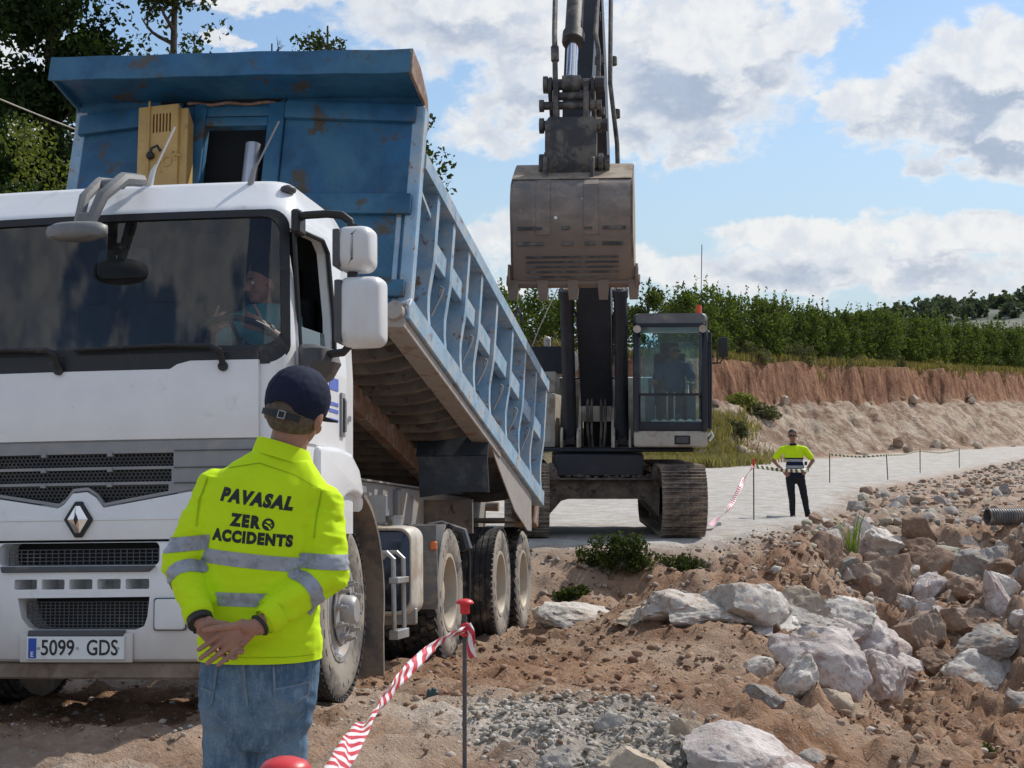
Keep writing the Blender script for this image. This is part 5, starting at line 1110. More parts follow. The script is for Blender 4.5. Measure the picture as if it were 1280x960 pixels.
def band(src, name, mats, parent, co, no, width, keep, off=.0022):
    """strip cut from a garment between two parallel planes, lifted off the cloth"""
    me = src.data.copy(); no = Vector(no).normalized(); co = Vector(co)
    bisect_keep(me, co-no*width/2, no, True); bisect_keep(me, co+no*width/2, no, False)
    b = bmesh.new(); b.from_mesh(me); b.faces.ensure_lookup_table()
    C = np.array([f.calc_center_median() for f in b.faces]); k = keep(C) if len(C) else []
    bmesh.ops.delete(b, geom=[f for f, q in zip(b.faces[:], k) if not q], context='FACES')
    b.normal_update()
    nn = [(v, v.normal.copy()) for v in b.verts]
    for v, q in nn: v.co += q*off
    b.to_mesh(me); b.free(); me.materials.clear(); return link_mesh(name, me, mats, parent, 60)
def project(me, tree, dirv, start, off):
    """lay a flat mesh onto a garment along dirv"""
    dirv = Vector(dirv)
    for v in me.vertices:
        h = tree.ray_cast(Vector(v.co)-dirv*start, dirv)
        if h[0] is not None: v.co = h[0]-dirv*off
    return me
def subdiv_flat(me, size):
    b = bmesh.new(); b.from_mesh(me); bb = [v.co for v in b.verts]
    for ax in (0, 2):
        lo = min(v.co[ax] for v in b.verts); hi = max(v.co[ax] for v in b.verts); k = lo+size
        while k < hi:
            no = [0, 0, 0]; no[ax] = 1; co = [0, 0, 0]; co[ax] = k
            bmesh.ops.bisect_plane(b, geom=b.verts[:]+b.edges[:]+b.faces[:], plane_co=co, plane_no=no); k += size
    bmesh.ops.triangulate(b, faces=b.faces[:]); b.to_mesh(me); b.free(); return me
def patch(tree, name, mats, parent, pts, off=.003, size=.02, th=.0):
    """flat outline given as (x, z), laid on the back of a garment (seen along +y)"""
    b = bmesh.new(); b.faces.new([b.verts.new((x, 0, z)) for x, z in pts]); me = bpy.data.meshes.new(name); b.to_mesh(me); b.free()
    subdiv_flat(me, size); project(me, tree, (0, 1, 0), 1.0, off); return link_mesh(name, me, mats, parent, 60)
def hand(mb, wr, d, n, s, curl=(12, 22, 18), k=1.0, spread=.06, thumb=(.55, .62, .30), tcurl=18):
    """palm and five fingers; d runs along the fingers, n out of the palm, s to the thumb side"""
    wr, d, n, s = Vector(wr), Vector(d).normalized(), Vector(n).normalized(), Vector(s).normalized()
    s = (s-d*s.dot(d)).normalized(); n = d.cross(s)*(1 if d.cross(s).dot(n) > 0 else -1)
    L = (.072, .080, .075, .058)
    for i in range(4):
        o = (.0335-.0228*i)*k; kn = wr+d*(.088-.004*abs(i-1.2))*k+s*o
        p_cap(mb, wr+s*o*.62+d*.008*k, kn, .0135*k, .0125*k, 10); a = 0; p = kn; dd = (d+s*spread*(1.2-i)).normalized(); r = .0104*k*(1 if i < 3 else .9)
        for j, fr in enumerate((.46, .31, .23)):
            a = curl[j]+(i*2.0 if j == 0 else 0); dd = (Quaternion(d.cross(n), R(a)) @ dd); q = p+dd*L[i]*fr*k*1.08; p_cap(mb, p, q, r*(1-.08*j), r*(.93-.08*j), 10); p = q
    p_ell(mb, wr+d*.05*k-n*.002, (.040*k, .048*k, .0155*k), Matrix((s, d, n)).transposed())
    b0 = wr+d*.018*k+s*.020*k+n*.006*k; td = (d*thumb[0]+s*thumb[1]+n*thumb[2]).normalized(); p = b0; r = .0135*k
    for j, (l, rr) in enumerate(((.045, .0125), (.033, .0105), (.026, .009))):
        q = p+td*l*k; p_cap(mb, p, q, r, rr*k, 10); p = q; r = rr*k; td = (Quaternion(s.cross(n), R(0)) @ td); td = (td+d*.010*tcurl*.6).normalized()
def head_prims(mb, c, f, u, k=1.0, face=True):
    c, f = Vector(c), Vector(f).normalized(); u = Vector(u); u = (u-f*u.dot(f)).normalized(); r = f.cross(u); M = Matrix((r, f, u)).transposed(); A = lambda x, y, z: c+M @ Vector((x, y, z))*k
    p_ell(mb, A(0, -.012, .025), (.078*k, .098*k, .098*k), M); p_ell(mb, A(0, .022, -.035), (.062*k, .072*k, .075*k), M); p_ell(mb, A(0, .050, -.085), (.038*k, .036*k, .030*k), M)
    for s in (1, -1):
        p_ell(mb, A(s*.080, -.012, -.012), (.010*k, .020*k, .033*k), M); p_ell(mb, A(s*.035, .070, -.035), (.026*k, .018*k, .022*k), M); p_ell(mb, A(s*.030, .082, .020), (.028*k, .012*k, .010*k), M)
    if face: p_cap(mb, A(0, .088, .012), A(0, .108, -.028), .010*k, .015*k); p_cap(mb, A(-.02, .082, -.066), A(.02, .082, -.066), .009*k, .009*k)
    return A, M
def face_bits(root, A, M, k=1.0, glasses=True):
    if glasses:
        mb = MB()
        for s in (1, -1): mb.ball(A(s*.033, .098, .008), 1, 2, (.030*k, .010*k, .021*k), M); mb.tube([A(s*.062, .092, .014), A(s*.082, .05, .016), A(s*.086, -.01, .012)], .004*k, 5)
        mb.tube([A(-.012, .106, .014), A(.012, .106, .014)], .004*k, 5); mb.build('sunglasses', M_LENS, root, smooth=60)
    else:
        for s in (1, -1):
            mb = MB(); mb.ball(A(s*.032, .0795, .006), .0115*k, 2); e = mb.build('eye', M_EYE, root, smooth=60); mb = MB(); mb.ball(A(s*.032, .0875, .006), .006*k, 1); mb.build('iris', M_IRIS, e, smooth=60)
            mb = MB(); mb.tube([A(s*.016, .092, .024), A(s*.034, .092, .030), A(s*.050, .084, .025)], .004*k, 5); mb.build('eyebrow', M_HAIR2, root)
    mb = MB(); mb.tube([A(-.024, .086, -.064), A(0, .093, -.063), A(.024, .086, -.064)], .0045*k, 6); mb.build('mouth', M_LIP, root)
def hair_cap(root, A, M, mat_, k=1.0, top=.035):
    mb = MB(); p_ell(mb, A(0, -.016, .030), (.083*k, .102*k, .100*k), M); me = fuse(mb, .012*k, 2)
    bisect_keep(me, A(0, .0, .02), M @ Vector((0, -.62, .78)), True); return link_mesh('hair', me, mat_, root, 60)
def wrinkle(me, amp, freq, ani=(1, 1, .35), seed=0, ridge=True, w=None):
    V, N = mesh_np(me); q = fbm(V*np.array(ani)*freq+seed, 3); q = (1-np.abs(q)*2.2) if ridge else q
    a = amp*(q-.3 if ridge else q); a = a if w is None else a*w(V); set_np(me, V+N*a[:, None]); return me

# ---- the worker in the foreground, seen from behind with his hands clasped at his back
MAN_S = 395.0
man = thing('person', 'worker seen from behind in navy cap and fluorescent yellow shirt, hands clasped at his back', 'person', ((330-640)*4.87/F_PX, 4.87, .065))
PW = lambda px, py, y=0.0: Vector(((px-330)/MAN_S, y, (1156-py)/MAN_S))
tors = [(840, 249, 404, .135), (800, 249, 404, .138), (760, 251, 401, .14), (720, 252, 397, .138), (690, 251, 396, .134), (655, 252, 397, .130), (625, 260, 404, .124), (600, 272, 408, .108), (582, 296, 398, .085), (568, 322, 388, .066)]
def torso_loft(mb, rows, n=28, sh=.0, yoff=0.0, k=1.0):
    rings = []
    for (py, l, r, d) in rows:
        c = PW((l+r)/2, py, yoff); w = (r-l)/2/MAN_S-sh; dd = (d-sh)*k
        rings.append([c+Vector((w*math.copysign(abs(math.cos(a))**.85, math.cos(a)), dd*math.copysign(abs(math.sin(a))**.9, math.sin(a)), -.022*math.cos(a)*(1 if py < 640 else .3))) for a in np.linspace(0, 2*math.pi, n, False)])
    mb.loft(rings)
SHL, ELL, WRL = PW(272, 617, .01), PW(233, 702, -.035), PW(266, 764, -.185)
SHR, ELR, WRR = PW(402, 636, .01), PW(412, 716, -.05), PW(338, 771, -.205)
HC = PW(369, 513, .02); HU = Vector((math.sin(R(13)), .0, math.cos(R(13)))); HF = Vector((.26, .96, -.10))
# body: one continuous skin
mb = MB(); torso_loft(mb, tors, sh=.022); A_, M_ = head_prims(mb, HC, HF, HU, 1.10)
p_cap(mb, PW(354, 585, .02), PW(363, 540, .010), .068, .061)
p_cap(mb, SHL, ELL, .052, .042); p_cap(mb, ELL, WRL, .042, .029); p_cap(mb, SHR, ELR, .052, .042); p_cap(mb, ELR, WRR, .042, .029)
HIPL, KNL, ANL = PW(289, 872, .01), PW(288, 1000, .0), PW(286, 1128, .01); HIPR, KNR, ANR = PW(355, 872, .01), PW(351, 1000, .0), PW(352, 1128, .01)
for a, b_, r0, r1 in ((HIPL, KNL, .08, .055), (KNL, ANL, .055, .038), (HIPR, KNR, .08, .055), (KNR, ANR, .055, .038)): p_cap(mb, a, b_, r0, r1)
p_ell(mb, PW(325, 850, .01), (.17, .11, .12))
for an in (ANL, ANR): p_cap(mb, an+Vector((0, -.02, -.035)), an+Vector((.01, .15, -.042)), .035, .028)
# left hand goes behind, right hand lies over it palm outwards with the fingers pointing down to the left
DR = Vector((-.80, -.03, -.60)); NR = Vector((.0, -1, .05)); 
hand(mb, WRR+Vector((-.025, -.030, .002)), DR, NR, Vector((-.6, 0, .8)), curl=(16, 14, 10), k=1.0, spread=.012, thumb=(.75, .45, .15), tcurl=10)
p_cap(mb, WRR, WRR+Vector((-.03, -.030, .0)), .028, .024)
hand(mb, WRL+Vector((.012, -.018, -.012)), Vector((.82, -.05, -.58)), Vector((.05, -1, .1)), Vector((.45, -.1, .9)), curl=(6, 40, 50), k=1.03, spread=.02, thumb=(.8, .35, -.2), tcurl=10)
p_cap(mb, WRL, WRL+Vector((.015, -.018, -.014)), .028, .025)
me = fuse(mb, .0030, 3, .4); body = link_mesh('body', me, M_SKIN, man, 80)
# shirt
mb = MB(); torso_loft(mb, tors)
p_cap(mb, PW(345, 592, .0), PW(274, 616, .01), .070, .074); p_cap(mb, PW(365, 598, .0), PW(398, 628, .01), .070, .070)
p_cap(mb, SHL, ELL, .079, .068); p_cap(mb, ELL, ELL.lerp(WRL, .86), .066, .046); p_cap(mb, SHR, ELR, .076, .068); p_cap(mb, ELR, ELR.lerp(WRR, .80), .066, .047)
me = fuse(mb, .0065, 12)
V, N = mesh_np(me); P = V.astype(float)
lowf = fbm(P*np.array([5, 5, 9])+3, 3); fold = 1-np.abs(fbm(P*np.array([7, 5, 20])+np.array([0, 0, 0])+P[:, [2, 0, 1]]*2, 3))*2.4
dl = np.minimum(seg_d(P, ELL, WRL), np.minimum(seg_d(P, ELR, WRR), np.minimum(seg_d(P, SHL, ELL), seg_d(P, SHR, ELR))))
wa = sstep(dl, .11, .075); wlow = sstep(P[:, 2], 1.20, 1.0); vert = 1-np.abs(fbm(P*np.array([16, 8, 3.2])+11, 3))*2.3
disp = .007*lowf+wa*.0105*(fold-.35)+(1-wa)*wlow*.0065*(fold-.3)+(1-wa)*(1-wlow)*.0070*(vert-.35)*sstep(np.abs(P[:, 0]-.0), .05, .2)
set_np(me, V+N*disp[:, None].astype(np.float32))
bisect_keep(me, PW(330, 821), Vector((-.01, 0, 1)), True)
bisect_keep(me, PW(355, 565, 0), Vector((.30, .35, 1)), False)
# open the cuffs
for wr, el, t in ((WRL, ELL, .90), (WRR, ELR, .86)):
    pass
shirt = link_mesh('shirt', me, M_HIVIS, man, 80)
def is_arm(C, pad=1.0): return np.minimum(np.minimum(seg_d(C, SHL+Vector((-.01, 0, -.05)), ELL)/.083, seg_d(C, ELL, WRL)/.080), np.minimum(seg_d(C, SHR+Vector((.01, 0, -.05)), ELR)/.083, seg_d(C, ELR, WRR)/.080)) < pad
# reflective bands: two round the body, two on each sleeve
band(shirt, 'reflective_band', M_BAND, man, PW(322, 696), (.105, 0, 1), .044, lambda C: ~is_arm(C, 1.0))
band(shirt, 'reflective_band', M_BAND, man, PW(322, 743), (.02, 0, 1), .042, lambda C: ~is_arm(C, .84))
for a, b_, t, tw, w_ in ((SHL, ELL, .70, (.10, .0, -1), .046), (ELL, WRL, .26, None, .044), (SHR, ELR, .78, (-.06, 0, -1), .046), (ELR, WRR, .32, None, .046)):
    d_ = (b_-a).normalized() if tw is None else Vector(tw).normalized(); c_ = a.lerp(b_, t)
    band(shirt, 'sleeve_band', M_BAND, man, c_, d_, w_, lambda C, a=a, b_=b_, c_=c_: (seg_d(C, a, b_) < (.098 if a in (SHL, SHR) else .078)) & (np.linalg.norm(C-np.array(c_), axis=1) < .125) & (np.abs(C[:, 0]) > (.045 if a.x > 0 else .10)))
tree = BVHTree.FromPolygons([v.co for v in shirt.data.vertices], [p.vertices for p in shirt.data.polygons])
def print_on(s, px, py, size, rot, bold, shear, width, nm, space=1.0):
    me = text_mesh(s, size, bold, shear, 0, space, width); subdiv = MB(); subdiv.bm.free()
    M = Matrix.Translation(PW(px, py)) @ Matrix.Rotation(R(rot), 4, 'Y') @ Matrix.Rotation(R(90), 4, 'X'); me.transform(M); subdiv_flat(me, .012); project(me, tree, (0, 1, 0), 1.0, .0010)
    return link_mesh(nm, me, M_INK, man, 0)
print_on('PAVASAL', 328, 622, .054, 8.0, .0038, .17, .88, 'shirt_lettering', 1.22); print_on('ZER', 316, 648.5, .049, 6.5, .0036, 0, .86, 'shirt_lettering', 1.30); print_on('ACCIDENTS', 324, 669, .046, 5.2, .0033, 0, .87, 'shirt_lettering', 1.18)
cx, cz = (344-330)/MAN_S, (1156-652)/MAN_S; rO = .0190
mbp = [(cx+rO*math.cos(a), cz+rO*math.sin(a)) for a in np.linspace(0, 2*math.pi, 24, False)]; patch(tree, 'globe_print', M_INK, man, mbp, .0010, .01)
for pts in (((-.008, .010), (.004, .012), (.010, .004), (.002, .002), (-.004, .006)), ((-.012, .002), (-.004, .0), (.004, -.006), (.010, -.014), (.004, -.016), (-.002, -.006), (-.011, -.002)), ((.006, .0), (.013, -.002), (.010, -.006))):
    patch(tree, 'globe_land', M_HIVIS, man, [(cx+x, cz+z) for x, z in pts], .0016, .01)
M_HSEAM = cloth('yellow_seam', (.36, .54, .01), .1)
for L in ([(262, 596), (264, 596), (256, 625), (254, 655), (252, 655), (253, 625)], [(404, 612), (406, 612), (401, 640), (398, 670), (396, 670), (399, 640)], [(258, 812), (398, 812), (398, 813), (258, 813)], [(290, 583), (330, 577), (372, 591), (404, 610), (404, 611.2), (372, 592.2), (330, 578.2), (290, 584.2)]):
    patch(tree, 'shirt_seam', M_HSEAM, man, [((x-330)/MAN_S, (1156-y)/MAN_S) for x, y in L], .0026, .008)
# collar
mb = MB(); rings = []
nc = PW(354, 566, .015)
for k_, (dz, rx, ry) in enumerate(((-.026, .100, .092), (.0, .091, .083), (.020, .084, .076), (.028, .081, .073), (.018, .074, .066))):
    rings.append([nc+Vector((.020*(.5-k_*.15)*0+rx*math.cos(a), ry*math.sin(a), dz-.30*rx*math.cos(a)-.12*ry*math.sin(a))) for a in np.linspace(0, 2*math.pi, 32, False)])
mb.loft(rings, False); mb.build('collar', M_HIVIS, man, recalc=True, smooth=80)
for wr, el, t in ((WRL, ELL, .80), (WRR, ELR, .74)):
    d_ = (wr-el).normalized(); mb = MB(); q = d_.to_track_quat('Z', 'Y'); rings = []
    for s_, r_ in ((t, .0475), (t+.10, .047), (t+.17, .045), (t+.18, .040), (t+.12, .034)): c_ = el.lerp(wr, s_); rings.append([c_+q @ Vector((r_*math.cos(a), r_*math.sin(a), 0)) for a in np.linspace(0, 2*math.pi, 24, False)])
    mb.loft(rings, False); mb.build('cuff', M_HIVIS, man, recalc=True, smooth=60)
mb = MB(); d_ = (WRL-ELL).normalized(); q = d_.to_track_quat('Z', 'Y'); c_ = ELL.lerp(WRL, 1.02); mb.lathe([(.034, -.012), (.040, -.011), (.041, .011), (.034, .012)], c_, d_, 20); mb.box(c_+q @ Vector((-.0, -.041, 0)), (.03, .012, .03), q.to_matrix(), .004); mb.build('wrist_watch', M_BLACK, man)
d_ = (WRR-ELR).normalized(); mb = MB(); mb.lathe([(.034, -.005), (.037, 0), (.034, .005)], ELR.lerp(WRR, .985), d_, 20); mb.build('bracelet', M_BLACK, man)
mb = MB(); rc = WRR+Vector((-.025, -.030, .002))+DR.normalized()*.118+Vector((.004, -.003, .006)); mb.lathe([(.0095, -.003), (.0112, -.003), (.0112, .003), (.0095, .003)], rc, DR, 16); mb.build('ring', pmat('gold_ring', (.75, .55, .28), .25, metal=1.0), man)
# cap
mb = MB(); p_ell(mb, A_(0, -.008, .034), (.099, .120, .106), M_); me = fuse(mb, .0042, 3); wrinkle(me, .0045, 13, (1, 1, 1), 2, False)
bisect_keep(me, A_(0, 0, -.026), M_ @ Vector((0, -.02, 1)), True)
b_ = bmesh.new(); b_.from_mesh(me)
for f_ in b_.faces[:]:
    l_ = M_.transposed() @ (f_.calc_center_median()-HC)
    if l_.y < -.05 and (l_.x/.042)**2+((l_.z+.012)/.030)**2 < 1 and l_.z > -.016: b_.faces.remove(f_)
b_.to_mesh(me); b_.free(); cap = link_mesh('cap', me, M_NAVY, man, 80); sm = cap.modifiers.new('t', 'SOLIDIFY'); sm.thickness = .003; sm.offset = 1
mb = MB(); P = []
for t in np.linspace(-1, 1, 15): a = t*R(62); P.append([A_(.086*math.sin(a)*s_, .080+.05*(math.cos(a)-.5)+(s_-1)*.9*math.cos(a)*.55, .010-.12*(s_-1)*(1-abs(t))-.010*abs(t)) for s_ in (1.0, 1.08, 1.16)])
mb.grid(P); mb.solidify(.003); mb.build('cap_brim', M_NAVY, man, smooth=60)
mb = MB(); mb.ball(A_(0, -.010, .130), .009, 2, (1, 1, .6)); mb.build('cap_button', M_NAVY, man)
for q in range(6):
    mb = MB(); a = R(60*q+30); mb.tube([A_(0, -.008, .034)+M_ @ Vector((.0995*math.sin(a)*math.cos(e_), .1205*math.cos(a)*math.cos(e_), .1065*math.sin(e_))) for e_ in np.linspace(.05, 1.5, 9)], .0016, 4); mb.build('cap_seam', M_NAVY, man)
mb = MB(); mb.grid([[A_(x, -.006-math.sqrt(max(0, 1-(x/.100)**2))*.1095, z) for x in np.linspace(-.060, .060, 13)] for z in (-.032, -.014)]); mb.solidify(.003); mb.build('cap_strap', M_INK, man, smooth=60)
mb = MB()
for dx, dz, w, h in ((0, .010, .022, .003), (0, -.010, .022, .003), (-.0105, 0, .003, .022), (.0105, 0, .003, .022)): mb.box(A_(.012+dx, -.1175, -.022+dz), (w, .004, h), M_)
mb.build('cap_buckle', M_STEEL, man)
mb = MB(); p_ell(mb, A_(0, -.014, .0), (.0885, .1085, .095), M_); me = fuse(mb, .008, 2); bisect_keep(me, A_(0, .028, 0), M_ @ Vector((0, -1, .15)), True); bisect_keep(me, A_(0, 0, -.056), M_ @ Vector((0, -.2, 1)), True); link_mesh('hair', me, M_HAIR, man, 80)
face_bits(man, A_, M_, 1.10, False)
# jeans and shoes
mb = MB(); jr = [(815, 254, 400, .118), (835, 252, 399, .124), (860, 250, 397, .128), (880, 251, 395, .124), (905, 256, 389, .108), (930, 268, 376, .08)]
torso_loft(mb, jr)
p_ell(mb, PW(290, 866, -.038), (.080, .090, .090)); p_ell(mb, PW(355, 866, -.038), (.080, .090, .090))
for a, b_, r0, r1 in ((HIPL, KNL, .096, .080), (KNL, ANL, .080, .064), (HIPR, KNR, .095, .080), (KNR, ANR, .080, .064)): p_cap(mb, a, b_, r0, r1)
me = fuse(mb, .007, 4); V, N = mesh_np(me); P = V.astype(float)
f1 = 1-np.abs(fbm(P*np.array([6, 5, 15])+P[:, [2, 0, 1]]*3+4, 3))*2.3; set_np(me, V+N*(.006*(f1-.3)*sstep(P[:, 2], .95, .70)+.004*fbm(P*9, 2))[:, None].astype(np.float32))
bisect_keep(me, PW(330, 812), Vector((0, 0, 1)), False); bisect_keep(me, PW(330, 1140), Vector((0, 0, 1)), True); jeans = link_mesh('jeans', me, M_DENIM, man, 80)
jt = BVHTree.FromPolygons([v.co for v in jeans.data.vertices], [p.vertices for p in jeans.data.polygons])
Q = lambda L: [((x-330)/MAN_S, (1156-y)/MAN_S) for x, y in L]
patch(jt, 'back_pocket', M_DENIM, man, Q([(252, 852), (277, 856), (276, 868), (267, 876), (254, 869), (249, 862)]), .0035); patch(jt, 'back_pocket', M_DENIM, man, Q([(352, 851), (392, 846), (390, 862), (372, 872), (354, 864)]), .0035)
for L in ([(250, 851), (278, 855), (278, 857.5), (250, 853.5)], [(351, 850), (393, 845), (393, 847.5), (351, 852.5)], [(276, 856), (278, 856), (277, 869), (268, 877), (267, 875), (275, 868)], [(351, 851), (353, 851), (355, 863), (372, 871), (372, 873), (353.5, 865)], [(391, 846), (393, 846), (391, 863), (372, 873), (372, 871), (389, 861)]): patch(jt, 'pocket_stitching', M_STITCH, man, Q(L), .0045, .02)
for L in ([(312, 822), (316, 822), (319, 850), (321, 872), (318, 872), (315, 850)], [(279, 822), (282, 822), (279, 852), (276, 852)], [(349, 822), (352, 822), (354, 850), (351, 850)]): patch(jt, 'jean_seam', M_STITCH, man, Q(L), .0035, .02)
for an in (ANL, ANR):
    mb = MB(); p_cap(mb, an+Vector((0, -.03, -.030)), an+Vector((.015, .17, -.040)), .050, .042); p_cap(mb, an+Vector((0, 0, -.02)), an+Vector((0, 0, .05)), .052, .050); me = fuse(mb, .010, 3); bisect_keep(me, Vector((0, 0, .0)), Vector((0, 0, 1)), True); link_mesh('shoe', me, M_SHOE, man, 60)
# ---- a plainer builder for the three people farther off
def person(label, root_m, J, mats, sleeves, voxel=.011, seated=False, glasses=True, hands=None, feet=None, hair=True, torso_w=1.0, fwd=(0, -1, 0)):
    o = thing('person', label, 'person'); o.matrix_world = root_m
    o.location, o.rotation_euler = root_m.to_translation(), root_m.to_euler()
    v = {k: Vector(x) for k, x in J.items()}; f = Vector(fwd).normalized()
    up = (v['neck']-v['pelvis']).normalized(); side = f.cross(up).normalized(); M = Matrix((side, f, up)).transposed()
    ch = v['neck'].lerp(v['pelvis'], .30); bl = v['neck'].lerp(v['pelvis'], .68)
    def torso(mb, g):
        p_ell(mb, ch, (.165*torso_w+g, .105+g, .20+g), M); p_ell(mb, bl, (.150*torso_w+g, .115+g, .19+g), M); p_ell(mb, v['pelvis'], (.155*torso_w+g, .110+g, .13+g), M)
        for s in ('L', 'R'): p_cap(mb, v['neck'].lerp(ch, .25), v['sh'+s], .058+g, .055+g)
    mb = MB(); torso(mb, -.012); A, HMx = head_prims(mb, v['head'], J.get('look', fwd), J.get('hup', (0, 0, 1)), 1.0)
    p_cap(mb, v['neck'], v['head']+Vector((0, 0, -.05))-f*.02, .058, .052)
    for s in ('L', 'R'):
        p_cap(mb, v['sh'+s], v['el'+s], .046, .039); p_cap(mb, v['el'+s], v['wr'+s], .039, .027)
        p_cap(mb, v['hip'+s], v['kn'+s], .075, .050); p_cap(mb, v['kn'+s], v['an'+s], .050, .036); p_cap(mb, v['an'+s], v['an'+s]+f*.13+Vector((0, 0, -.04)), .034, .026)
        if hands and s in hands: hand(mb, v['wr'+s], *hands[s][:3], curl=hands[s][3])
    link_mesh('body', fuse(mb, min(voxel, .0065), 2), mats['skin'], o, 80)
    mb = MB(); torso(mb, .014)
    for s in ('L', 'R'):
        if sleeves == 'short': p_cap(mb, v['sh'+s], v['sh'+s].lerp(v['el'+s], .62), .068, .070)
        else: p_cap(mb, v['sh'+s], v['el'+s], .064, .055); p_cap(mb, v['el'+s], v['el'+s].lerp(v['wr'+s], .85), .055, .042)
    me = fuse(mb, voxel, 4); wrinkle(me, .006, 7, (1, 1, 2), 3)
    if sleeves == 'short':
        for s in ('L', 'R'): bisect_keep(me, v['sh'+s].lerp(v['el'+s], .68), (v['sh'+s]-v['el'+s]).normalized()*1.0, True) if False else None
    bisect_keep(me, v['neck']+up*.035, up, False); bisect_keep(me, v['pelvis']+up*(-.04 if not seated else -.02), up, True)
    sh = link_mesh('shirt', me, mats['shirt'], o, 80)
    mb = MB(); p_ell(mb, v['pelvis'], (.170*torso_w, .125, .13), M)
    for s in ('L', 'R'): p_cap(mb, v['hip'+s], v['kn'+s], .092, .066); p_cap(mb, v['kn'+s], v['an'+s], .066, .054)
    me = fuse(mb, voxel, 4); wrinkle(me, .008, 6, (1, 1, 2.2), 8); bisect_keep(me, v['pelvis']+up*.06, up, False); link_mesh('trousers', me, mats['trousers'], o, 80)
    for s in ('L', 'R'): mb = MB(); p_cap(mb, v['an'+s]+Vector((0, 0, -.025))-f*.03, v['an'+s]+f*.17+Vector((0, 0, -.045)), .048, .040); p_cap(mb, v['an'+s]+Vector((0, 0, -.02)), v['an'+s]+Vector((0, 0, .06)), .05, .05); link_mesh('shoe', fuse(mb, .012, 2), M_SHOE, o, 60)
    mb = MB(); mb.lathe([(.078, -.02), (.070, .012), (.062, .020), (.060, .0)], v['neck']+up*.018, up, 20, False); mb.build('collar', mats.get('collar', mats['shirt']), o)
    if hair: hair_cap(o, A, HMx, mats['hair'])
    face_bits(o, A, HMx, 1.0, glasses)
    return o, sh, v, up
FS = 65.2; FO = at(1000, 645, 29.3); FO.z = gz(FO.x, FO.y)+.02
FP = lambda px, py, y=0.0: ((px-1000)/FS, y, (645-py)/FS)
J = dict(head=FP(991, 541), neck=FP(992, 553, .01), pelvis=FP(995, 592), shL=FP(978, 558.5), shR=FP(1006, 558.5), elL=FP(968, 572, .05), elR=FP(1017, 572, .05), wrL=FP(980, 586, -.06), wrR=FP(1006, 586, -.06),
         hipL=FP(988, 595), hipR=FP(1001, 595), knL=FP(990, 620, -.02), knR=FP(1006, 620, -.02), anL=FP(991, 640.5), anR=FP(1010, 641), look=(-.18, -.98, -.06))
far, fsh, fv, fup = person('worker in dark glasses standing hands on hips by the roadside stakes, short yellow sleeves', Matrix.Translation(FO), J,
    dict(skin=M_SKIN2, shirt=M_HIVIS, trousers=M_DARKT, hair=M_HAIR2, collar=M_NAVY), 'short', hands=dict(L=((.75, -.1, -.65), (.3, .9, 0), (.55, -.3, .7), (15, 25, 20)), R=((-.75, -.1, -.65), (-.3, .9, 0), (-.55, -.3, .7), (15, 25, 20))), torso_w=1.02)
fk = lambda C: np.minimum(seg_d(C, fv['shL'], fv['elL']), seg_d(C, fv['shR'], fv['elR'])) > .095
band(fsh, 'navy_shirt_panel', M_NAVY, far, FP(993, 580.5), (0, 0, 1), 24.5/FS, fk, .004)
for py in (571.5, 579.5): band(fsh, 'reflective_band', M_BAND, far, FP(993, py), (0, 0, 1), 3.4/FS, fk, .008)
mb = MB(); mb.box(FP(1006, 575, -.125), (.05, .02, .07), None, .006); mb.build('chest_radio', M_BLACK, far)
# driver behind the wheel
M_TEAL = cloth('teal_shirt', (.10, .27, .28), .1)
J = dict(head=(.66, .97, 2.45), neck=(.67, 1.02, 2.30), pelvis=(.66, 1.08, 1.82), shL=(.50, 1.00, 2.22), shR=(.84, 1.00, 2.22), elL=(.42, .78, 2.03), elR=(.93, .78, 2.03), wrL=(.52, .55, 2.13), wrR=(.82, .55, 2.13),
         hipL=(.57, 1.02, 1.78), hipR=(.75, 1.02, 1.78), knL=(.56, .66, 1.72), knR=(.76, .66, 1.72), anL=(.56, .62, 1.34), anR=(.76, .62, 1.34), look=(-.60, -.79, -.16))
drv, _, _, _ = person('driver in a teal shirt gripping the wheel behind the truck windscreen', TRUCK_M.copy(), J, dict(skin=M_SKIN, shirt=M_TEAL, trousers=M_DARKT, hair=M_HAIR2), 'short', seated=True, glasses=False,
    hands=dict(L=((.55, -.55, .25), (.3, .4, -.8), (.5, -.6, .5), (28, 55, 45)), R=((-.55, -.55, .25), (-.3, .4, -.8), (-.5, -.6, .5), (28, 55, 45))))
mb = MB(); d_ = Vector((-.16, -.30, .145)).normalized(); mb.lathe([(.030, -.016), (.036, -.014), (.036, .014), (.030, .016)], Vector((.835, .59, 2.12)), d_, 16); mb.build('wrist_watch', M_BLACK, drv)
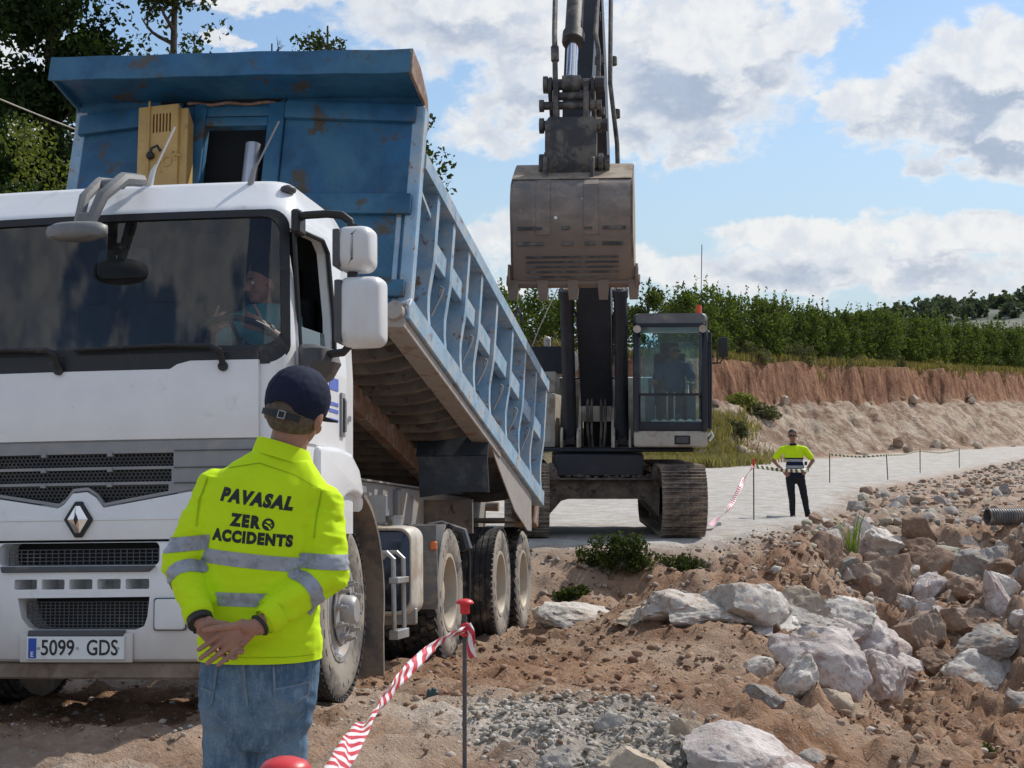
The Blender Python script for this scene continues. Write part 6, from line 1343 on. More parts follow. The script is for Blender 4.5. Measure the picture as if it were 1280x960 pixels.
# operator in the excavator's cab
HW = Matrix.Translation(EX_O) @ HM
M_NAVYT = cloth('dark_blue_work_shirt', (.06, .10, .18), .1)
J = dict(head=(1.13, -.56, 2.63), neck=(1.12, -.52, 2.48), pelvis=(1.08, -.55, 2.0), shL=(.93, -.55, 2.40), shR=(1.31, -.55, 2.40), elL=(.84, -.70, 2.16), elR=(1.40, -.72, 2.16), wrL=(.80, -.98, 2.15), wrR=(1.38, -1.0, 2.15),
         hipL=(.99, -.60, 1.97), hipR=(1.18, -.60, 1.97), knL=(.96, -1.05, 1.98), knR=(1.20, -1.05, 1.98), anL=(.98, -1.15, 1.62), anR=(1.18, -1.15, 1.62), look=(.35, -.93, -.05))
opr, _, _, _ = person('operator in dark shirt and sunglasses seated inside the excavator cab', HW, J, dict(skin=M_SKIN2, shirt=M_NAVYT, trousers=M_DARKT, hair=M_HAIR2), 'short', seated=True, glasses=True,
    hands=dict(L=((.0, -.8, .1), (.2, .1, -.9), (.8, -.2, .2), (30, 55, 45)), R=((.0, -.8, .1), (-.2, .1, -.9), (-.8, -.2, .2), (30, 55, 45))))
# ------------------------------------------------------------------ rocks
def rock_mat(name, cols, vein=None, scale=3.0, dust=(.33, .22, .15), amt=.3):
    m = bpy.data.materials.new(name); m.use_nodes = True; T = NT(m.node_tree); b = T.n['Principled BSDF']
    v = T.new('ShaderNodeTexCoord').outputs['Object']; oi = T.new('ShaderNodeObjectInfo'); v = T.vmath('ADD', v, T.vmath('MULTIPLY', oi.outputs['Location'], (1.7, 1.3, .9)))
    n = T.noise(v, scale, 8, .65, .4); c = T.mix(T.smooth(n, .34, .66), cols[0], cols[1])
    c = T.mix(T.smooth(T.noise(v, scale*.6, 5, .6, .3), .50, .68), c, cols[2])
    c = T.mix(T.math('MULTIPLY', T.smooth(T.noise(v, scale*7, 6, .7), .50, .30), .6), c, tuple(x*.38 for x in cols[0]))
    if vein: c = T.mix(T.math('MULTIPLY', T.smooth(T.noise(v, scale*1.4, 6, .7, 1.2), .52, .62), .75), c, vein)
    c = T.mix(T.smooth(T.noise(v, scale*1.1, 6, .65), .5+.2*(.5-amt)*2, .64+.2*(.5-amt)*2, 0, .85), c, dust)
    T.put(b.inputs['Base Color'], c); b.inputs['Roughness'].default_value = .9; b.inputs['Specular IOR Level'].default_value = .25
    bn = T.new('ShaderNodeBump'); bn.inputs['Strength'].default_value = .7; bn.inputs['Distance'].default_value = .03
    T.l.new(T.math('ADD', T.noise(v, scale*8, 7, .7), T.math('MULTIPLY', T.noise(v, scale*2.2, 5, .6), 1.2)), bn.inputs['Height']); T.l.new(bn.outputs[0], b.inputs['Normal'])
    return m
R_WHITE = rock_mat('pale_limestone', [(.50, .465, .42), (.74, .70, .645), (.56, .48, .41)], (.38, .27, .21), amt=.30)
R_PINK = rock_mat('pink_veined_limestone', [(.48, .42, .395), (.72, .665, .635), (.46, .35, .31)], (.32, .21, .18), amt=.26)
R_GREY = rock_mat('grey_limestone', [(.29, .27, .25), (.45, .425, .39), (.36, .31, .265)], None, amt=.42)
R_BROWN = rock_mat('earth_covered_rock', [(.235, .155, .11), (.34, .235, .17), (.40, .33, .27)], None, amt=.5)
R_BUFF = rock_mat('buff_sandstone', [(.43, .35, .26), (.55, .46, .355), (.48, .42, .35)], None, amt=.15)
R_GREEN = rock_mat('pale_greenish_stone', [(.36, .36, .28), (.47, .46, .37), (.40, .37, .30)], None, amt=.2)
def ico(sub):
    b = bmesh.new(); bmesh.ops.create_icosphere(b, subdivisions=sub, radius=1.0); V = np.array([v.co for v in b.verts]); Fc = np.array([[v.index for v in f.verts] for f in b.faces]); b.free(); return V, Fc
ICO4, ICO3, ICO2, ICO1 = ico(5), ico(4), ico(2), ico(1)
def rock_verts(seed, base, facets=9, rough=.13, detail=.07):
    r = np.random.default_rng(seed); V = base.copy(); V /= np.linalg.norm(V, axis=1)[:, None]
    V = V*(1+.22*fbm(V*1.1+seed*3.7, 2))[:, None]
    for _ in range(facets):
        n = r.normal(size=3); n /= np.linalg.norm(n); d = r.uniform(.42, .80); q = V @ n; V = V-np.clip(q-d, 0, None)[:, None]*n*.95
    nn = V/np.linalg.norm(V, axis=1)[:, None]
    V = V+nn*(rough*fbm(V*2.6+seed, 4)+detail*(1-np.abs(fbm(V*5+seed*2, 3))*2.5)*.6+detail*.45*fbm(V*13+seed, 2))[:, None]
    return V/np.abs(V).max(0)
ROCKN = [0]
def foot_y(px, py, Y0):
    """distance at which the foot of a rock seen at (px, py) meets the ground"""
    ys_ = np.arange(7.0, 60, .05); d = ray(px, py); x_ = d.x/d.y*ys_; z_ = CAM.z+d.z/d.y*ys_; g_ = ground(x_, ys_)[0]; k = np.nonzero(g_ >= z_)[0]
    return ys_[k[0]] if len(k) else Y0
def boulder(label, px, py, wpx, hpx, Y, mat_, group=None, depth=.8, sink=.25, yaw=0, tilt=0, cat='boulder', name='boulder', res=None, facets=13, find=False):
    """px, py: middle of the foot of the rock; sizes are those it shows"""
    ROCKN[0] += 1
    if find: Y = float(foot_y(px, py, Y))
    w = wpx/F_PX*Y; h = hpx/F_PX*Y; p = at(px, py, Y)
    base = ICO4 if (res or wpx) > 60 else (ICO3 if wpx > 24 else ICO2)
    V = rock_verts(ROCKN[0]*13+5, base[0], facets); V = V*np.array([w/2, w/2*depth, h/2*(1+sink)])
    q = np.array(rotm(x=tilt*.4, y=tilt, z=yaw)); V = V @ q.T
    o = np_mesh(name, V, base[1], mat_, smooth=0); o.data.polygons.foreach_set('use_smooth', [True]*len(o.data.polygons)); o.data.set_sharp_from_angle(angle=R(40))
    o.location = (p.x, Y, p.z+h/2*(1-sink)); return tag(o, label, cat, group)
BOULD = [
 ('low pale slab of limestone nearest the rear truck wheel', 726, 772, 92, 20, 17.6, R_WHITE, 0, 4),
 ('wide white limestone boulder below the green weeds', 842, 768, 120, 42, 18.3, R_WHITE, 0, 0),
 ('yellow-stained low white rock in front of the wide white boulder', 818, 769, 92, 24, 17.4, R_BUFF, 10, 0),
 ('tall rounded white boulder, middle of the line below the digger track', 925, 768, 96, 52, 18.0, R_WHITE, 30, -6),
 ('beige brown-topped boulder right of the tall rounded white one', 1000, 762, 74, 46, 18.4, R_BUFF, 60, 0),
 ('long flat grey slab lying between the white boulders', 995, 778, 112, 30, 17.0, R_GREY, 5, 5),
 ('pinkish white boulder at the upper end of the long ridge', 1076, 806, 84, 62, 16.6, R_PINK, 20, 12),
 ('largest pink-white boulder running down the side of the soil hump', 1032, 836, 118, 62, 15.4, R_PINK, -10, 22),
 ('pink-white boulder with pointed lower tip beside the brown hollow', 1098, 858, 78, 50, 15.2, R_PINK, 35, 20),
 ('upright angular grey-white block stuck in the brown soil hump', 997, 862, 50, 58, 13.4, R_WHITE, 50, 10),
 ('small tilted buff slab below the upright angular block', 1047, 884, 44, 30, 12.7, R_BUFF, 15, 28),
 ('low grey-white stone on the hump left of the upright block', 953, 872, 46, 28, 12.6, R_GREY, 0, 8),
 ('big reddish-veined white rock at the near edge of the gravel', 928, 966, 140, 68, 8.9, R_PINK, 0, 10),
 ('flat beige stone lying on the near gravel', 788, 966, 90, 40, 8.3, R_BUFF, 8, 0),
 ('pointed grey stone half buried in the near gravel', 706, 952, 58, 32, 8.6, R_GREY, 20, -8),
 ('grey wedge of stone at the upper edge of the gravel', 762, 906, 32, 22, 9.7, R_GREY, 0, 12),
 ('knobbly beige stone between the gravel and the reddish-veined rock', 860, 922, 34, 32, 9.3, R_BUFF, 0, 0),
 ('broad white and brown boulder at the foot of the right-hand bank', 1236, 846, 96, 48, 15.0, R_WHITE, 0, 0),
 ('grey flat boulder on top of the broad white and brown one', 1240, 806, 80, 32, 16.4, R_GREY, 15, -4),
 ('smooth brown boulder above the flat grey one', 1228, 784, 80, 46, 17.8, R_BROWN, 0, 6),
 ('brown earthy boulder across the hollow from the pinkish ridge', 1152, 788, 66, 52, 18.0, R_BROWN, 30, 18),
 ('big blue-grey boulder below the corrugated pipe', 1234, 710, 66, 44, 22.8, R_GREY, 0, 12),
 ('large brown earthy lump beside the tall reed', 1104, 738, 72, 62, 20.6, R_BROWN, 40, 14),
 ('pinkish long stone standing at the bank edge below the blue-grey boulder', 1250, 762, 34, 62, 19.4, R_PINK, 20, -18),
 ('brown wedge of rock behind the earthy lump', 1146, 694, 60, 32, 23.6, R_BROWN, 0, 10),
 ('white-faced grey boulder right of the broken concrete slab', 1094, 686, 54, 42, 25.0, R_WHITE, 30, 8),
 ('brown and white boulder near the top of the rubble', 1146, 666, 40, 28, 26.8, R_BROWN, 10, 0),
 ('pale greenish flat stone lying on the greenish rubble', 1190, 694, 48, 14, 23.0, R_GREEN, 5, 4),
 ('block of brown earth under the broken concrete slab', 1036, 706, 44, 50, 24.5, R_BROWN, 0, 0),
 ('dark stone at the far right of the hollow', 1272, 884, 34, 30, 13.0, R_GREY, 0, 0),
 ('dark flat stone on the soil beside the reddish-veined rock', 1012, 950, 44, 18, 9.6, R_GREY, 10, 6),
 ('brown boulder half sunk left of the blue-grey one', 1202, 744, 46, 30, 20.0, R_BROWN, 20, 0),
 ('grey lump on the gravel slope left of the large brown lump', 1062, 712, 34, 24, 23.0, R_GREY, 0, 5),
 ('white rock filling the gap behind the yellow-stained one', 872, 772, 92, 34, 17.8, R_WHITE, 15, 4),
 ('low white rock at the foot of the tall rounded boulder', 962, 778, 84, 30, 17.4, R_WHITE, 40, -4),
 ('pinkish rock wedged under the long flat grey slab', 1040, 796, 78, 36, 16.8, R_PINK, 25, 10),
 ('pale rock behind the upper end of the pinkish ridge', 1058, 770, 60, 34, 18.0, R_WHITE, 70, 0),
 ('small pinkish rock right of the pointed lower tip', 1128, 846, 46, 32, 15.6, R_PINK, 10, 16),
 ('pale shard poking from the soil hump by the upright block', 945, 842, 40, 24, 13.8, R_WHITE, 20, -12),
 ('small grey slab on the dark bank under the digger', 772, 702, 26, 10, 19.0, R_GREY, 0, 3),
 ('long buff stone low on the right slope beneath the brown boulders', 1165, 822, 46, 24, 16.2, R_BROWN, 0, 14),
]
for (lb, px, py, w, h, Y, m_, yaw, tilt) in BOULD: boulder(lb, px, py+2, w*1.34, h*.90, Y, m_, yaw=yaw, tilt=tilt, find=True, depth=.95, sink=.82)
rr = random.Random(31)
for k in range(34):
    px = rr.uniform(1040, 1285); py = 660+(px-1040)*.12+rr.uniform(0, 110); kind = rr.choice(['earthy', 'earthy', 'pinkish', 'whitish'])
    boulder(f'{kind} rock half sunk in the bank between the white ridge and the pipe', px, py, rr.uniform(22, 58), rr.uniform(16, 36), 22, dict(earthy=R_BROWN, pinkish=R_PINK, whitish=R_WHITE)[kind], group=f'{kind} rocks of the right-hand bank', yaw=rr.uniform(0, 180), tilt=rr.uniform(-14, 14), cat='rock', name='bank_rock', find=True, sink=.85)
rr = random.Random(21)
for k in range(95):                      # loose blocks in the rubble between ditch and road
    Y = rr.uniform(19, 40); x = rr.uniform(.12, .34)*Y
    if x < road_edge(np.array(Y))-1.0+1.3: x = float(road_edge(np.array(Y)))+rr.uniform(1.2, 6)
    if x/Y > .36: continue
    s_ = rr.uniform(.16, .52); z = gz(x, Y); px = CXP+F_PX*x/Y; py = HOR-(z-1.65)*F_PX/Y; kind = rr.choice(['grey', 'grey', 'white', 'brown', 'green'])
    o = boulder(f'loose {dict(grey="grey", white="whitish", brown="brown", green="greenish")[kind]} block lying in the rubble between hollow and road', px, py, s_/Y*F_PX, s_*rr.uniform(.5, .8)/Y*F_PX, Y, dict(grey=R_GREY, white=R_WHITE, brown=R_BROWN, green=R_GREEN)[kind], group=f'{dict(grey="grey", white="whitish", brown="brown", green="greenish")[kind]} blocks in the rubble', yaw=rr.uniform(0, 90), tilt=rr.uniform(-15, 15), cat='rock', name='rubble_block', facets=11)
    o.location.z = z+s_*.10
for k in range(26):                      # along the road-side foot of the bank
    x = rr.uniform(7, 30); Y = float(bank_y(np.array(x)))+rr.choice([rr.uniform(-1.5, 1), rr.uniform(6.3, 7.6)]); s_ = rr.uniform(.25, .8)
    z = gz(x, Y); o = boulder('pale block fallen from the cut bank beyond the road', CXP+F_PX*x/Y, HOR-(z-1.65)*F_PX/Y, s_/Y*F_PX, s_*.7/Y*F_PX, Y, rr.choice([R_BUFF, R_BUFF, R_BROWN]), group='blocks fallen from the bank', cat='rock', name='fallen_block', yaw=rr.uniform(0, 90)); o.location.z = z+s_*.15
# gravel, one object for each spread of stones nobody could count
def stones_mat():
    m = bpy.data.materials.new('mixed_stone'); m.use_nodes = True; T = NT(m.node_tree); b = T.n['Principled BSDF']; a = T.new('ShaderNodeAttribute'); a.attribute_name = 'tone'
    g = T.new('ShaderNodeNewGeometry'); n = T.noise(g.outputs['Position'], 30, 5, .65); c = T.mix(T.math('MULTIPLY', T.smooth(n, .5, .3), .35), a.outputs[0], (.10, .075, .055))
    T.put(b.inputs['Base Color'], c); b.inputs['Roughness'].default_value = .92; b.inputs['Specular IOR Level'].default_value = .2
    bn = T.new('ShaderNodeBump'); bn.inputs['Strength'].default_value = .4; bn.inputs['Distance'].default_value = .01; T.l.new(T.noise(g.outputs['Position'], 80, 4, .7), bn.inputs['Height']); T.l.new(bn.outputs[0], b.inputs['Normal']); return m
M_STONES = stones_mat()
def spread(name, label, X, Y, S, tones, base, seed, flat=.7, sinkf=.2):
    r = np.random.default_rng(seed); n = len(X); bV, bF = base; k = len(bV)
    Zg = ground(X, Y)[0]; V = np.repeat(bV[None], n, 0)
    for _ in range(5):
        nrm = r.normal(size=(n, 1, 3)); nrm /= np.linalg.norm(nrm, axis=2, keepdims=True); d = r.uniform(.34, .78, (n, 1)); q = (V*nrm).sum(2); V = V-np.clip(q-d, 0, None)[..., None]*nrm*.9
    V = V*(1+.16*r.normal(size=(n, k, 1)).clip(-1.5, 1.5))
    sc = S[:, None, None]*np.stack([r.uniform(.75, 1.35, n), r.uniform(.75, 1.2, n), r.uniform(.5, .95, n)*flat/.7], 1)[:, None]
    V = V*sc; a = r.uniform(0, 2*np.pi, n); c, s = np.cos(a)[:, None], np.sin(a)[:, None]
    x, y = V[..., 0]*c-V[..., 1]*s, V[..., 0]*s+V[..., 1]*c; V = np.stack([x+X[:, None], y+Y[:, None], V[..., 2]+(Zg+S*sinkf)[:, None]], -1)
    Fc = (bF[None]+(np.arange(n)*k)[:, None, None]).reshape(-1, 3)
    o = np_mesh(name, V.reshape(-1, 3), Fc, M_STONES, smooth=0)
    tones = np.array(tones); ti = r.integers(0, len(tones), n); tc_ = tones[ti]*r.uniform(.75, 1.25, (n, 1)); arr = np.concatenate([np.repeat(tc_[:, None], k, 1).reshape(-1, 3), np.ones((n*k, 1))], 1).astype(np.float32)
    o.data.attributes.new('tone', 'FLOAT_COLOR', 'POINT').data.foreach_set('color', arr.ravel()); return tag(o, label, 'gravel', kind='stuff')
GREYS = [(.36, .33, .29), (.45, .42, .375), (.28, .255, .22), (.51, .48, .44), (.40, .335, .265)]; BROWNS = [(.25, .165, .112), (.32, .225, .16), (.38, .30, .235), (.19, .12, .08), (.29, .19, .13), (.44, .38, .32)]
r = np.random.default_rng(5)
def sample(n, xf, y0, y1, pw=1.0, test=None):
    Y = y0+(y1-y0)*r.random(n)**pw; X = xf(Y, r.random(n))
    if test is not None: k = test(X, Y); X, Y = X[k], Y[k]
    return X, Y
def near_gravel(X, Y):
    P = np.stack([X, Y, 0*X], -1); q = fbm(P*1.3+9, 4); return (Y+q*.8 < 9.05+.15*r.normal(size=len(X))) & (X+q*.4 > -.25+.5*r.random(len(X))) & (X+q*.5 < 1.15-.4*r.random(len(X)))
X, Y = sample(14000, lambda Y, t: -1.2+3.6*t, 7.0, 9.9, 1.0, near_gravel); S = .008+.022*r.random(len(X))**3.0
spread('gravel', 'grey crushed gravel spread in front of the soil hump', X, Y, S, GREYS, ICO1, 1)
X, Y = sample(5200, lambda Y, t: -1.5+5.5*t, 7.2, 17.5, 1.1); S = .005+.026*r.random(len(X))**6
spread('soil_crumbs', 'small stones and soil crumbs scattered over the brown pad', X, Y, S, BROWNS, ICO1, 2, sinkf=.05)
CL = [(.20, .115, .075), (.26, .16, .105), (.30, .195, .135), (.16, .09, .06), (.34, .24, .17)]
X, Y = sample(9000, lambda Y, t: -.6+5.6*t, 8.6, 18.2, 1.15, lambda X, Y: fbm(np.stack([X*1.2, Y*.9, 0*X], -1)+4, 3) > -.15); S = .008+.045*r.random(len(X))**5
spread('soil_clods', 'brown clods of earth crumbling over the dug soil', X, Y, S, CL, ICO1, 14, sinkf=-.1)
X, Y = sample(2600, lambda Y, t: -3.4+2.6*t, 7.4, 12.5, 1.2); S = .006+.02*r.random(len(X))**4
spread('pad_grit', 'grit scattered around the front of the truck', X, Y, S, BROWNS+GREYS[:2], ICO1, 12, sinkf=.05)
X, Y = sample(7000, lambda Y, t: 1.5+5.5*t, 8.0, 20, 1.0, lambda X, Y: X > 1.7+.5*r.random(len(X))); S = .008+.05*r.random(len(X))**6
spread('ditch_rubble', 'brown stones and clods covering the slope of the hollow', X, Y, S, BROWNS, ICO1, 3)
X, Y = sample(5000, lambda Y, t: -.3+7.5*t*Y/24, 16.8, 25, 1.0, lambda X, Y: (X > road_edge(Y)-.3+.6*r.random(len(X))) | (Y < 18.8+.6*r.random(len(X)))); S = .010+.05*r.random(len(X))**4.5
spread('bank_rubble', 'grey and brown rubble on the bank below the digger', X, Y, S, BROWNS+GREYS, ICO1, 4)
X, Y = sample(7000, lambda Y, t: road_edge(Y)+.4+t*np.maximum(.36*Y-road_edge(Y), .5), 19.5, 74, 1.5); S = .014+.11*r.random(len(X))**5
spread('rubble', 'pale rubble lying between the hollow and the road', X, Y, S, GREYS[:2]+BROWNS*2+[(.42, .38, .29), (.46, .37, .30), (.50, .43, .36)], ICO1, 6)
# ------------------------------------------------------------------ plants
def leaf_mat(name, col, var=.5, tr=.25):
    m = bpy.data.materials.new(name); m.use_nodes = True; T = NT(m.node_tree); T.n.clear(); o = T.new('ShaderNodeOutputMaterial')
    a = T.new('ShaderNodeAttribute'); a.attribute_name = 'tone'; oi = T.new('ShaderNodeObjectInfo')
    t = T.math('ADD', T.math('MULTIPLY', a.outputs['Fac'], .75), T.math('MULTIPLY', oi.outputs['Random'], .25))
    c = T.mix(t, tuple(x*(1-var) for x in col), (min(1, col[0]*(1+var*1.25)), min(1, col[1]*(1+var)), col[2]*(1+var*.4)))
    d = T.new('ShaderNodeBsdfPrincipled'); T.put(d.inputs['Base Color'], c); d.inputs['Roughness'].default_value = .75; d.inputs['Specular IOR Level'].default_value = .12
    s = T.new('ShaderNodeBsdfTranslucent'); T.put(s.inputs[0], T.mix(1.0, c, (1.3, 1.5, .5), 'MULTIPLY')); mx = T.new('ShaderNodeMixShader'); mx.inputs[0].default_value = tr
    T.l.new(d.outputs[0], mx.inputs[1]); T.l.new(s.outputs[0], mx.inputs[2]); T.l.new(mx.outputs[0], o.inputs[0]); return m
M_ORCH = leaf_mat('citrus_leaves', (.078, .106, .040), .5, .38); M_IVY = leaf_mat('dark_ivy_leaves', (.022, .042, .014)); M_BUSHG = leaf_mat('olive_bush_leaves', (.12, .145, .045), .5, .35); M_SPARSE = leaf_mat('small_grey_green_leaves', (.045, .060, .025))
M_WEED = leaf_mat('weed_leaves', (.055, .075, .026)); M_BRUSH = leaf_mat('grey_brush', (.115, .12, .075), .4); M_DRY = leaf_mat('dry_grass', (.25, .215, .115), .45); M_GRASS = leaf_mat('green_grass', (.20, .225, .07), .4); M_BARK = pmat('grey_bark', (.085, .07, .055), .9, var=.3, scale=8, bump=.5, bscale=30)
def leaves(C, size, seed, asp=.55, up=.0):
    """one pointed leaf (two triangles folded on the midrib) at every centre"""
    r = np.random.default_rng(seed); n = len(C); d = r.normal(size=(n, 3)); d[:, 2] += up; d /= np.linalg.norm(d, axis=1)[:, None]; e = np.cross(d, r.normal(size=(n, 3))); e /= np.linalg.norm(e, axis=1)[:, None]; f = np.cross(d, e)
    s = size*(.6+.8*r.random((n, 1))); V = np.stack([C-d*s*.5, C+e*s*asp*.5+f*s*.10, C+d*s*.5, C-e*s*asp*.5+f*s*.10], 1)
    return V.reshape(-1, 3), (np.arange(n)[:, None]*4+np.array([[0, 1, 2, 3]])), np.repeat(r.random(n), 4)
def leaf_mesh(name, C, size, seed, mat_, **k):
    V, Fc, t = leaves(C, size, seed, **k); me = np_mesh(name, V, Fc, None, link=False); me.materials.append(mat_)
    arr = np.repeat(t[:, None], 4, 1).astype(np.float32); arr[:, 3] = 1; me.attributes.new('tone', 'FLOAT_COLOR', 'POINT').data.foreach_set('color', arr.ravel()); return me
def clumps(r, centres, rad, per):
    C = np.repeat(centres, per, 0); q = r.normal(size=C.shape); q /= np.linalg.norm(q, axis=1)[:, None]; return C+q*(rad*(.35+.65*r.random((len(C), 1))**.6))
def branches(mb, p, d, L, rad, depth, rnd, tips, spread_=.6, up=.15):
    d = d.normalized(); n = 4; pts = [p]; q = d.copy()
    for i in range(n): q = (q+Vector((rnd.gauss(0, .16), rnd.gauss(0, .16), rnd.gauss(0, .1)+up*.3))).normalized(); pts.append(pts[-1]+q*L/n)
    mb.tube(pts, [rad*(1-.45*i/n) for i in range(n+1)], 6 if rad > .02 else 4, False); tips.append(pts[-1]); tips.append(pts[-2])
    if depth:
        for k in range(rnd.choice((2, 3, 3))):
            b = pts[rnd.choice((2, 3, 4))]; a = rnd.uniform(0, 6.28); v = (q+Vector((math.cos(a), math.sin(a), rnd.uniform(-.1, .5)))*spread_*1.4).normalized(); branches(mb, b, v, L*rnd.uniform(.55, .78), rad*.5, depth-1, rnd, tips, spread_, up)
def orchard_mesh(seed, h):
    r = np.random.default_rng(seed); rnd = random.Random(seed); mb = MB(); tips = []
    branches(mb, Vector((0, 0, -.15)), Vector((0, 0, 1)), h*.28, .07, 2, rnd, tips); tr = bpy.data.meshes.new('trunk'); mb.bm.to_mesh(tr); mb.bm.free(); tr.materials.append(M_BARK)
    n = 62; z = r.random(n)**.85; rad = (.95+.25*r.random(n))*np.sqrt(np.clip(1-(z*1.02-.35)**2/.55, .03, 1)); a = r.uniform(0, 6.28, n); rr_ = rad*np.sqrt(r.random(n))
    cen = np.stack([rr_*np.cos(a), rr_*np.sin(a), .20+z*h*.86], 1); C = clumps(r, cen, .36, 24)
    ns = 6; sx = r.uniform(-.7, .7, (ns, 2)); sh_ = np.concatenate([np.stack([np.full(9, x)+r.normal(0, .03, 9), np.full(9, y)+r.normal(0, .03, 9), np.linspace(h*.75, h*r.uniform(.95, 1.14), 9)], 1) for x, y in sx]); C = np.concatenate([C, sh_, sh_+r.normal(0, .06, sh_.shape)])
    return leaf_mesh('crown', C, .195, seed, M_ORCH, asp=.62), tr
OV = [orchard_mesh(100+k, 3.5+.12*k) for k in range(6)]
def place_tree(name, label, cat, loc, crown_me, trunk_me, sc=1.0, yaw=0, group=None):
    o = thing(name, label, cat, loc, (0, 0, yaw), group); o.scale = (sc, sc, sc)
    for nm, me in (('trunk', trunk_me), ('crown', crown_me)):
        if me: c = bpy.data.objects.new(nm, me); COL.objects.link(c); c.parent = o
    return o
rr = random.Random(9)
for row in range(3):
    x = -13.0
    while x < 47:
        y = float(bank_y(np.array(x)))+(6.5+2.7*row)/.6; yy = y+rr.uniform(-.5, .5); xx = x+rr.uniform(-.25, .25)
        if (-.02 if row else -.2) < xx/yy < .42 and not (.055 < xx/yy < .074 and row):
            cm, tm = OV[rr.randrange(6)]
            place_tree('orchard_tree', ['dense green fruit tree in the front orchard row above the red bank', 'green fruit tree in the orchard behind the front row', 'green fruit tree in the orchard behind the front row'][row], 'tree', (xx, yy, gz(xx, yy)-.05), cm, tm, rr.uniform(.86, .98)*(.90+.003*max(0, xx-10)), rr.uniform(0, 6.28), ['front row of orchard trees', 'orchard trees behind the front row', 'orchard trees behind the front row'][row])
        x += (1.75 if x < 7.5 else 1.05)*rr.uniform(.85, 1.15)
# tall ivy-clad trees, loose tree and bush at the upper left
def big_tree(label, base, h, lean, seed, leaf_m, n_clump, per, leaf, clump_r, prof, trunk_r=.22, depth=3, name='tall_tree'):
    rnd = random.Random(seed); r = np.random.default_rng(seed); mb = MB(); tips = []
    P = [Vector((lean[0]*t*t*h, lean[1]*t*h, h*t)) for t in np.linspace(0, 1, 9)]; mb.tube(P, [trunk_r*(1-.8*t) for t in np.linspace(0, 1, 9)], 10, False)
    for i in range(2, 9):
        for k in range(3):
            a = rnd.uniform(0, 6.28); w = prof(i/8); branches(mb, P[i-1].lerp(P[i], rnd.random()), Vector((math.cos(a), math.sin(a), .55)), w*.55, trunk_r*.28, depth-1, rnd, tips, .7, .25)
    o = thing(name, label, 'tree', base); tr = mb.build('trunk', M_BARK, o)
    T_ = np.array([t for t in tips]); z = r.random(n_clump); zz = .12+.88*z; a = r.uniform(0, 6.28, n_clump); w = np.array([prof(t) for t in zz])*np.sqrt(r.random(n_clump))
    cen = np.stack([lean[0]*zz*zz*h+w*np.cos(a), lean[1]*zz*h+w*np.sin(a), zz*h], 1); k_ = r.integers(0, len(T_), n_clump); use = r.random(n_clump) < .6; cen[use] = T_[k_[use]]
    me = leaf_mesh('crown', clumps(r, cen, clump_r, per), leaf, seed, leaf_m, asp=.6); c = bpy.data.objects.new('crown', me); COL.objects.link(c); c.parent = o; return o
def gp(px, Y): x = (px-640)*Y/F_PX; return (x, Y, gz(x, Y)-.1)
big_tree('tall dark ivy-clad tree at the upper left behind the truck', gp(62, 33), 14.5, (.0, 0), 31, M_IVY, 420, 60, .17, .42, lambda t: 1.45+.6*math.sin(t*9)*.3, .34)
big_tree('second dark ivy-clad tree cut by the left edge of the picture', gp(-40, 36), 15, (.01, 0), 32, M_IVY, 380, 50, .18, .50, lambda t: 1.5, .32)
big_tree('bare-branched tree with sparse small leaves above the blue bed', gp(210, 35), 13.5, (.01, 0), 33, M_SPARSE, 460, 20, .13, .32, lambda t: .5+1.9*max(0, t-.45), .20, 4)
big_tree('leafy tree showing past the right edge of the blue bed', gp(497, 42), 9.7, (-.006, 0), 34, M_SPARSE, 330, 30, .15, .38, lambda t: .2 if t < .35 else 1.75*math.sqrt(max(.02, 1-((t-.70)/.40)**2)), .2, 3)
big_tree('thin twiggy tree top peeping over the middle of the blue bed', gp(408, 38), 11.7, (.0, 0), 35, M_SPARSE, 260, 16, .13, .30, lambda t: .2+1.5*max(0, t-.5), .12, 3)
big_tree('thin twig top left of the other one above the blue bed', gp(338, 39), 11.5, (.0, 0), 36, M_SPARSE, 120, 14, .13, .28, lambda t: .2+.9*max(0, t-.5), .10, 3)
def bush(label, loc, w, d, h, seed, leaf_m, n_clump=90, per=40, leaf=.10, cr=.22, cat='bush', name='bush', stems=True, group=None):
    r = np.random.default_rng(seed); rnd = random.Random(seed); o = thing(name, label, cat, loc, group=group); mb = MB()
    for k in range(7): a = rnd.uniform(0, 6.28); mb.tube([(0, 0, -.05), (w*.15*math.cos(a), d*.15*math.sin(a), h*.4), (w*.35*math.cos(a), d*.35*math.sin(a), h*.8)], [.02*h, .014*h, .005*h], 5, False)
    mb.build('stem', M_BARK, o); q = r.normal(size=(n_clump, 3)); q /= np.linalg.norm(q, axis=1)[:, None]; q *= (.35+.65*r.random((n_clump, 1))**.5); q[:, 2] = np.abs(q[:, 2]) if h < 3 else q[:, 2]*.5+.5
    cen = q*np.array([w/2, d/2, h*.88])*(1+.15*r.normal(size=(n_clump, 1))); me = leaf_mesh('foliage', clumps(r, cen, cr, per), leaf, seed, leaf_m); c = bpy.data.objects.new('foliage', me); COL.objects.link(c); c.parent = o; return o
bush('olive green bush at the left edge', gp(28, 25), 3.4, 2.4, 6.9, 41, M_BUSHG, 260, 90, .085, .30)
bush('darker bush behind the olive green one at the left edge', gp(-30, 29), 3.2, 2.2, 7.6, 42, M_IVY, 180, 60, .12, .34)
p = at(772, 744, 18.9); bush('dark green weeds growing on the bank below the digger', (p.x, 18.9, gz(p.x, 18.9)-.03), 1.0, .5, .44, 43, M_WEED, 70, 70, .042, .10, 'weeds', 'weed_clump')
p = at(846, 724, 19.2); bush('low dark weeds between the white boulder and the digger track', (p.x, 19.2, gz(p.x, 19.2)-.03), .7, .5, .24, 44, M_WEED, 40, 50, .05, .09, 'weeds', 'weed_clump')
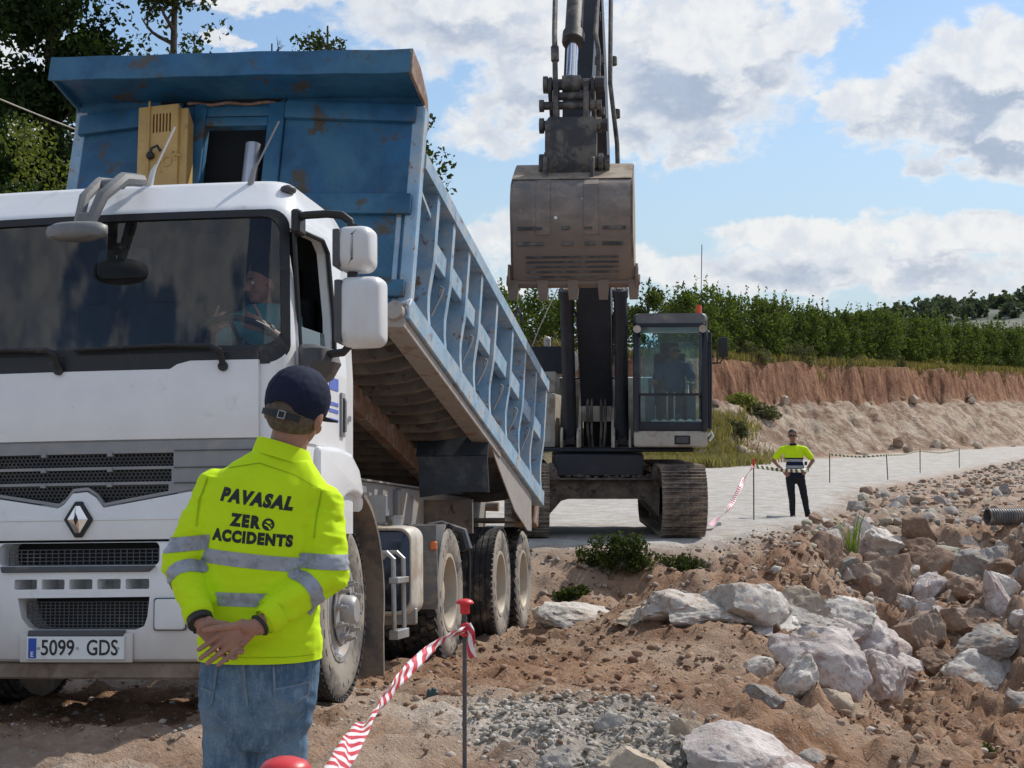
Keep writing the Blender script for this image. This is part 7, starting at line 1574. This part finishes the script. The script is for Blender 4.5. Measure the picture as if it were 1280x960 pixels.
p = at(716, 748, 18.2); bush('small weeds at the left end of the white boulders', (p.x, 18.2, gz(p.x, 18.2)-.03), .5, .3, .2, 45, M_WEED, 22, 40, .05, .07, 'weeds', 'weed_clump')
p = at(1236, 925, 10.8); bush('small green weed on the brown soil at lower right', (p.x, 10.8, gz(p.x, 10.8)-.02), .17, .14, .13, 46, M_WEED, 20, 30, .03, .035, 'weeds', 'weed_clump')
def blades(C, h, seed, mat_, name, lean=.35, wd=.012):
    r = np.random.default_rng(seed); n = len(C); a = r.uniform(0, 6.28, n); hh = h*(.5+.7*r.random(n)); l = lean*hh*(.3+r.random(n)); dx, dy = np.cos(a), np.sin(a); w = wd*(.7+.6*r.random(n))
    B0 = C+np.stack([-dy*w, dx*w, 0*w-.01], 1); B1 = C+np.stack([dy*w, -dx*w, 0*w-.01], 1); mid = C+np.stack([dx*l*.35, dy*l*.35, hh*.6], 1); T_ = C+np.stack([dx*l, dy*l, hh], 1); m0 = mid+np.stack([-dy*w*.7, dx*w*.7, 0*w], 1); m1 = mid-np.stack([-dy*w*.7, dx*w*.7, 0*w], 1)
    V = np.stack([B0, B1, m1, m0, T_, T_+.0005], 1).reshape(-1, 3); i = np.arange(n)[:, None]*6; Fc = np.concatenate([i+np.array([[0, 1, 2, 3]]), i+np.array([[3, 2, 4, 5]])]); me = np_mesh(name, V, Fc, None, link=False); me.materials.append(mat_)
    t = np.repeat(r.random(n), 6); arr = np.repeat(t[:, None], 4, 1).astype(np.float32); arr[:, 3] = 1; me.attributes.new('tone', 'FLOAT_COLOR', 'POINT').data.foreach_set('color', arr.ravel()); o = bpy.data.objects.new(name, me); COL.objects.link(o); return o
r = np.random.default_rng(77)
p = at(1068, 706, 22.6); o = blades(np.array([[p.x, 22.6, gz(p.x, 22.6)]])+r.normal(0, .04, (15, 3))*np.array([1, 1, 0]), .66, 3, leaf_mat('reed_leaf', (.15, .215, .06), .3), 'reed', .5, .018); tag(o, 'tall green reed growing beside the broken concrete slab', 'reed')
# brush, tufts and grass on the bank
X = r.uniform(4, 46, 2600); Y = bank_y(X)+(5.3+1.3*r.random(2600))/.6; k = X/Y < .40; X, Y = X[k], Y[k]; C = np.stack([X, Y, ground(X, Y)[0]], 1); tag(blades(np.repeat(C, 7, 0)+r.normal(0, .12, (len(C)*7, 3))*np.array([1, 1, 0]), .40, 4, M_DRY, 'dry_grass', .6, .022), 'dry straw coloured grass along the top of the red bank', 'grass', kind='stuff')
X = r.uniform(4.5, 10.8, 1700); Y = bank_y(X)+r.uniform(.3, 4.8, 1700)/.6-3; k = r.random(1700) < np.clip((10.6-X)/3, .1, 1); X, Y = X[k], Y[k]; C = np.stack([X, Y, ground(X, Y)[0]], 1); tag(blades(np.repeat(C, 8, 0)+r.normal(0, .14, (len(C)*8, 3))*np.array([1, 1, 0]), .42, 5, leaf_mat('bank_grass', (.235, .205, .11), .4), 'bank_grass', .7, .022), 'grey green grass on the slope behind the digger cab', 'grass', kind='stuff')
for i, (px, py, Y, w, h, m_, lb) in enumerate([(926, 502, 62, 1.3, .6, M_GRASS, 'bright green grass tuft on the bank right of the digger cab'), (955, 515, 61, 1.3, .6, M_BRUSH, 'grey green shrub on the slope right of the bright tuft'), (915, 540, 58, 1.3, .6, M_BRUSH, 'grey shrub low on the slope right of the digger cab'),
     (930, 444, 68, 2.6, 1.0, M_BRUSH, 'grey brush on the bank top behind the digger mirror'), (985, 445, 70, 3.0, 1.2, M_BRUSH, 'tallest grey brush along the bank top'), (1040, 446, 74, 2.4, .8, M_BRUSH, 'grey brush further along the bank top'), (1075, 448, 78, 1.8, .7, M_DRY, 'straw coloured tuft on the bank top'), (1110, 450, 82, 2.6, .7, M_BRUSH, 'low grey brush at the middle of the bank top'),
     (1165, 454, 88, 2.4, .7, M_DRY, 'yellow grass tuft spilling over the bank top'), (675, 432, 56, 3.2, .9, M_DRY, 'dry brush on the bank top left of the digger')]):
    for _ in range(30): Y = (float(bank_y(np.array((px-640)/F_PX*Y)))+10.2)*.5+Y*.5 if py < 460 else Y
    if py >= 460: Y = float(next((q for q in np.arange(40, 90, .25) if gz((px-640)/F_PX*q, q) > 1.65+(HOR-py-6)/F_PX*q), Y))
    p = at(px, py, Y); x = p.x; bush(lb, (x, Y, gz(x, Y)-.05), w, w*.7, h, 60+i, m_, 60, 34, .13, .20, 'shrub', 'shrub')
# far trees along the hill
pts = []
for k in range(260):
    a = r.uniform(.10, .42); Y = r.uniform(470, 600); x = a*Y; pts.append((x, Y, float(ground(np.array([x]), np.array([Y]))[0][0]), r.uniform(1.6, 4.2)))
Cs = [np.array([x, y, z])+clumps(r, r.normal(0, .35, (14, 3))*s_+np.array([0, 0, s_*.75]), s_*.35, 9) for x, y, z, s_ in pts]
me = leaf_mesh('far_trees', np.concatenate(Cs), 1.5, 9, leaf_mat('far_tree_leaves', (.085, .105, .085), .3), asp=.8); o = bpy.data.objects.new('far_trees', me); COL.objects.link(o); tag(o, 'dark pines scattered along the distant hill', 'trees', kind='stuff')  # leaf colour greyed to stand in for haze
# ------------------------------------------------------------------ stakes, tapes and small things
M_REBAR = pmat('dull_reinforcing_steel', (.10, .10, .105), .6, metal=.4, var=.2, scale=20, dirt=(.17, .09, .05), amt=.3, dscale=20); M_RED = pmat('red_plastic_cap', (.62, .022, .030), .4, var=.06, scale=20); M_REDD = pmat('faded_red_plastic_cap', (.60, .03, .035), .38, var=.06, scale=20)
def tape_mat(name, c0, c1, period, slant=1.0):
    m = bpy.data.materials.new(name); m.use_nodes = True; T = NT(m.node_tree); b = T.n['Principled BSDF']; uv = T.new('ShaderNodeUVMap'); s = T.new('ShaderNodeSeparateXYZ'); T.l.new(uv.outputs[0], s.inputs[0])
    q = T.math('FRACT', T.math('DIVIDE', T.math('ADD', s.outputs[0], T.math('MULTIPLY', s.outputs[1], slant)), period)); T.put(b.inputs['Base Color'], T.mix(T.math('GREATER_THAN', q, .5), c0, c1)); b.inputs['Roughness'].default_value = .35; return m
M_TAPE = tape_mat('red_white_tape', (.82, .80, .82), (.58, .035, .055), .095, -.075); M_TAPEY = tape_mat('yellow_black_tape', (.82, .78, .52), (.05, .05, .05), .20, .04)
def ribbon(name, pts, width, mat_, label=None, cat='tape', parent=None, twist=None, n=80, crease=.0):
    P = [Vector(p) for p in pts]; m = len(P); out = []
    for i in range(n+1):
        t = i/n*(m-1); k = min(int(t), m-2); f = t-k; p0, p1, p2, p3 = P[max(k-1, 0)], P[k], P[k+1], P[min(k+2, m-1)]; out.append(.5*((2*p1)+(p2-p0)*f+(2*p0-5*p1+4*p2-p3)*f*f+(3*p1-p0-3*p2+p3)*f**3))
    b = bmesh.new(); uv = b.loops.layers.uv.new('UVMap'); rows = []; L = 0; us = []
    for i, p in enumerate(out):
        d = (out[min(i+1, n)]-out[max(i-1, 0)]).normalized(); s = d.cross(Vector((0, 1, 0))).normalized(); nn = s.cross(d); a = twist(i/n) if twist else 0; w = width*(1 if not callable(width) else 1) if not callable(width) else width(i/n)
        s2 = s*math.cos(a)+nn*math.sin(a); n2 = -s*math.sin(a)+nn*math.cos(a); L += (p-out[i-1]).length if i else 0; us.append(L)
        rows.append([b.verts.new(p+s2*w*(v-.5)+n2*crease*w*math.sin(v*6.3+i*.35)*math.sin(i*.21)) for v in np.linspace(0, 1, 6)])
    for i in range(n):
        for j in range(5):
            f = b.faces.new((rows[i][j], rows[i][j+1], rows[i+1][j+1], rows[i+1][j]))
            for lp, (ii, jj) in zip(f.loops, ((i, j), (i, j+1), (i+1, j+1), (i+1, j))): lp[uv].uv = (us[ii], jj/5)
    me = bpy.data.meshes.new(name); b.to_mesh(me); b.free(); o = link_mesh(name, me, mat_, parent, 60)
    md = o.modifiers.new('thin', 'SOLIDIFY'); md.thickness = .0006
    return tag(o, label, cat) if label else o
def stake(label, top, h, cap_mat=None, group=None, r_=.0065, ribs=True, lean=(0, 0)):
    o = thing('marker_stake', label, 'stake', top, group=group); mb = MB(); mb.tube([(0, 0, -.012), (lean[0]*.5, lean[1]*.5, -h*.5), (lean[0], lean[1], -h)], r_, 10)
    if ribs:
        for k in range(int(h/.011)): z = -.03-k*.011; mb.lathe([(r_*.98, -.002), (r_*1.22, 0), (r_*.98, .002)], (lean[0]*k*.011/h, lean[1]*k*.011/h, z), (.25, .0, 1), 8, False)
    mb.build('rod', M_REBAR, o)
    if cap_mat: mb = MB(); mb.lathe([(.0, .004), (.012, .003), (.022, -.001), (.027, -.007), (.027, -.010), (.024, -.011), (.0145, -.012), (.0140, -.040), (.012, -.041), (.007, -.041)], (0, 0, 0), (0, 0, 1), 28, False); mb.build('mushroom_cap', cap_mat, o, recalc=True, smooth=50)
    return o
S1 = at(581, 750, 4.6); stake('ribbed steel stake with red mushroom cap and tape tied below it', S1, 1.05, M_RED)
S2 = at(357, 951, 1.62); stake('nearest stake, only its red mushroom cap showing at the bottom edge', S2, 1.3, M_REDD)
tp = [at(582, 787, 4.59), at(560, 795, 4.5), at(535, 814, 4.35), at(505, 843, 4.1), at(470, 885, 3.7), at(440, 928, 3.2), at(418, 970, 2.7), at(396, 1030, 2.1), at(362, 1052, 1.63)]
ribbon('barrier_tape', tp, lambda t: .020+.025*min(1, t*1.5), M_TAPE, 'red and white striped tape sagging from the near red-capped stake', twist=lambda t: 0.85*math.exp(-((t-.30)/.16)**2)*math.sin(t*16)+.25*math.sin(t*9)+.35, n=150, crease=.16)
mb = MB()
for k in range(3): mb.lathe([(.009, -.006), (.015, -.003), (.014, .004), (.009, .007)], S1+Vector((.0, .0, -.075-.014*k)), (.15*(k-1), .1, 1), 12, False)
mb.build('tape_knot', M_RED).data; kn = bpy.data.objects['tape_knot']; tag(kn, 'red tape knot wound round the near stake', 'tape')
kt = ribbon('tape_tail', [S1+Vector(v) for v in ((.008, -.012, -.07), (.020, -.014, -.10), (.018, -.012, -.14), (.024, -.010, -.17))], .022, M_TAPE, n=20, crease=.3); kt.parent = kn
for i, (px, y0, y1, Y, lb) in enumerate([(942, 574, 658, 27.6, 'thin stake with red tip holding both tapes beside the standing worker'), (1037, 566, 604, 44, 'thin stake on the road edge nearest behind the worker'), (1108, 567, 602, 46, 'thin leaning stake, second behind the worker along the road'), (1150, 561, 596, 51, 'thin stake, third behind the worker along the road'), (1199, 560, 592, 56, 'last thin stake of the row along the road')]):
    t = at(px, y0, Y); b_ = at(px, y1, Y); gzv = gz(t.x, Y); o = stake(lb, t, t.z-gzv+.05, None, None, .012 if i == 0 else .016, False, (.04 if i == 2 else .0, 0))
    if i == 0: mb = MB(); mb.cyl((0, 0, -.12), (0, 0, .01), .022, n=8); mb.build('red_tip', M_RED, o)
ribbon('barrier_tape', [at(941, 582, 27.5), at(930, 600, 26.8), at(915, 628, 25.8), at(902, 645, 24.8), at(887, 657, 23.6)], .085, M_TAPE, 'red and white tape slanting from the thin stake down to the digger track', twist=lambda t: 1.2*math.sin(t*11), n=60)
bpy.data.objects[-1] if False else None
ribbon('barrier_tape', [at(943, 583, 27.5), at(958, 585, 27.9), at(980, 588, 28.5), at(1000, 588.5, 29.0), at(1011, 587.5, 29.15)], .065, M_TAPEY, 'yellow and black tape held at the waist by the standing worker', twist=lambda t: .3*math.sin(t*9), n=50)
ribbon('barrier_tape', [at(1037, 568, 44), at(1072, 571, 45), at(1108, 569, 46), at(1130, 568, 48.5), at(1150, 564, 51), at(1175, 566, 53.5), at(1199, 562, 56)], .05, M_TAPEY, 'faint pale tape strung along the row of thin stakes', n=60)
# broken concrete slab, corrugated pipe, cable and scrap
p = at(1012, 655, 28.6); mb = MB(); mb.poly([(-.62, -.5, -.06), (.45, -.55, -.06), (.60, -.1, -.06), (.42, .5, -.06), (-.7, .45, -.06)], (0, 0, .14), .012); o = mb.build('concrete_slab', pmat('pale_broken_concrete', (.42, .40, .37), .85, var=.15, dirt=(.33, .25, .18), amt=.3, dscale=4, bump=.4, bscale=40)); o.location = (p.x, 28.6, p.z); o.rotation_euler = (R(3), R(3), R(8)); tag(o, 'broken concrete slab jutting out by the standing worker', 'slab')
p0 = at(1234, 646, 25.5); mb = MB(); prof = []
for k in range(60): prof += [(.128, k*.045), (.146, k*.045+.010), (.146, k*.045+.028), (.128, k*.045+.038)]
mb.lathe(prof, p0, (1, .25, -.01), 28, False); mb.lathe([(.12, 2.7), (.12, .0), (.128, .0)], p0, (1, .25, -.01), 28, False); tag(mb.build('corrugated_pipe', pmat('grey_corrugated_plastic', (.12, .12, .125), .5, var=.12, dirt=(.32, .25, .19), amt=.35, dscale=5), recalc=True), 'dark grey corrugated pipe lying on the rubble at the right edge', 'pipe')
mb = MB(); A = at(-60, 98, 26); B_ = at(420, 260, 30); mb.tube([A.lerp(B_, t)+Vector((0, 0, -.5*4*t*(1-t)*.4)) for t in np.linspace(0, 1, 14)], .013, 6); tag(mb.build('cable', M_CREAM), 'pale cable slung across the trees at the left edge', 'cable')
p = at(540, 879, 9.2); mb = MB(); mb.box((0, 0, .035), (.065, .05, .07), rotm(8, 14, 20), .012, 2); mb.box((.012, -.01, .07), (.03, .03, .03), rotm(30, 10, 0), .008); o = mb.build('plastic_scrap', pmat('dark_teal_plastic', (.03, .075, .085), .5, var=.3, scale=30, dirt=(.25, .2, .15), amt=.3, dscale=20)); o.location = (p.x, 9.2, gz(p.x, 9.2)-.005); tag(o, 'dark teal scrap of plastic lying on the dirt by the stake', 'scrap')
